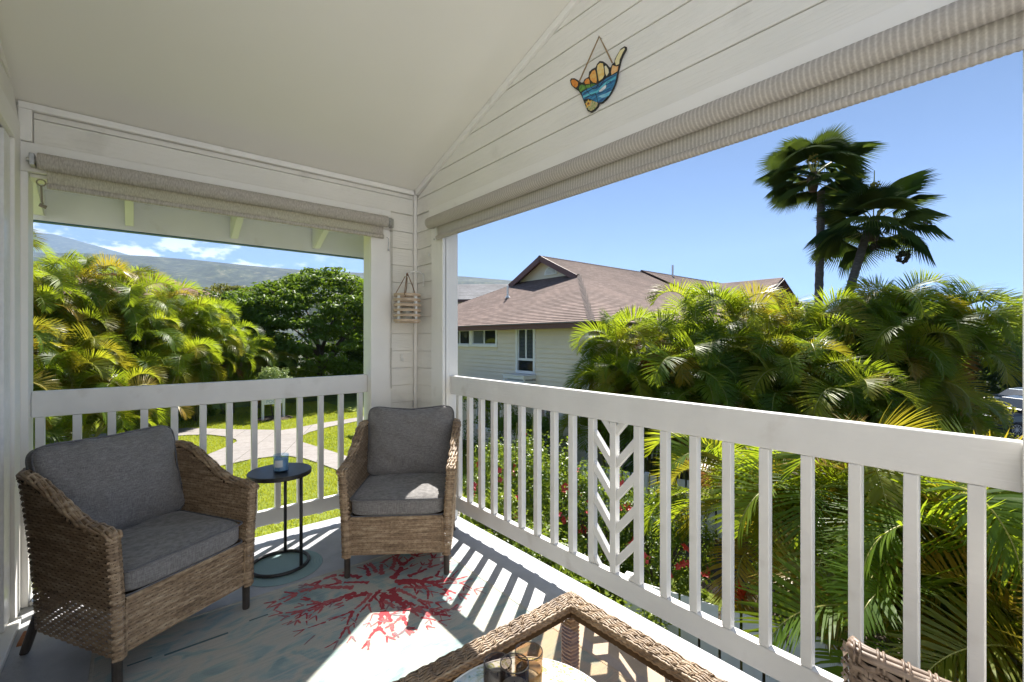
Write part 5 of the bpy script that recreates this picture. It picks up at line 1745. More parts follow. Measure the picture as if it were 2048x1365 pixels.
RIGHT = [((10.25, 8.0), 0.85, 5, 'areca palm clump at the near corner of the brown roofed house'),
         ((11.6, 7.7), 0.75, 5, 'areca palm clump against the side of the brown roofed house'),
         ((12.5, 6.75), 1.55, 6, 'tall areca palm clump whose fronds rise before the roof slope'),
         ((13.1, 5.9), 1.5, 6, 'tall areca palm clump in the middle of the right hedge'),
         ((14.4, 5.3), 1.2, 6, 'areca palm clump left of the two tall fan palm trunks'),
         ((14.9, 4.3), 1.15, 6, 'areca palm clump at the foot of the straight fan palm trunk'),
         ((15.7, 3.55), 1.3, 6, 'areca palm clump at the foot of the leaning fan palm trunk'),
         ((15.4, 2.65), 1.75, 7, 'large areca palm clump with broad fronds at the right end of the hedge'),
         ((16.4, 3.1), 1.3, 5, 'areca palm clump behind the right end of the hedge'),
         ((16.7, 1.95), 1.45, -3, 'areca palm clump at the very right end of the hedge, above the croton'),
         ((20.5, 3.5), 0.6, 4, 'smaller areca palm clump beyond the hedge toward the parked cars'),
         ((11.2, 6.3), 0.0, 4, 'low shaded areca palm clump before the house corner'),
         ((12.6, 4.4), 0.1, 5, 'low areca palm clump in front of the middle of the right hedge'),
         ((12.9, 3.7), 0.1, 5, 'low areca palm clump with an orange dead frond')]
for (b, top, cnt, lab) in RIGHT:
    t = areca(lab, b, crowns_for(b, top, 0.6 if b[0] < 10.5 else 0.95, max(4, cnt + 3), -1.9 if cnt > 0 else 0.7), 0.78 if b[0] < 10.5 else 0.95, 10, 0.12, 0.05, 'areca palms before the brown roofed house')
    if 'orange' in lab:
        for k in range(3):
            frond_obj(DRY[k], t, (-0.9, -0.4 + 0.15 * k, 2.1), R(250 + 25 * k), 0.1, 0.8)

FGP = [((6.7, 2.9), [(6.66, 2.95, -1.1), (7.2, 2.6, -1.7)], 'near areca palm clump beside the white picket fence, farthest left of the near ones'),
       ((6.3, 1.9), [(6.35, 1.95, -1.05), (6.9, 1.6, -1.6)], 'near areca palm clump with yellow fronds behind the middle balusters'),
       ((6.5, 1.3), [(6.4, 1.45, -0.75), (6.9, 1.2, -1.4)], 'near areca palm clump with pale fronds reaching the top rail'),
       ((6.2, 0.75), [(6.15, 0.85, -0.75), (5.8, 0.5, -1.3), (6.6, 0.4, -1.5)], 'near areca palm clump with upright spear leaves above the right rail'),
       ((5.6, 0.3), [(5.7, 0.25, -1.0), (5.4, 0.7, -1.6), (5.3, -0.1, -1.4)], 'near areca palm clump at the lower right with golden drooping leaves'),
       ((7.0, -0.3), [(6.9, -0.35, -0.75), (7.3, -0.6, -1.3)], 'near areca palm clump at the right edge before the parked cars')]
for (b, cr_, lab) in FGP:
    areca(lab, b, cr_, 0.90, 11, 0.50, 0.03, 'areca palms just below the balcony')
# one tall palm whose tips show beside the far left trim
pt = areca('palm whose frond tips peep past the trim at the far left', (-4.6, 29.4), [(-4.5, 29.5, 5.4)], 1.0, 12, 0.1, 0.0)
# looped young frond standing over the left hedge
# feathery palm at the right edge
areca('feathery palm over the parked cars at the right edge', (36.9, 0.6), [(36.8, 0.7, 1.9), (37.2, -0.2, 3.0)], 1.25, 10, 0.05, 0.0)

# ------------------------------------------------------------------ two tall fan palms
M['fan'] = leaf_mat('fan_leaf', [(0.1, (0.03, 0.065, 0.024)), (0.5, (0.055, 0.10, 0.026)), (0.9, (0.11, 0.145, 0.028))], (0.20, 0.28, 0.03), 0.4, 0.85, 0.6, 0.04)
def fan_mesh(seed, Lp, Rb, spread, droop):
    rs = np.random.default_rng(seed)
    mb = MB()
    mb.tube([(0, 0, 0), (Lp * 0.5, 0, 0.05), (Lp, 0, 0.0)], [0.028, 0.02, 0.014], 5, caps=False, mi=1)
    nseg = 44
    hub = Vector((Lp, 0, 0))
    V = [hub]; F = []
    ring = []
    for k in range(2 * nseg + 1):
        a = R(-spread + 2 * spread * k / (2 * nseg))
        up = 0.045 if k % 2 else -0.03
        rr_ = Rb * (0.52 + 0.10 * math.cos(a))
        V.append(hub + Vector((math.cos(a) * rr_, math.sin(a) * rr_, up * 1.2 + 0.10 * rr_ * (1 - math.cos(a)) - droop * 0.15 * rr_ ** 2)))
    for k in range(2 * nseg):
        F.append((0, 1 + k, 2 + k))
    for k in range(nseg):
        a = R(-spread + 2 * spread * (k + 0.5) / nseg)
        L_ = Rb * (0.98 + 0.10 * math.cos(a)) * rs.uniform(0.92, 1.05)
        i0 = 1 + 2 * k
        m_ = (V[i0] + V[i0 + 2]) / 2
        tip = hub + Vector((math.cos(a) * L_, math.sin(a) * L_, 0.10 * L_ * (1 - math.cos(a)) - droop * 0.30 * L_ ** 2 + rs.normal(0, 0.03)))
        V.append(tip)
        F += [(i0, i0 + 1, len(V) - 1), (i0 + 1, i0 + 2, len(V) - 1)]
    mb.add(V, F, 0)
    me = bpy.data.meshes.new('fan_frond')
    me.from_pydata([tuple(p) for p in mb.v], [], mb.f)
    me.materials.append(M['fan']); me.materials.append(M['rachis'])
    me.polygons.foreach_set('material_index', mb.mi)
    me.update()
    return me
FANS = [fan_mesh(s, 0.80 + 0.1 * s, 1.22, 70 + 8 * s, 0.55 + 0.28 * s) for s in range(4)]
M['fruit_y'] = noise_mat('yellow_flower_head', [(0.3, (0.22, 0.17, 0.02)), (0.7, (0.42, 0.34, 0.05))], 0.8, (30, 30, 30), bump=0.8, bdist=0.02)
M['fruit_b'] = noise_mat('dark_fruit', [(0.3, (0.02, 0.018, 0.012)), (0.7, (0.07, 0.06, 0.03))], 0.8, (30, 30, 30), bump=0.8, bdist=0.02)
def fruit_head(seed, r_, mat, parent, c):
    rs = np.random.default_rng(seed)
    m = MB()
    for k in range(46):
        d = Vector(rs.normal(0, 1, 3)).normalized() * r_ * rs.uniform(0.55, 1.0)
        d.x *= 1.25
        s = r_ * 0.24
        m.add([d + Vector((s, 0, 0)), d + Vector((0, s, 0)), d + Vector((-s, 0, 0)), d + Vector((0, -s, 0)), d + Vector((0, 0, s)), d + Vector((0, 0, -s))],
              [(0, 1, 4), (1, 2, 4), (2, 3, 4), (3, 0, 4), (1, 0, 5), (2, 1, 5), (3, 2, 5), (0, 3, 5)])
    o = m.build('fruit_cluster', mat, parent)
    o.location = c
    return o
def fan_palm(label, pts, crown, n, fruits, seed):
    t = thing('fan_palm', label, 'palm', (pts[0][0], pts[0][1], G), 0, 'tall fan palms')
    B = Vector((pts[0][0], pts[0][1], G))
    P = [Vector(p) - B for p in pts]
    # smooth trunk with leaf scar rings
    m = MB(); q = []; rad = []
    N = 60
    for i in range(N + 1):
        f = i / N * (len(P) - 1); k = min(int(f), len(P) - 2); a = f - k
        q.append(P[k].lerp(P[k + 1], a))
        rad.append((0.155 - 0.03 * i / N) * (1.06 if i % 3 == 0 else 0.97))
    m.tube(q, rad, 14)
    m.build('trunk', M['trunk_grey'], t, smooth=False)
    rs = random.Random(seed)
    C = Vector(crown) - B
    for k in range(n):
        tt = (k + 0.5) / n
        el = 60 - 86 * tt ** 0.85 + rs.uniform(-7, 7)
        o = bpy.data.objects.new('fan_frond', rs.choice(FANS))
        COL.objects.link(o); o.parent = t
        o.location = C + Vector((0, 0, 0.35 * (1 - tt) - 0.1))
        az = k * 2.39996 + rs.uniform(-0.2, 0.2) + seed
        rot = Matrix.Rotation(az, 4, 'Z') @ Matrix.Rotation(-R(el), 4, 'Y') @ Matrix.Rotation(rs.uniform(-0.5, 0.5), 4, 'X')
        o.rotation_euler = rot.to_euler()
        s = rs.uniform(0.78, 1.02)
        o.scale = (s, s, s)
    for i, (c, r_, mt_) in enumerate(fruits):
        c = Vector(c) - B
        fr = fruit_head(seed * 10 + i, r_, mt_, t, c)
        m = MB()
        a0 = C + Vector((0, 0, 0.1)); mid = Vector(((C.x + c.x * 2) / 3, (C.y + c.y * 2) / 3, max(C.z, c.z) + 0.25))
        m.tube([a0 - c, (a0 + mid) / 2 + Vector((0, 0, 0.15)) - c, mid - c, Vector((c.x, c.y, c.z + r_ + 0.35)) - c, Vector((0, 0, r_ * 0.5))], [0.022, 0.018, 0.015, 0.013, 0.012], 5)
        m.build('fruit_stalk', M['rachis'], fr)
    # fibre at the crown base
    m = MB()
    m.lathe([(0.13, -0.45), (0.19, -0.2), (0.22, 0.05), (0.12, 0.3)], 12)
    fb = m.build('crown_shaft', M['bark'], t); fb.location = C
fan_palm('straight trunked tall fan palm, the left and higher of the two', [(19.60, 5.81, G), (19.66, 5.758, 2.05), (19.72, 5.71, 4.66), (19.8, 5.70, 6.85)], (19.75, 5.95, 7.35), 27,
         [((18.6, 5.6, 7.75), 0.17, M['fruit_y'])], 2)
fan_palm('leaning trunked tall fan palm, the right and lower of the two', [(18.6, 5.3, G), (19.14, 4.89, 2.0), (19.437, 4.643, 3.411), (19.84, 4.31, 5.1)], (19.88, 4.15, 5.2), 28,
         [((19.78, 3.32, 4.10), 0.24, M['fruit_b']), ((19.54, 4.03, 4.50), 0.15, M['fruit_b']), ((19.05, 3.95, 6.45), 0.16, M['fruit_y']), ((20.7, 2.9, 5.2), 0.15, M['fruit_b'])], 5)

# ------------------------------------------------------------------ broadleaf foliage
def leaves_mesh(name, centers, radii, per, size, mat, seed, flat=0.5, aspect=0.45, up=0.6):
    """many small folded leaves around clump centres"""
    rs = np.random.default_rng(seed)
    C = np.asarray(centers, float); nC = len(C)
    N = nC * per
    d = rs.normal(0, 1, (N, 3)); d /= np.linalg.norm(d, axis=1)[:, None]
    rad = np.repeat(np.asarray(radii, float), per) * rs.uniform(0.35, 1.0, N) ** 0.5
    P = np.repeat(C, per, 0) + d * rad[:, None] * np.array([1, 1, flat])
    nrm = d * (1 - up) + rs.normal(0, 0.35, (N, 3)) + np.array([0, 0, up])
    nrm /= np.linalg.norm(nrm, axis=1)[:, None]
    t = rs.normal(0, 1, (N, 3)); t -= nrm * (t * nrm).sum(1)[:, None]; t /= np.linalg.norm(t, axis=1)[:, None]
    b = np.cross(nrm, t)
    sz = size * rs.uniform(0.6, 1.25, N)
    a = P - t * sz[:, None] * 0.5
    e = P + t * sz[:, None] * 0.5 - nrm * sz[:, None] * 0.12
    l_ = P + b * sz[:, None] * aspect * 0.5 + nrm * sz[:, None] * 0.08
    r_ = P - b * sz[:, None] * aspect * 0.5 + nrm * sz[:, None] * 0.08
    V = np.stack([a, l_, e, r_], 1).reshape(-1, 3)
    i = np.arange(N)[:, None] * 4
    T = np.concatenate([i + np.array([[0, 1, 2]]), i + np.array([[0, 2, 3]])], 0)
    return np_mesh(name, V, None, T, [mat])

def tree(label, base, height, rx, ry, mat, seed, size=0.3, nclump=260, per=90, low=0.15, flat=0.42, cr=0.85, trunk_r=0.22, name='leafy_tree', group=None):
    t = thing(name, label, 'tree', (base[0], base[1], G), 0, group)
    rs = random.Random(seed)
    m = MB()
    m.tube([(0, 0, 0), (0.1, 0.05, height * 0.2), (0.05, 0.1, height * 0.42)], [trunk_r * 1.2, trunk_r, trunk_r * 0.75], 10)
    for k in range(9):
        a = 2 * math.pi * k / 9 + rs.uniform(-0.3, 0.3)
        h0 = height * rs.uniform(0.18, 0.42)
        e = Vector((rx * 0.75 * math.cos(a), ry * 0.75 * math.sin(a), height * rs.uniform(0.5, 0.9)))
        mid = Vector((e.x * 0.45, e.y * 0.45, h0 + (e.z - h0) * 0.6))
        m.tube([(0.05, 0.05, h0), mid, e], [trunk_r * 0.5, trunk_r * 0.3, trunk_r * 0.08], 6)
    m.build('trunk', M['bark'], t, smooth=True)
    cs, rr_ = [], []
    for k in range(nclump):
        u = rs.random(); a = rs.uniform(0, 2 * math.pi)
        z = low + (1 - low) * rs.random()
        # ellipsoid-like crown with lumps
        zz = (z - 0.5) * 2
        lump = 1 + 0.16 * math.sin(3 * a + seed) * math.cos(4 * zz + seed) + rs.uniform(-0.12, 0.08)
        r_ = math.sqrt(max(0.03, 1 - abs(zz) ** 2.6)) * lump * (0.55 + 0.45 * math.sqrt(u))
        cs.append((rx * r_ * math.cos(a), ry * r_ * math.sin(a), height * z * (0.97 + 0.05 * math.sin(2 * a + seed))))
        rr_.append(cr * rs.uniform(0.6, 1.25))
    o = link('crown', leaves_mesh('crown', cs, rr_, per, size, mat, seed, flat), t)
    return t
M['leaf_dark'] = leaf_mat('dark_tree_leaf', [(0.1, (0.025, 0.060, 0.010)), (0.5, (0.055, 0.115, 0.014)), (0.9, (0.12, 0.19, 0.018))], (0.28, 0.42, 0.02), 0.42, 0.5, 0.35, 0.3)
M['leaf_yellow'] = leaf_mat('yellow_green_leaf', [(0.1, (0.09, 0.12, 0.02)), (0.5, (0.17, 0.18, 0.03)), (0.9, (0.26, 0.25, 0.05))], (0.35, 0.36, 0.04), 0.4, 0.5, 0.5)
M['leaf_mid'] = leaf_mat('mid_green_leaf', [(0.1, (0.03, 0.065, 0.013)), (0.5, (0.055, 0.11, 0.018)), (0.9, (0.10, 0.16, 0.025))], (0.22, 0.32, 0.03), 0.4, 0.45, 0.4)
M['leaf_gloss'] = leaf_mat('glossy_shrub_leaf', [(0.1, (0.06, 0.12, 0.014)), (0.5, (0.12, 0.19, 0.02)), (0.9, (0.22, 0.28, 0.03))], (0.40, 0.50, 0.03), 0.42, 0.38, 2.5, 0.4)
M['leaf_croton'] = leaf_mat('croton_leaf', [(0.1, (0.10, 0.17, 0.02)), (0.45, (0.30, 0.31, 0.03)), (0.8, (0.48, 0.42, 0.04))], (0.5, 0.5, 0.04), 0.4, 0.35, 2.0)
M['leaf_pale'] = leaf_mat('variegated_leaf', [(0.05, (0.22, 0.32, 0.08)), (0.5, (0.42, 0.48, 0.20)), (0.9, (0.66, 0.66, 0.48))], (0.45, 0.5, 0.15), 0.3, 0.4, 5.0)

tree('broad dark green leafy tree beside the corner post beyond the lawn', (10.8, 35.6), 9.3, 6.4, 5.2, M['leaf_dark'], 4, 0.36, 520, 95, 0.10, 0.34, 0.95, 0.30)
tree('dark leafy tree hidden behind the corner post', (18.5, 36.5), 8.2, 5.2, 5.0, M['leaf_dark'], 12, 0.38, 260, 80, 0.10, 0.38, 1.0, 0.28)
tree('yellowish green tree behind the areca hedge left of the dark tree', (7.6, 56.0), 9.6, 4.6, 4.6, M['leaf_yellow'], 8, 0.34, 220, 80, 0.35, 0.5, 0.9, 0.22)
tree('mid green tree between the hedge and the yellowish tree', (5.6, 44), 8.0, 3.8, 3.4, M['leaf_mid'], 15, 0.32, 200, 80, 0.1, 0.45, 0.85, 0.2)
tree('small mid green tree far left beyond the areca hedge', (1.2, 55), 8.6, 4.2, 4.0, M['leaf_mid'], 17, 0.34, 160, 70, 0.3, 0.5, 0.9, 0.2)
tree('shady green tree beyond the parked cars', (47, 5.2), 5.6, 5.5, 4.2, M['leaf_mid'], 23, 0.36, 240, 80, 0.05, 0.45, 1.0, 0.25)
tree('yellow green tree at the right edge beyond the parked cars', (58, 1.0), 6.0, 5.0, 5.0, M['leaf_yellow'], 29, 0.36, 200, 80, 0.1, 0.5, 1.0, 0.25)
tree('dark green tree behind the right end of the palm hedge', (33, 7.2), 5.6, 3.4, 2.6, M['leaf_mid'], 31, 0.3, 220, 80, 0.05, 0.45, 0.8, 0.2)
tree('far green tree low on the horizon at the right', (95, 12), 6.2, 9, 7, M['leaf_mid'], 37, 0.6, 220, 70, 0.05, 0.45, 1.6, 0.3)
tree('far green tree low on the horizon behind the fan palm trunks', (80, 26), 6.8, 8, 8, M['leaf_mid'], 41, 0.6, 220, 70, 0.05, 0.45, 1.5, 0.3)

def shrub(name, label, cat, c, rx, ry, h, mat, seed, n, per, size, z0=0.0, group=None, flat=0.8, cr=0.24, rot=0.0, boxy=False):
    t = thing(name, label, cat, (c[0], c[1], G), rot, group)
    rs = random.Random(seed)
    cs, rr_ = [], []
    for k in range(n):
        if boxy:
            x, y, z = rs.uniform(-1, 1), rs.uniform(-1, 1), rs.uniform(0.05, 1)
            ax = rs.choice((0, 1, 2, 2))
            if ax == 0: x = math.copysign(rs.uniform(0.9, 1.02), x)
            if ax == 1: y = math.copysign(rs.uniform(0.9, 1.02), y)
            if ax == 2: z = rs.uniform(0.9, 1.03)
        else:
            a = rs.uniform(0, 6.283); z = rs.uniform(0.04, 1)
            r_ = math.sqrt(max(0.02, 1 - (z * 0.98) ** 3)) * (0.5 + 0.55 * math.sqrt(rs.random())) * (1 + 0.15 * math.sin(3 * a + seed))
            x, y = r_ * math.cos(a), r_ * math.sin(a)
            z *= 1 + 0.12 * math.sin(5 * a + seed * 2)
        cs.append((x * rx, y * ry, z0 + z * h)); rr_.append(cr * rs.uniform(0.6, 1.3))
    link('foliage', leaves_mesh('foliage', cs, rr_, per, size, mat, seed, flat, 0.5, 0.45), t)
    m = MB()
    for k in range(7):
        a = rs.uniform(0, 6.283)
        e = (rx * 0.6 * math.cos(a), ry * 0.6 * math.sin(a), z0 + h * 0.75)
        m.tube([(0.05 * math.cos(a), 0.05 * math.sin(a), 0), (e[0] * 0.5, e[1] * 0.5, e[2] * 0.55), e], [0.025, 0.018, 0.008], 5)
    m.build('stem', M['bark'], t)
    return t
# flowering hedge below the right railing, each bush a thing
M['petal'] = noise_mat('red_petal', [(0.3, (0.55, 0.03, 0.03)), (0.7, (0.75, 0.10, 0.10))], 0.5, (10, 10, 10))
def flower_on(parent, c, seed, s=0.07):
    rs = random.Random(seed)
    m = MB()
    ax = Vector((rs.uniform(-1, 0.2), rs.uniform(-1, 0.2), rs.uniform(0.1, 0.8))).normalized()
    u = ax.orthogonal().normalized(); v = ax.cross(u)
    for k in range(5):
        a = 2 * math.pi * k / 5
        d = u * math.cos(a) + v * math.sin(a); e = ax.cross(d)
        m.add([Vector((0, 0, 0)), d * s * 0.6 + e * s * 0.42 + ax * s * 0.35, d * s * 1.15 + ax * s * 0.25, d * s * 0.6 - e * s * 0.42 + ax * s * 0.35], [(0, 1, 2), (0, 2, 3)])
    m.tube([(0, 0, 0), ax * s * 0.9], s * 0.06, 4)
    o = m.build('flower', M['petal'], parent)
    o.location = c
HIB = [((6.9, 8.6), 0.9, 0.9, 1.55, 'low green flowering bush by the far end of the right railing'),
       ((6.1, 7.35), 0.85, 0.85, 2.25, 'red flowering bush with tall shoots behind the fifth balusters from the corner'),
       ((6.0, 6.2), 0.85, 0.85, 2.15, 'red flowering bush with the largest blooms left of the chevron panel'),
       ((6.3, 5.2), 0.85, 0.85, 1.95, 'red flowering bush seen through the chevron panel'),
       ((6.6, 4.2), 0.8, 0.8, 1.7, 'red flowering bush right of the chevron panel'),
       ((4.9, 6.4), 0.8, 0.9, 1.5, 'low leafy bush at the front of the flowering hedge'),
       ((4.6, 4.9), 0.8, 0.9, 1.3, 'low leafy bush directly below the chevron panel'),
       ((4.3, 3.2), 0.8, 1.0, 1.1, 'low leafy bush at the foot of the balcony near the picket fence')]
for i, (c, rx, ry, h, lab) in enumerate(HIB):
    t = shrub('flowering_bush', lab, 'bush', c, rx, ry, h, M['leaf_gloss'], 50 + i, 120, 46, 0.085, 0.0, 'flowering bushes below the right railing', 0.9, 0.22)
    rs = random.Random(70 + i)
    if 1 <= i <= 4:
        for k in range(3):            # tall flowering shoots
            a = rs.uniform(0, 6.28); x, y = rs.uniform(-0.5, 0.5), rs.uniform(-0.5, 0.5)
            m = MB(); m.tube([(x, y, h * 0.7), (x + 0.05, y, h + 0.45 * rs.random() + 0.1)], 0.012, 5); m.build('shoot', M['cane'], t)
        nf = 15
        for k in range(nf):
            a = rs.uniform(2.2, 5.2)       # on the balcony side
            z = rs.uniform(0.35, 1.02)
            r_ = math.sqrt(max(0.05, 1 - (z * 0.95) ** 3)) * 1.02
            flower_on(t, (rx * r_ * math.cos(a), ry * r_ * math.sin(a), z * h + rs.uniform(0, 0.15)), 900 + i * 40 + k, rs.uniform(0.05, 0.085))
rp = thing('red_flowered_plant', 'plant with a spiky scarlet flower head by the near picket fence', 'plant', (6.0, 2.6, G))
m = MB(); m.tube([(0, 0, 0), (0.02, 0, 0.6), (0, 0, 1.05)], [0.02, 0.016, 0.012], 6); m.build('stem', M['cane'], rp)
m = MB(); rs_ = random.Random(5)
for k in range(26):
    a = k * 2.4; e = R(15 + 55 * k / 26)
    d = Vector((math.cos(a) * math.cos(e), math.sin(a) * math.cos(e), math.sin(e))); w_ = Vector((-math.sin(a), math.cos(a), 0)) * 0.022
    b0 = Vector((0, 0, 0.95 + 0.004 * k)); L_ = rs_.uniform(0.15, 0.24)
    m.add([b0 - w_ * 0.5, b0 + w_ * 0.5, b0 + d * L_ * 0.5 + w_, b0 + d * L_ * 0.5 - w_, b0 + d * L_ + Vector((0, 0, -0.02))], [(0, 1, 2, 3), (3, 2, 4)])
m.build('flower_head', noise_mat('scarlet_bract', [(0.3, (0.50, 0.04, 0.01)), (0.7, (0.70, 0.12, 0.03))], 0.4, (8, 8, 8)), rp)
me_ = leaves_mesh('foliage', [(0.1 * math.cos(k), 0.1 * math.sin(k), 0.5 + 0.03 * k) for k in range(8)], [0.22] * 8, 14, 0.26, M['leaf_gloss'], 77, 0.8, 0.25)
link('foliage', me_, rp)
for i, (c, lab) in enumerate((((8.0, 1.9), 'leafy green filler bush behind the near palms, left of the two'), ((8.2, -0.1), 'leafy green filler bush behind the near palms, right of the two'))):
    shrub('garden_bush', lab, 'bush', c, 1.1, 1.3, 1.9, M['leaf_gloss'], 110 + i, 120, 46, 0.12, 0.0, 'filler bushes behind the near palms', 0.9, 0.28)
# dark clipped shrubs at the wall of the neighbouring house
shrub('clipped_shrub', 'tall dark clipped shrub against the pale house wall below the small windows', 'shrub', (9.3, 14.2), 0.7, 2.2, 2.45, M['leaf_dark'], 91, 170, 60, 0.10, 0, 'clipped shrubs by the house wall', 0.9, 0.26, boxy=True)
shrub('clipped_shrub', 'dark clipped shrub against the house wall left of the palms', 'shrub', (9.5, 10.9), 0.6, 0.95, 1.7, M['leaf_dark'], 92, 120, 60, 0.10, 0, 'clipped shrubs by the house wall', 0.9, 0.26, boxy=True)
# yellow green croton hedge by the parking
shrub('croton_hedge', 'yellow green croton hedge beside the parked cars', 'hedge', (19.3, 2.55), 1.7, 0.75, 2.35, M['leaf_croton'], 93, 210, 60, 0.12, 0, None, 0.9, 0.24, R(-35), True)
# ground cover below the left railing
tb_ = shrub('border_plant', 'low yellow green border plants at the foot of the wall below the short railing', 'plants', (1.0, 6.3), 3.0, 0.8, 0.45, M['leaf_croton'], 94, 150, 40, 0.09, 0, None, 0.6, 0.2, 0, True)
shrub('border_plant', 'low dark shrubs at the end of the concrete path', 'plants', (1.2, 30.0), 2.4, 0.8, 1.1, M['leaf_dark'], 95, 90, 50, 0.14, 0, None, 0.7, 0.3, 0.2)
# variegated bush with the sign
t = shrub('variegated_bush', 'round white and green variegated bush behind the garden sign', 'bush', (6.0, 27.9), 0.85, 0.85, 1.15, M['leaf_pale'], 96, 90, 60, 0.11, 1.45, None, 0.85, 0.24)
sg = thing('garden_sign', 'white wooden garden sign lettered POOL on two posts on the lawn', 'sign', (5.8, 27.1, G), math.atan2(0.12, 1.0))
for s in (-1, 1):
    MB().box(s * 0.53 - 0.06, s * 0.53 + 0.06, -0.05, 0.05, 0, 1.65).build('post', M['vinyl'], sg, bevel=0.006)
MB().box(-0.468, 0.468, -0.03, 0.03, 0.82, 1.55).build('board', M['vinyl'], sg, bevel=0.004)
fc = bpy.data.curves.new('lettering', 'FONT')
fc.body = 'POOL'; fc.size = 0.24; fc.extrude = 0.002; fc.align_x = 'CENTER'; fc.align_y = 'CENTER'
fc.materials.append(flat_mat('sign_lettering', (0.30, 0.38, 0.46), 0.6))
tmp = bpy.data.objects.new('lettering', fc); COL.objects.link(tmp)
lm = bpy.data.meshes.new_from_object(tmp.evaluated_get(bpy.context.evaluated_depsgraph_get()))
bpy.data.objects.remove(tmp)
fo = bpy.data.objects.new('lettering', lm); COL.objects.link(fo); fo.parent = sg
fo.location = (-0.05, -0.0335, 0.96); fo.rotation_euler = (R(90), 0, 0)
m = MB()
m.box(-0.16, 0.10, -0.034, -0.0305, 1.135, 1.15)
m.build('sign_rule', flat_mat('sign_rule', (0.16, 0.17, 0.16), 0.6), sg)
bd = MB().lathe([(0.95, 0.0), (0.85, 0.05), (0.5, 0.09), (0.0, 0.10)], 24, cap1=False).build('mulch_bed', M['soil'])
bd.location = (5.9, 27.35, G - 0.01)
structure(bd, 'mulched planting bed round the garden sign')

# ------------------------------------------------------------------ white picket fence
M['fence'] = noise_mat('fence_white', [(0.3, (0.66, 0.66, 0.64)), (0.7, (0.76, 0.76, 0.745))], 0.55, (6, 6, 6), wear=((0.48, 0.48, 0.44), 4, 0.62, 0.85))
def picket_fence(label, p, q, h, w, gap):
    p = Vector((p[0], p[1], 0)); q = Vector((q[0], q[1], 0))
    L = (q - p).length; a = math.atan2((q - p).y, (q - p).x)
    t = thing('picket_fence', label, 'fence', (p.x, p.y, G), a, 'white picket fences below the balcony')
    n = int(L / (w + gap))
    me = None
    for i in range(n):
        if me is None:
            m = MB(); m.prism([(0, 0.06), (w, 0.06), (w, h), (0, h)], lambda a_, b_, d: (a_, d, b_), 0.02)
            o = m.build('picket', M['fence'], t); me = o.data
        else:
            o = bpy.data.objects.new('picket', me); COL.objects.link(o); o.parent = t
        o.location = (i * (w + gap), 0, 0)
    for z in (0.3, h - 0.3):
        MB().box(-0.05, L + 0.05, 0.0215, 0.055, z, z + 0.09).build('fence_rail', M['fence'], t)
    for x in (0.0, L * 0.5, L):
        MB().box(x - 0.05, x + 0.05, 0.057, 0.15, 0, h + 0.02).build('fence_post', M['fence'], t)
    return t
picket_fence('white picket fence of wide boards close below the near balusters', (4.8, 3.5), (6.2, -1.4), 1.3, 0.19, 0.03)
picket_fence('white picket fence farther off behind the flowering bushes', (8.3, 7.6), (9.6, 4.4), 1.25, 0.16, 0.04)

# ------------------------------------------------------------------ neighbouring house
def clip2(poly, lo, hi):
    def half(p, lim, above):
        out = []
        for i in range(len(p)):
            a, b = p[i], p[(i + 1) % len(p)]
            ia = a[1] >= lim if above else a[1] <= lim
            ib = b[1] >= lim if above else b[1] <= lim
            if ia: out.append(a)
            if ia != ib:
                s = (lim - a[1]) / (b[1] - a[1]); out.append((a[0] + s * (b[0] - a[0]), lim))
        return out
    return half(half(poly, lo, True), hi, False)
def shingle_mat(name, cols):
    m, n, l, b = new_mat(name)
    uv = n.new('ShaderNodeUVMap')
    br = n.new('ShaderNodeTexBrick')
    br.inputs['Scale'].default_value = 1.0
    br.inputs['Brick Width'].default_value = 0.30
    br.inputs['Row Height'].default_value = 0.14
    br.inputs['Mortar Size'].default_value = 0.006
    br.inputs['Color1'].default_value = rgba(cols[0]); br.inputs['Color2'].default_value = rgba(cols[1]); br.inputs['Mortar'].default_value = rgba(cols[2])
    br.inputs['Bias'].default_value = -0.1
    l.new(uv.outputs['UV'], br.inputs['Vector'])
    no = n.new('ShaderNodeTexNoise'); no.inputs['Scale'].default_value = 0.5; no.inputs['Detail'].default_value = 6
    l.new(uv.outputs['UV'], no.inputs['Vector'])
    r = ramp(n, [(0.3, (0.78, 0.78, 0.78)), (0.7, (1.15, 1.15, 1.15))])
    l.new(no.outputs['Fac'], r.inputs['Fac'])
    mx = n.new('ShaderNodeMixRGB'); mx.blend_type = 'MULTIPLY'; mx.inputs['Fac'].default_value = 1
    l.new(br.outputs['Color'], mx.inputs['Color1']); l.new(r.outputs['Color'], mx.inputs['Color2'])
    l.new(mx.outputs['Color'], b.inputs['Base Color'])
    b.inputs['Roughness'].default_value = 0.9
    return m
M['shingle'] = shingle_mat('brown_shingle', ((0.205, 0.138, 0.115), (0.31, 0.218, 0.185), (0.085, 0.056, 0.05)))
M['shingle_grey'] = shingle_mat('grey_shingle', ((0.20, 0.20, 0.21), (0.27, 0.27, 0.28), (0.10, 0.10, 0.105)))
M['shingle_red'] = shingle_mat('reddish_shingle', ((0.26, 0.15, 0.12), (0.33, 0.20, 0.16), (0.12, 0.07, 0.06)))
M['brown_trim'] = flat_mat('brown_fascia', (0.13, 0.058, 0.048), 0.5)
M['house_paint'] = noise_mat('house_siding_paint', [(0.3, (0.72, 0.635, 0.51)), (0.7, (0.77, 0.68, 0.55))], 0.6, (1, 1, 1))
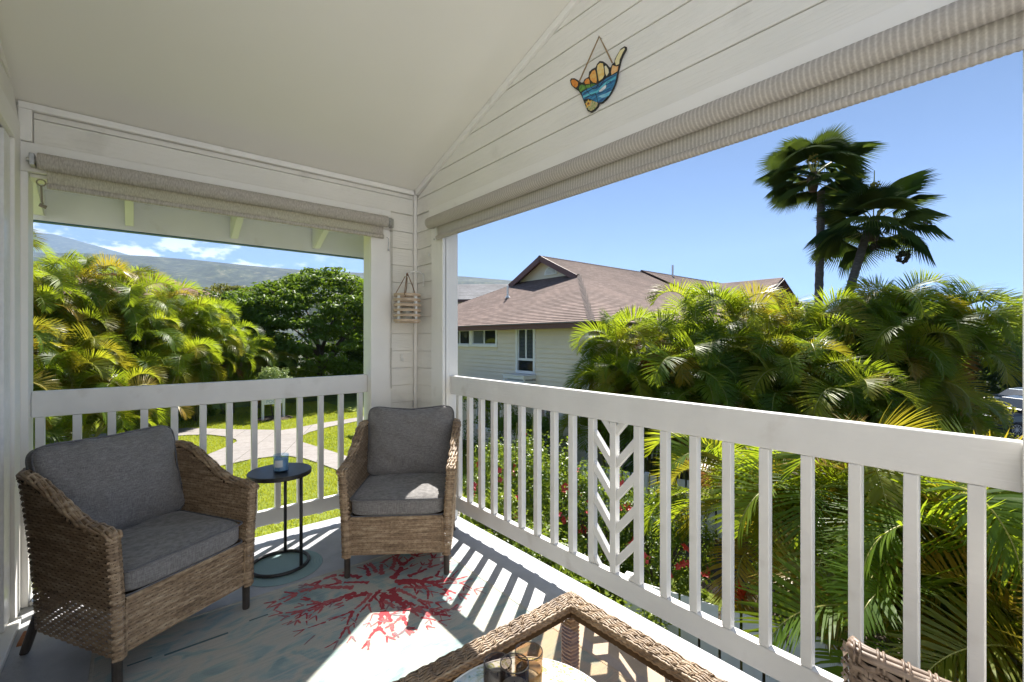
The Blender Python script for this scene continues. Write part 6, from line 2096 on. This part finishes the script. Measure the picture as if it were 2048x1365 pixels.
def roof_plane(poly, mat, parent, name='roof_slope', course=0.14, lift=0.016):
    """sloping plane of overlapping shingle courses; first two points are the eave"""
    P = [Vector(p) for p in poly]
    eu = (P[1] - P[0]).normalized()
    nrm = None
    for k in range(2, len(P)):
        c = eu.cross(P[k] - P[0])
        if c.length > 1e-3: nrm = c.normalized(); break
    if nrm.z < 0: nrm = -nrm
    ew = nrm.cross(eu)
    if ew.z < 0: ew = -ew
    p2 = [((p - P[0]).dot(eu), (p - P[0]).dot(ew)) for p in P]
    w1 = max(b for a, b in p2)
    V = []; F = []; UV = []
    k = 0
    while k * course < w1:
        lo, hi = k * course, min((k + 1) * course, w1)
        q = clip2(p2, lo, hi)
        k += 1
        if len(q) < 3: continue
        o = len(V)
        for a, b in q:
            h = lift * (1 - (b - lo) / course)
            V.append(P[0] + eu * a + ew * b + nrm * h); UV.append((a, b))
        F.append(tuple(range(o, o + len(q))))
        low = [a for a, b in q if abs(b - lo) < 1e-6]
        if len(low) >= 2:
            a0, a1 = min(low), max(low)
            o = len(V)
            for a, h in ((a0, 0), (a1, 0), (a1, lift), (a0, lift)):
                V.append(P[0] + eu * a + ew * lo + nrm * h); UV.append((a, lo + 0.002))
            F.append((o, o + 1, o + 2, o + 3))
    me = bpy.data.meshes.new(name)
    me.from_pydata([tuple(v) for v in V], [], F)
    me.materials.append(mat)
    uv = me.uv_layers.new(name='UVMap')
    for lp in me.loops: uv.data[lp.index].uv = UV[lp.vertex_index]
    me.update()
    return link(name, me, parent)

hs = thing('brown_roofed_house', 'two storey beige house with brown shingle roof and small gable vent', 'house', (0, 0, 0))
XE, YE, YF, ZE = 10.4, 8.82, 22.6, 1.86
YR, ZR, XG = 15.71, 5.25, 15.18
def R3(*p): return p
rf = MB()
rf.add([(XE, YE, ZE - 0.03), (XE, YF, ZE - 0.03), (XG, 17.82, 4.17), (XG, 13.60, 4.17)], [(0, 1, 2, 3)])
rf.add([(XE + 0.05, YE + 0.05, ZE - 0.05), (38, YE + 0.05, ZE - 0.05), (38, YF - 0.05, ZE - 0.05), (XE + 0.05, YF - 0.05, ZE - 0.05)], [(0, 1, 2, 3)])
roof = rf.build('roof', M['brown_trim'], hs)
roof_plane([(XE, YE, ZE), (XE, YF, ZE), (XG, 17.82, 4.2), (XG, 13.60, 4.2)], M['shingle'], roof)
roof_plane([(XE, YE, ZE), (38, YE, ZE), (38, YR, ZR), (14.75, YR, ZR), (14.75, 13.40, 4.115), (XG, 13.60, 4.2)], M['shingle'], roof)
roof_plane([(XE, YF, ZE), (38, YF, ZE), (38, YR, ZR), (14.75, YR, ZR), (14.75, 18.02, 4.115), (XG, 17.82, 4.2)], M['shingle'], roof)
# gablet wall and its brown barge boards
gb = MB(); gb.add([(XG + 0.05, 13.6, 4.2), (XG + 0.05, 17.82, 4.2), (XG + 0.05, YR, ZR - 0.03)], [(0, 1, 2)])
gbo = gb.build('gable_panel', M['house_paint'], roof)
for (ya, za) in ((13.42, 4.11), (18.0, 4.11)):
    MB().bar((14.78, ya, za - 0.12), (14.78, YR, ZR - 0.12), 0.26, 0.05, up=(1, 0, 0)).build('barge_board', M['brown_trim'], roof)
m = MB()   # soffit under the overhang
m.add([(14.8, 13.45, 4.10), (XG + 0.04, 13.6, 4.19), (XG + 0.04, YR, ZR - 0.04), (14.8, YR, ZR - 0.04)], [(0, 1, 2, 3)])
m.add([(14.8, 17.97, 4.10), (XG + 0.04, 17.82, 4.19), (XG + 0.04, YR, ZR - 0.04), (14.8, YR, ZR - 0.04)], [(0, 1, 2, 3)])
m.build('soffit', M['brown_trim'], roof)
n = 14
arc = [(15.40 + 0.42 * math.cos(a), 4.37 + 0.40 * math.sin(a)) for a in np.linspace(0, math.pi, n)]
m = MB()
m.prism(arc, lambda a, b, d: (XG + 0.04 - d, a, b), 0.05)
vf = m.build('vent_frame', M['trim'], roof)
arc2 = [(15.40 + 0.32 * math.cos(a), 4.42 + 0.29 * math.sin(a)) for a in np.linspace(0, math.pi, n)]
MB().prism(arc2, lambda a, b, d: (XG - 0.015 - d, a, b), 0.004).build('vent_opening', M['blind'], vf)
m = MB()
for k in range(4): m.box(XG - 0.04, XG - 0.0195, 15.40 - 0.30 + 0.035 * k, 15.40 + 0.30 - 0.035 * k, 4.44 + 0.06 * k, 4.465 + 0.06 * k)
m.build('vent_louvre', M['trim'], vf)
# second, slightly higher roof block behind
roof_plane([(23, 12.7, 3.88), (38, 12.7, 3.88), (38, YR, 5.36), (23, YR, 5.36)], M['shingle'], roof)
roof_plane([(23, 18.72, 3.88), (38, 18.72, 3.88), (38, YR, 5.36), (23, YR, 5.36)], M['shingle'], roof)
m = MB(); m.add([(23.02, 12.8, 3.7), (23.02, 18.6, 3.7), (23.02, YR, 5.33)], [(0, 1, 2)]); m.build('gable_panel', M['brown_trim'], roof)
# wing with gable end
roof_plane([(26.2, 10.4, 3.33), (26.2, 15.0, 3.33), (29.4, 15.0, 4.94), (29.4, 10.4, 4.94)], M['shingle'], roof)
roof_plane([(32.6, 10.4, 3.33), (32.6, 15.0, 3.33), (29.4, 15.0, 4.94), (29.4, 10.4, 4.94)], M['shingle'], roof)
m = MB(); m.add([(26.5, 10.8, 3.3), (32.3, 10.8, 3.3), (29.4, 10.8, 4.8)], [(0, 1, 2)]); m.build('gable_panel', M['house_paint'], roof)
for xa in (26.2, 32.6):
    MB().bar((xa, 10.42, 3.22), (29.4, 10.42, 4.83), 0.05, 0.2, up=(0, 1, 0)).bar((xa, 10.42, 3.22), (29.4, 10.42, 4.83), 0.2, 0.05, up=(0, 1, 0)).build('barge_board', M['brown_trim'], roof)
# hip caps
def ridge_cap(p, q):
    p = Vector(p); q = Vector(q); L = (q - p).length; k = int(L / 0.22); t = (q - p) / L
    s = t.cross(Vector((0, 0, 1))).normalized(); u = s.cross(t)
    m = MB()
    for i in range(k):
        a = p + t * (L * i / k); b = p + t * (L * (i + 1) / k + 0.03)
        lift0, lift1 = 0.035, 0.018
        m.add([a - s * 0.12 + u * (lift0 - 0.055), a + u * lift0, a + s * 0.12 + u * (lift0 - 0.055), b - s * 0.12 + u * (lift1 - 0.055), b + u * lift1, b + s * 0.12 + u * (lift1 - 0.055)], [(0, 1, 4, 3), (1, 2, 5, 4)])
    m.build('ridge_cap', M['shingle'], roof)['kind'] = 'stuff'
ridge_cap((XE, YE, ZE), (XG, 13.60, 4.2))
ridge_cap((14.75, YR, ZR), (23.1, YR, ZR))
ridge_cap((23, YR, 5.36), (36, YR, 5.36))
m = MB().tube([(13.1, 16.05, 3.15), (13.1, 16.05, 3.75)], 0.05, 10).lathe([(0.14, -0.02), (0.06, 0.08)], 10, (13.1, 16.05, 3.22))
m.build('roof_vent_pipe', M['white_metal'], roof)
MB().tube([(26, 15.5, 5.2), (26, 15.5, 5.95)], 0.06, 8).build('roof_vent_pipe', M['white_metal'], roof)
# eave fascia and gutter
for p, q in (((XE + 0.02, YE, ZE - 0.10), (XE + 0.02, YF, ZE - 0.10)), ((XE, YE + 0.02, ZE - 0.10), (38, YE + 0.02, ZE - 0.10))):
    MB().bar(p, q, 0.04, 0.19).build('fascia', M['brown_trim'], hs)
for p, q in (((XE - 0.03, YE - 0.04, ZE - 0.012), (XE - 0.03, YF, ZE - 0.012)), ((XE - 0.03, YE - 0.05, ZE - 0.012), (38, YE - 0.05, ZE - 0.012))):
    MB().bar(p, q, 0.07, 0.035).build('gutter', flat_mat('gutter', (0.20, 0.17, 0.16), 0.5), hs)
# walls: lap siding boards; windows leave openings
XW, YW = 11.0, 9.42
SID = 0.16
WINS = [(11.99, 12.85, 0.17, 1.70), (14.18, 15.80, 1.11, 1.70), (16.0, 17.6, 1.10, 1.70), (13.9, 15.4, -2.3, -0.9), (10.9, 11.9, -2.4, -0.9)]
wall = MB().box(XW + 0.03, XW + 0.2, YW + 0.03, 22.0, G, ZE - 0.06).box(XW + 0.21, 37.5, YW + 0.03, YW + 0.2, G, ZE - 0.06).build('wall', M['house_paint'], hs)
m = MB()
z = G
while z < ZE - 0.2:
    z1 = min(z + SID, ZE - 0.06)
    spans = [(YW - 0.0, 22.0)]
    for (a, b, lo, hi) in WINS:
        if hi + 0.12 > z and lo - 0.12 < z1:
            new = []
            for s0, s1 in spans:
                if b + 0.1 <= s0 or a - 0.1 >= s1: new.append((s0, s1))
                else:
                    if a - 0.1 > s0: new.append((s0, a - 0.1))
                    if b + 0.1 < s1: new.append((b + 0.1, s1))
            spans = new
    for s0, s1 in spans:
        m.add([(XW - 0.045, s0, z), (XW - 0.045, s1, z), (XW, s1, z1), (XW, s0, z1), (XW + 0.02, s0, z), (XW + 0.02, s1, z)],
              [(0, 1, 2, 3), (0, 4, 5, 1)])
    m.add([(XW, YW - 0.014, z), (37.5, YW - 0.014, z), (37.5, YW, z1), (XW, YW, z1), (XW, YW + 0.02, z), (37.5, YW + 0.02, z)], [(0, 1, 2, 3), (0, 4, 5, 1)])
    z += SID
m.build('lap_siding', M['house_paint'], wall)['kind'] = 'stuff'
MB().box(XW - 0.06, XW + 0.02, YW - 0.02, YW + 0.14, G, ZE - 0.06).box(XW + 0.021, XW + 0.16, YW - 0.035, YW + 0.02, G, ZE - 0.06).build('corner_board', M['trim'], hs)
for i, (a, b, lo, hi) in enumerate(WINS):
    fw_ = 0.10
    m = MB()
    m.box(XW - 0.06, XW + 0.03, a - fw_, a, lo - fw_, hi + fw_); m.box(XW - 0.06, XW + 0.03, b, b + fw_, lo - fw_, hi + fw_)
    m.box(XW - 0.059, XW + 0.03, a + 0.001, b - 0.001, hi, hi + fw_); m.box(XW - 0.08, XW + 0.03, a + 0.001, b - 0.001, lo - fw_, lo)
    w = m.build('window', M['trim'], hs)
    mid = (a + b) / 2
    m = MB()
    lo2 = lo + 0.42 if i == 0 else lo
    for (p0, p1) in ((a, mid), (mid, b)):
        e = 0.035
        m.box(XW - 0.012, XW + 0.015, p0 + 0.002, p0 + e, lo2 + 0.002, hi - 0.002); m.box(XW - 0.012, XW + 0.015, p1 - e, p1 - 0.002, lo2 + 0.002, hi - 0.002)
        m.box(XW - 0.011, XW + 0.014, p0 + e, p1 - e, hi - e, hi - 0.003); m.box(XW - 0.011, XW + 0.014, p0 + e, p1 - e, lo2 + 0.003, lo2 + e)
    if i == 0: m.box(XW - 0.014, XW + 0.016, a + 0.003, b - 0.003, lo2 - 0.05, lo2 + 0.001)
    m.build('sash', M['vinyl'], w)
    MB().box(XW + 0.004, XW + 0.008, a, b, lo, hi).build('pane', M['window_glass'], w)
    if i in (1, 2):
        MB().box(XW + 0.018, XW + 0.021, a, b, lo, hi).build('room', M['dark_room'], w)  # thin sheet with the room's darkness painted in
        m = MB(); m.box(XW + 0.012, XW + 0.016, mid + 0.05, b - 0.05, lo, hi); m.build('curtain', M['curtain'], w)
    else:
        MB().box(XW + 0.024, XW + 0.028, a, b, lo, hi).build('room', M['dark_room'], w)
        m = MB(); zz = lo2 + 0.02
        while zz < hi:
            m.add([(XW + 0.012, a, zz), (XW + 0.012, b, zz), (XW + 0.022, b, zz + 0.035), (XW + 0.022, a, zz + 0.035)], [(0, 1, 2, 3)]); zz += 0.05
        m.build('blind', M['blind'], w)
# white slatted box under the tall window
ac = MB()
y0, y1, zb, zt, dp = 11.85, 13.0, -0.72, 0.02, 0.62
for k in range(5):
    z_ = zb + 0.02 + k * 0.155
    ac.box(XW - dp, XW - dp + 0.03, y0, y1, z_, z_ + 0.09)
    ac.box(XW - dp + 0.031, XW - 0.03, y0, y0 + 0.03, z_, z_ + 0.09); ac.box(XW - dp + 0.031, XW - 0.03, y1 - 0.03, y1, z_, z_ + 0.09)
ac.box(XW - dp - 0.02, XW - 0.016, y0 - 0.03, y1 + 0.03, zt, zt + 0.03)
for yy in (y0 + 0.001, y1 - 0.061): ac.box(XW - dp + 0.031, XW - dp + 0.08, yy, yy + 0.06, zb, zt - 0.001)
aco = ac.build('air_conditioner_screen', M['trim'], hs)
MB().box(XW - dp + 0.12, XW - 0.06, y0 + 0.12, y1 - 0.12, zb + 0.05, zt - 0.06).build('cooling_unit', M['blind'], aco)

# ------------------------------------------------------------------ more distant roofs
def simple_house(name, label, c, rot, lx, ly, wall_h, rise, mat, hip=True):
    t = thing(name, label, 'house', (c[0], c[1], G), rot)
    MB().box(-lx / 2 + 0.5, lx / 2 - 0.5, -ly / 2 + 0.5, ly / 2 - 0.5, 0, wall_h).build('wall', M['house_paint'], t)
    h = ly / 2 * 0.9 if hip else 0
    a, b = lx / 2, ly / 2
    r1, r2 = (-a + h, 0, wall_h + rise), (a - h, 0, wall_h + rise)
    rf_ = MB().box(-a + 0.02, a - 0.02, -b + 0.02, b - 0.02, wall_h - 0.22, wall_h - 0.02).build('roof', M['brown_trim'], t)
    roof_plane([(-a, -b, wall_h), (a, -b, wall_h), r2, r1], mat, rf_, course=0.2)
    roof_plane([(-a, b, wall_h), (a, b, wall_h), r2, r1], mat, rf_, course=0.2)
    roof_plane([(-a, -b, wall_h), (-a, b, wall_h), r1], mat, rf_, course=0.2)
    roof_plane([(a, -b, wall_h), (a, b, wall_h), r2], mat, rf_, course=0.2)
    for x in np.arange(-a + 2.5, a - 2, 4.0):
        w = MB().box(x - 0.7, x + 0.7, -b + 0.46, -b + 0.52, wall_h - 1.9, wall_h - 0.6).build('window', M['trim'], t)
        MB().box(x - 0.6, x + 0.6, -b + 0.45, -b + 0.455, wall_h - 1.8, wall_h - 0.7).build('pane', M['window_glass'], w)
    return t
simple_house('grey_roofed_house', 'long grey shingle roofed house beyond the trees behind the corner', (26.5, 44.0), R(-42), 26, 12, 8.2, 2.2, M['shingle_grey'])
simple_house('red_roofed_house', 'reddish roofed house behind the tall areca hedge on the left', (-4.0, 57.0), R(-33), 24, 11, 7.9, 2.3, M['shingle_red'])

# ------------------------------------------------------------------ parked cars
def car_paint(name, c):
    m, n, l, b = new_mat(name)
    b.inputs['Base Color'].default_value = rgba(c)
    b.inputs['Metallic'].default_value = 0.3
    b.inputs['Roughness'].default_value = 0.3
    b.inputs['Coat Weight'].default_value = 0.8
    b.inputs['Coat Roughness'].default_value = 0.05
    return m
M['tyre'] = flat_mat('tyre_rubber', (0.018, 0.018, 0.018), 0.8)
M['alloy'] = flat_mat('alloy_wheel', (0.55, 0.55, 0.56), 0.3, 0.8)
M['car_glass'] = flat_mat('car_glass', (0.02, 0.024, 0.028), 0.05, 0.0, 0.9)
M['lamp'] = flat_mat('lamp_lens', (0.6, 0.6, 0.6), 0.1)
M['amber_lamp'] = flat_mat('amber_lens', (0.55, 0.10, 0.02), 0.2)
M['car_trim'] = flat_mat('black_plastic', (0.02, 0.02, 0.02), 0.6)
def car(label, wheel_front, heading, paint, roof_h=1.68):
    """front wheel position on the ground, heading = direction from tail to nose"""
    a = math.atan2(heading[1], heading[0])
    t = thing('parked_car', label, 'car', (wheel_front[0], wheel_front[1], G), a, 'cars parked beyond the croton hedge')
    W = 0.92
    # lower body, lofted sections along x: (x, half width, z low, z high)
    sec = [(0.86, 0.60, 0.42, 0.66), (0.80, 0.76, 0.30, 0.84), (0.62, 0.86, 0.26, 0.92), (0.1, W, 0.26, 1.00), (-0.45, W, 0.26, 1.06), (-1.6, W, 0.26, 1.08), (-2.8, W, 0.28, 1.10), (-3.5, W * 0.97, 0.32, 1.08), (-3.72, W * 0.9, 0.42, 0.98)]
    def ring(x, w, z0, z1):
        zm = z0 + (z1 - z0) * 0.55
        return [(x, -w * 0.86, z0), (x, -w, z0 + 0.12), (x, -w, zm), (x, -w * 0.97, z1 - 0.06), (x, -w * 0.86, z1), (x, w * 0.86, z1), (x, w * 0.97, z1 - 0.06), (x, w, zm), (x, w, z0 + 0.12), (x, w * 0.86, z0)]
    def loft(secs, mi=0):
        m = MB(); V = []
        for s in secs: V += ring(*s)
        k = 10; F = []
        for i in range(len(secs) - 1):
            for j in range(k): F.append((i * k + j, i * k + (j + 1) % k, (i + 1) * k + (j + 1) % k, (i + 1) * k + j))
        F.append(tuple(range(k))); F.append(tuple((len(secs) - 1) * k + j for j in range(k)))
        return m.add(V, F)
    body = loft(sec).build('body', paint, t, smooth=False, bevel=0.03)
    cab = [(-0.35, 0.80, 1.02, 1.10), (-1.05, 0.74, 1.02, roof_h - 0.08), (-1.6, 0.72, 1.02, roof_h), (-2.7, 0.71, 1.02, roof_h - 0.02), (-3.3, 0.70, 1.02, roof_h - 0.14), (-3.62, 0.72, 1.02, 1.12)]
    loft(cab).build('cabin', paint, t, bevel=0.03)
    for s in (-1, 1):
        for (xa, xb, xc, xd) in ((-0.85, -1.62, -1.62, -1.20), (-1.72, -2.62, -2.62, -1.72)):
            y = 0.775 * s; yt = 0.735 * s
            V = [(xa, y + 0.03 * s, 1.10), (xb, y + 0.03 * s, 1.10), (xc, yt + 0.012 * s, roof_h - 0.12), (xd, yt + 0.012 * s, roof_h - 0.12)]
            V += [(p[0], p[1] - 0.03 * s, p[2]) for p in V]
            MB().add(V, [(0, 1, 2, 3), (7, 6, 5, 4), (0, 4, 5, 1), (1, 5, 6, 2), (2, 6, 7, 3), (3, 7, 4, 0)]).build('side_window', M['car_glass'], t)
        MB().obox((-0.62, 0.95 * s, 1.10), (0.07, 0, 0), (0, 0.09, 0), (0, 0, 0.06)).build('mirror', paint, t, bevel=0.02)
        MB().obox((0.74, 0.62 * s, 0.74), (0.07, -0.04 * s, 0), (0, 0.16, 0), (0, 0, 0.06)).build('headlight', M['lamp'], t, bevel=0.02)
        MB().obox((0.62, 0.845 * s, 0.72), (0.06, 0, 0), (0, 0.025, 0), (0, 0, 0.03)).build('side_marker', M['amber_lamp'], t)
    V = [(-0.42, -0.70, 1.10), (-0.42, 0.70, 1.10), (-1.02, 0.64, roof_h - 0.10), (-1.02, -0.64, roof_h - 0.10)]
    V2 = [(p[0] + 0.03, p[1], p[2] + 0.02) for p in V]
    MB().add(V + V2, [(3, 2, 1, 0), (4, 5, 6, 7), (0, 1, 5, 4), (1, 2, 6, 5), (2, 3, 7, 6), (3, 0, 4, 7)]).build('windscreen', M['car_glass'], t)
    m = MB()
    for k in range(4): m.box(0.80, 0.872, -0.46, 0.46, 0.46 + 0.06 * k, 0.485 + 0.06 * k)
    m.build('grille', M['car_trim'], t)
    MB().box(-3.55, 0.72, -0.90, 0.90, 0.22, 0.30).build('sill_trim', M['car_trim'], t, bevel=0.02)
    for x in (0.0, -2.75):
        for s in (-1, 1):
            w = MB().lathe([(0.20, -0.10), (0.30, -0.11), (0.34, -0.08), (0.345, 0.08), (0.30, 0.11), (0.20, 0.10)], 28).build('wheel', M['tyre'], t, bevel=0.01)
            w.location = (x, 0.84 * s, 0.345); w.rotation_euler = (R(90), 0, 0)
            m = MB()
            for fz in (-0.100, 0.100):
                for k in range(10):
                    a_ = 2 * math.pi * k / 10
                    c, s_ = math.cos(a_), math.sin(a_)
                    m.bar((0.05 * c, 0.05 * s_, fz), (0.205 * c, 0.205 * s_, fz), 0.028, 0.02)
                m.tube([(0.215 * math.cos(q), 0.215 * math.sin(q), fz) for q in np.linspace(0, 2 * math.pi, 25)[:-1]], 0.014, 5, closed=True)
                m.lathe([(0.06, fz - 0.012), (0.06, fz + 0.012)], 12)
            m.build('rim', M['alloy'], w)
hd = (-RGT).normalized()
car('black car with ten spoke alloy wheels parked at the right edge, nearer of the two', (30.7 - 0.35, 1.70 + 0.2), (hd.x * 0.95 - hd.y * 0.05, hd.y), car_paint('black_paint', (0.012, 0.015, 0.022)))
car('blue grey car parked behind the black one at the right edge', (36.9, 2.0), (hd.x, hd.y), car_paint('blue_grey_paint', (0.10, 0.14, 0.20)), 1.6)

# ------------------------------------------------------------------ far hills, mountain
def hill(name, label, prof, dist, depth, mat, seed, rough):
    """terrain ridge: prof = (pixel column of the view, elevation in tangent units); built as a slope with real depth"""
    rs = np.random.default_rng(seed)
    us = np.linspace(prof[0][0], prof[-1][0], 220)
    el_ = np.interp(us, [p[0] for p in prof], [p[1] for p in prof])
    k = 16
    V = np.zeros((len(us), k, 3))
    rough_n = sum(np.interp(us, np.linspace(us[0], us[-1], c), rs.normal(0, rough * 14 / c, c)) for c in (40, 90, 200))
    side = np.stack([np.interp(us, np.linspace(us[0], us[-1], c), rs.normal(0, 1, c)) for c in (30,) * k], 1)
    for j in range(k):
        q = j / (k - 1)
        d = dist - depth * (1 - q)
        t = us[:, None] * RGT.x * 0
        p = (FWD.x + us * RGT.x) * d, (FWD.y + us * RGT.y) * d
        h = (el_ * dist + rough_n * dist * 0.02 * q) * (q ** 1.25) + CAM_H * q + G * (1 - q)
        h = h + side[:, j] * depth * 0.022 * math.sin(math.pi * q)
        V[:, j, 0] = p[0]; V[:, j, 1] = p[1]; V[:, j, 2] = h
    idx = np.arange(len(us) * k).reshape(len(us), k)
    Q = np.stack([idx[:-1, :-1], idx[1:, :-1], idx[1:, 1:], idx[:-1, 1:]], -1).reshape(-1, 4)
    o = link(name, np_mesh(name, V.reshape(-1, 3), Q, mats=[mat], smooth=True))
    structure(o, label)
M['hill'] = noise_mat('forested_hill', [(0.36, (0.004, 0.010, 0.006)), (0.5, (0.018, 0.030, 0.014)), (0.60, (0.05, 0.062, 0.03)), (0.70, (0.13, 0.12, 0.07))], 0.95, (0.02, 0.02, 0.03), detail=9, bump=1.0, bdist=8, nrough=0.62)
def pu(u): return (u - 1024) / 910
def pe(v): return (678 - v) / 910
hill('hills', 'long low forested hills behind the lawn', [(pu(u), pe(v)) for u, v in ((-900, 470), (-200, 490), (65, 505), (200, 508), (300, 513), (400, 521), (500, 532), (600, 540), (725, 546), (830, 550), (925, 553), (960, 556), (1040, 563), (1150, 580), (1300, 600), (1450, 618), (1560, 632), (1700, 650))], 2600, 1500, M['hill'], 3, 0.03)
hill('mountain', 'high hazy mountain slope rising at the far left', [(pu(u), pe(v)) for u, v in ((-1500, 420), (-600, 430), (-200, 448), (65, 466), (105, 468), (150, 480), (200, 494), (250, 508), (300, 522), (380, 545), (470, 575), (600, 620))], 5600, 2200, M['hill'], 4, 0.02)
hill('hills', 'faint low ridge on the horizon at the right', [(pu(u), pe(v)) for u, v in ((1300, 640), (1450, 622), (1560, 606), (1640, 602), (1750, 606), (1900, 615), (1980, 622), (2048, 628), (2300, 640), (2900, 655), (4200, 668))], 6000, 1800, M['hill'], 6, 0.01)

# ------------------------------------------------------------------ haze
hz = MB().box(-9100, 9100, -9100, 9100, G - 1.5, 1750)
hm = bpy.data.materials.new('haze_air'); hm.use_nodes = True
hn = hm.node_tree.nodes; hl = hm.node_tree.links
hn.clear()
ho = hn.new('ShaderNodeOutputMaterial')
hv = hn.new('ShaderNodeVolumePrincipled')
hv.inputs['Color'].default_value = (0.50, 0.70, 1.0, 1)
hv.inputs['Density'].default_value = 0.00008
hv.inputs['Anisotropy'].default_value = 0.0
hl.new(hv.outputs[0], ho.inputs['Volume'])
hb = hz.build('haze', hm)
hb['kind'] = 'stuff'
hb['label'] = 'thin bluish air over the distance'
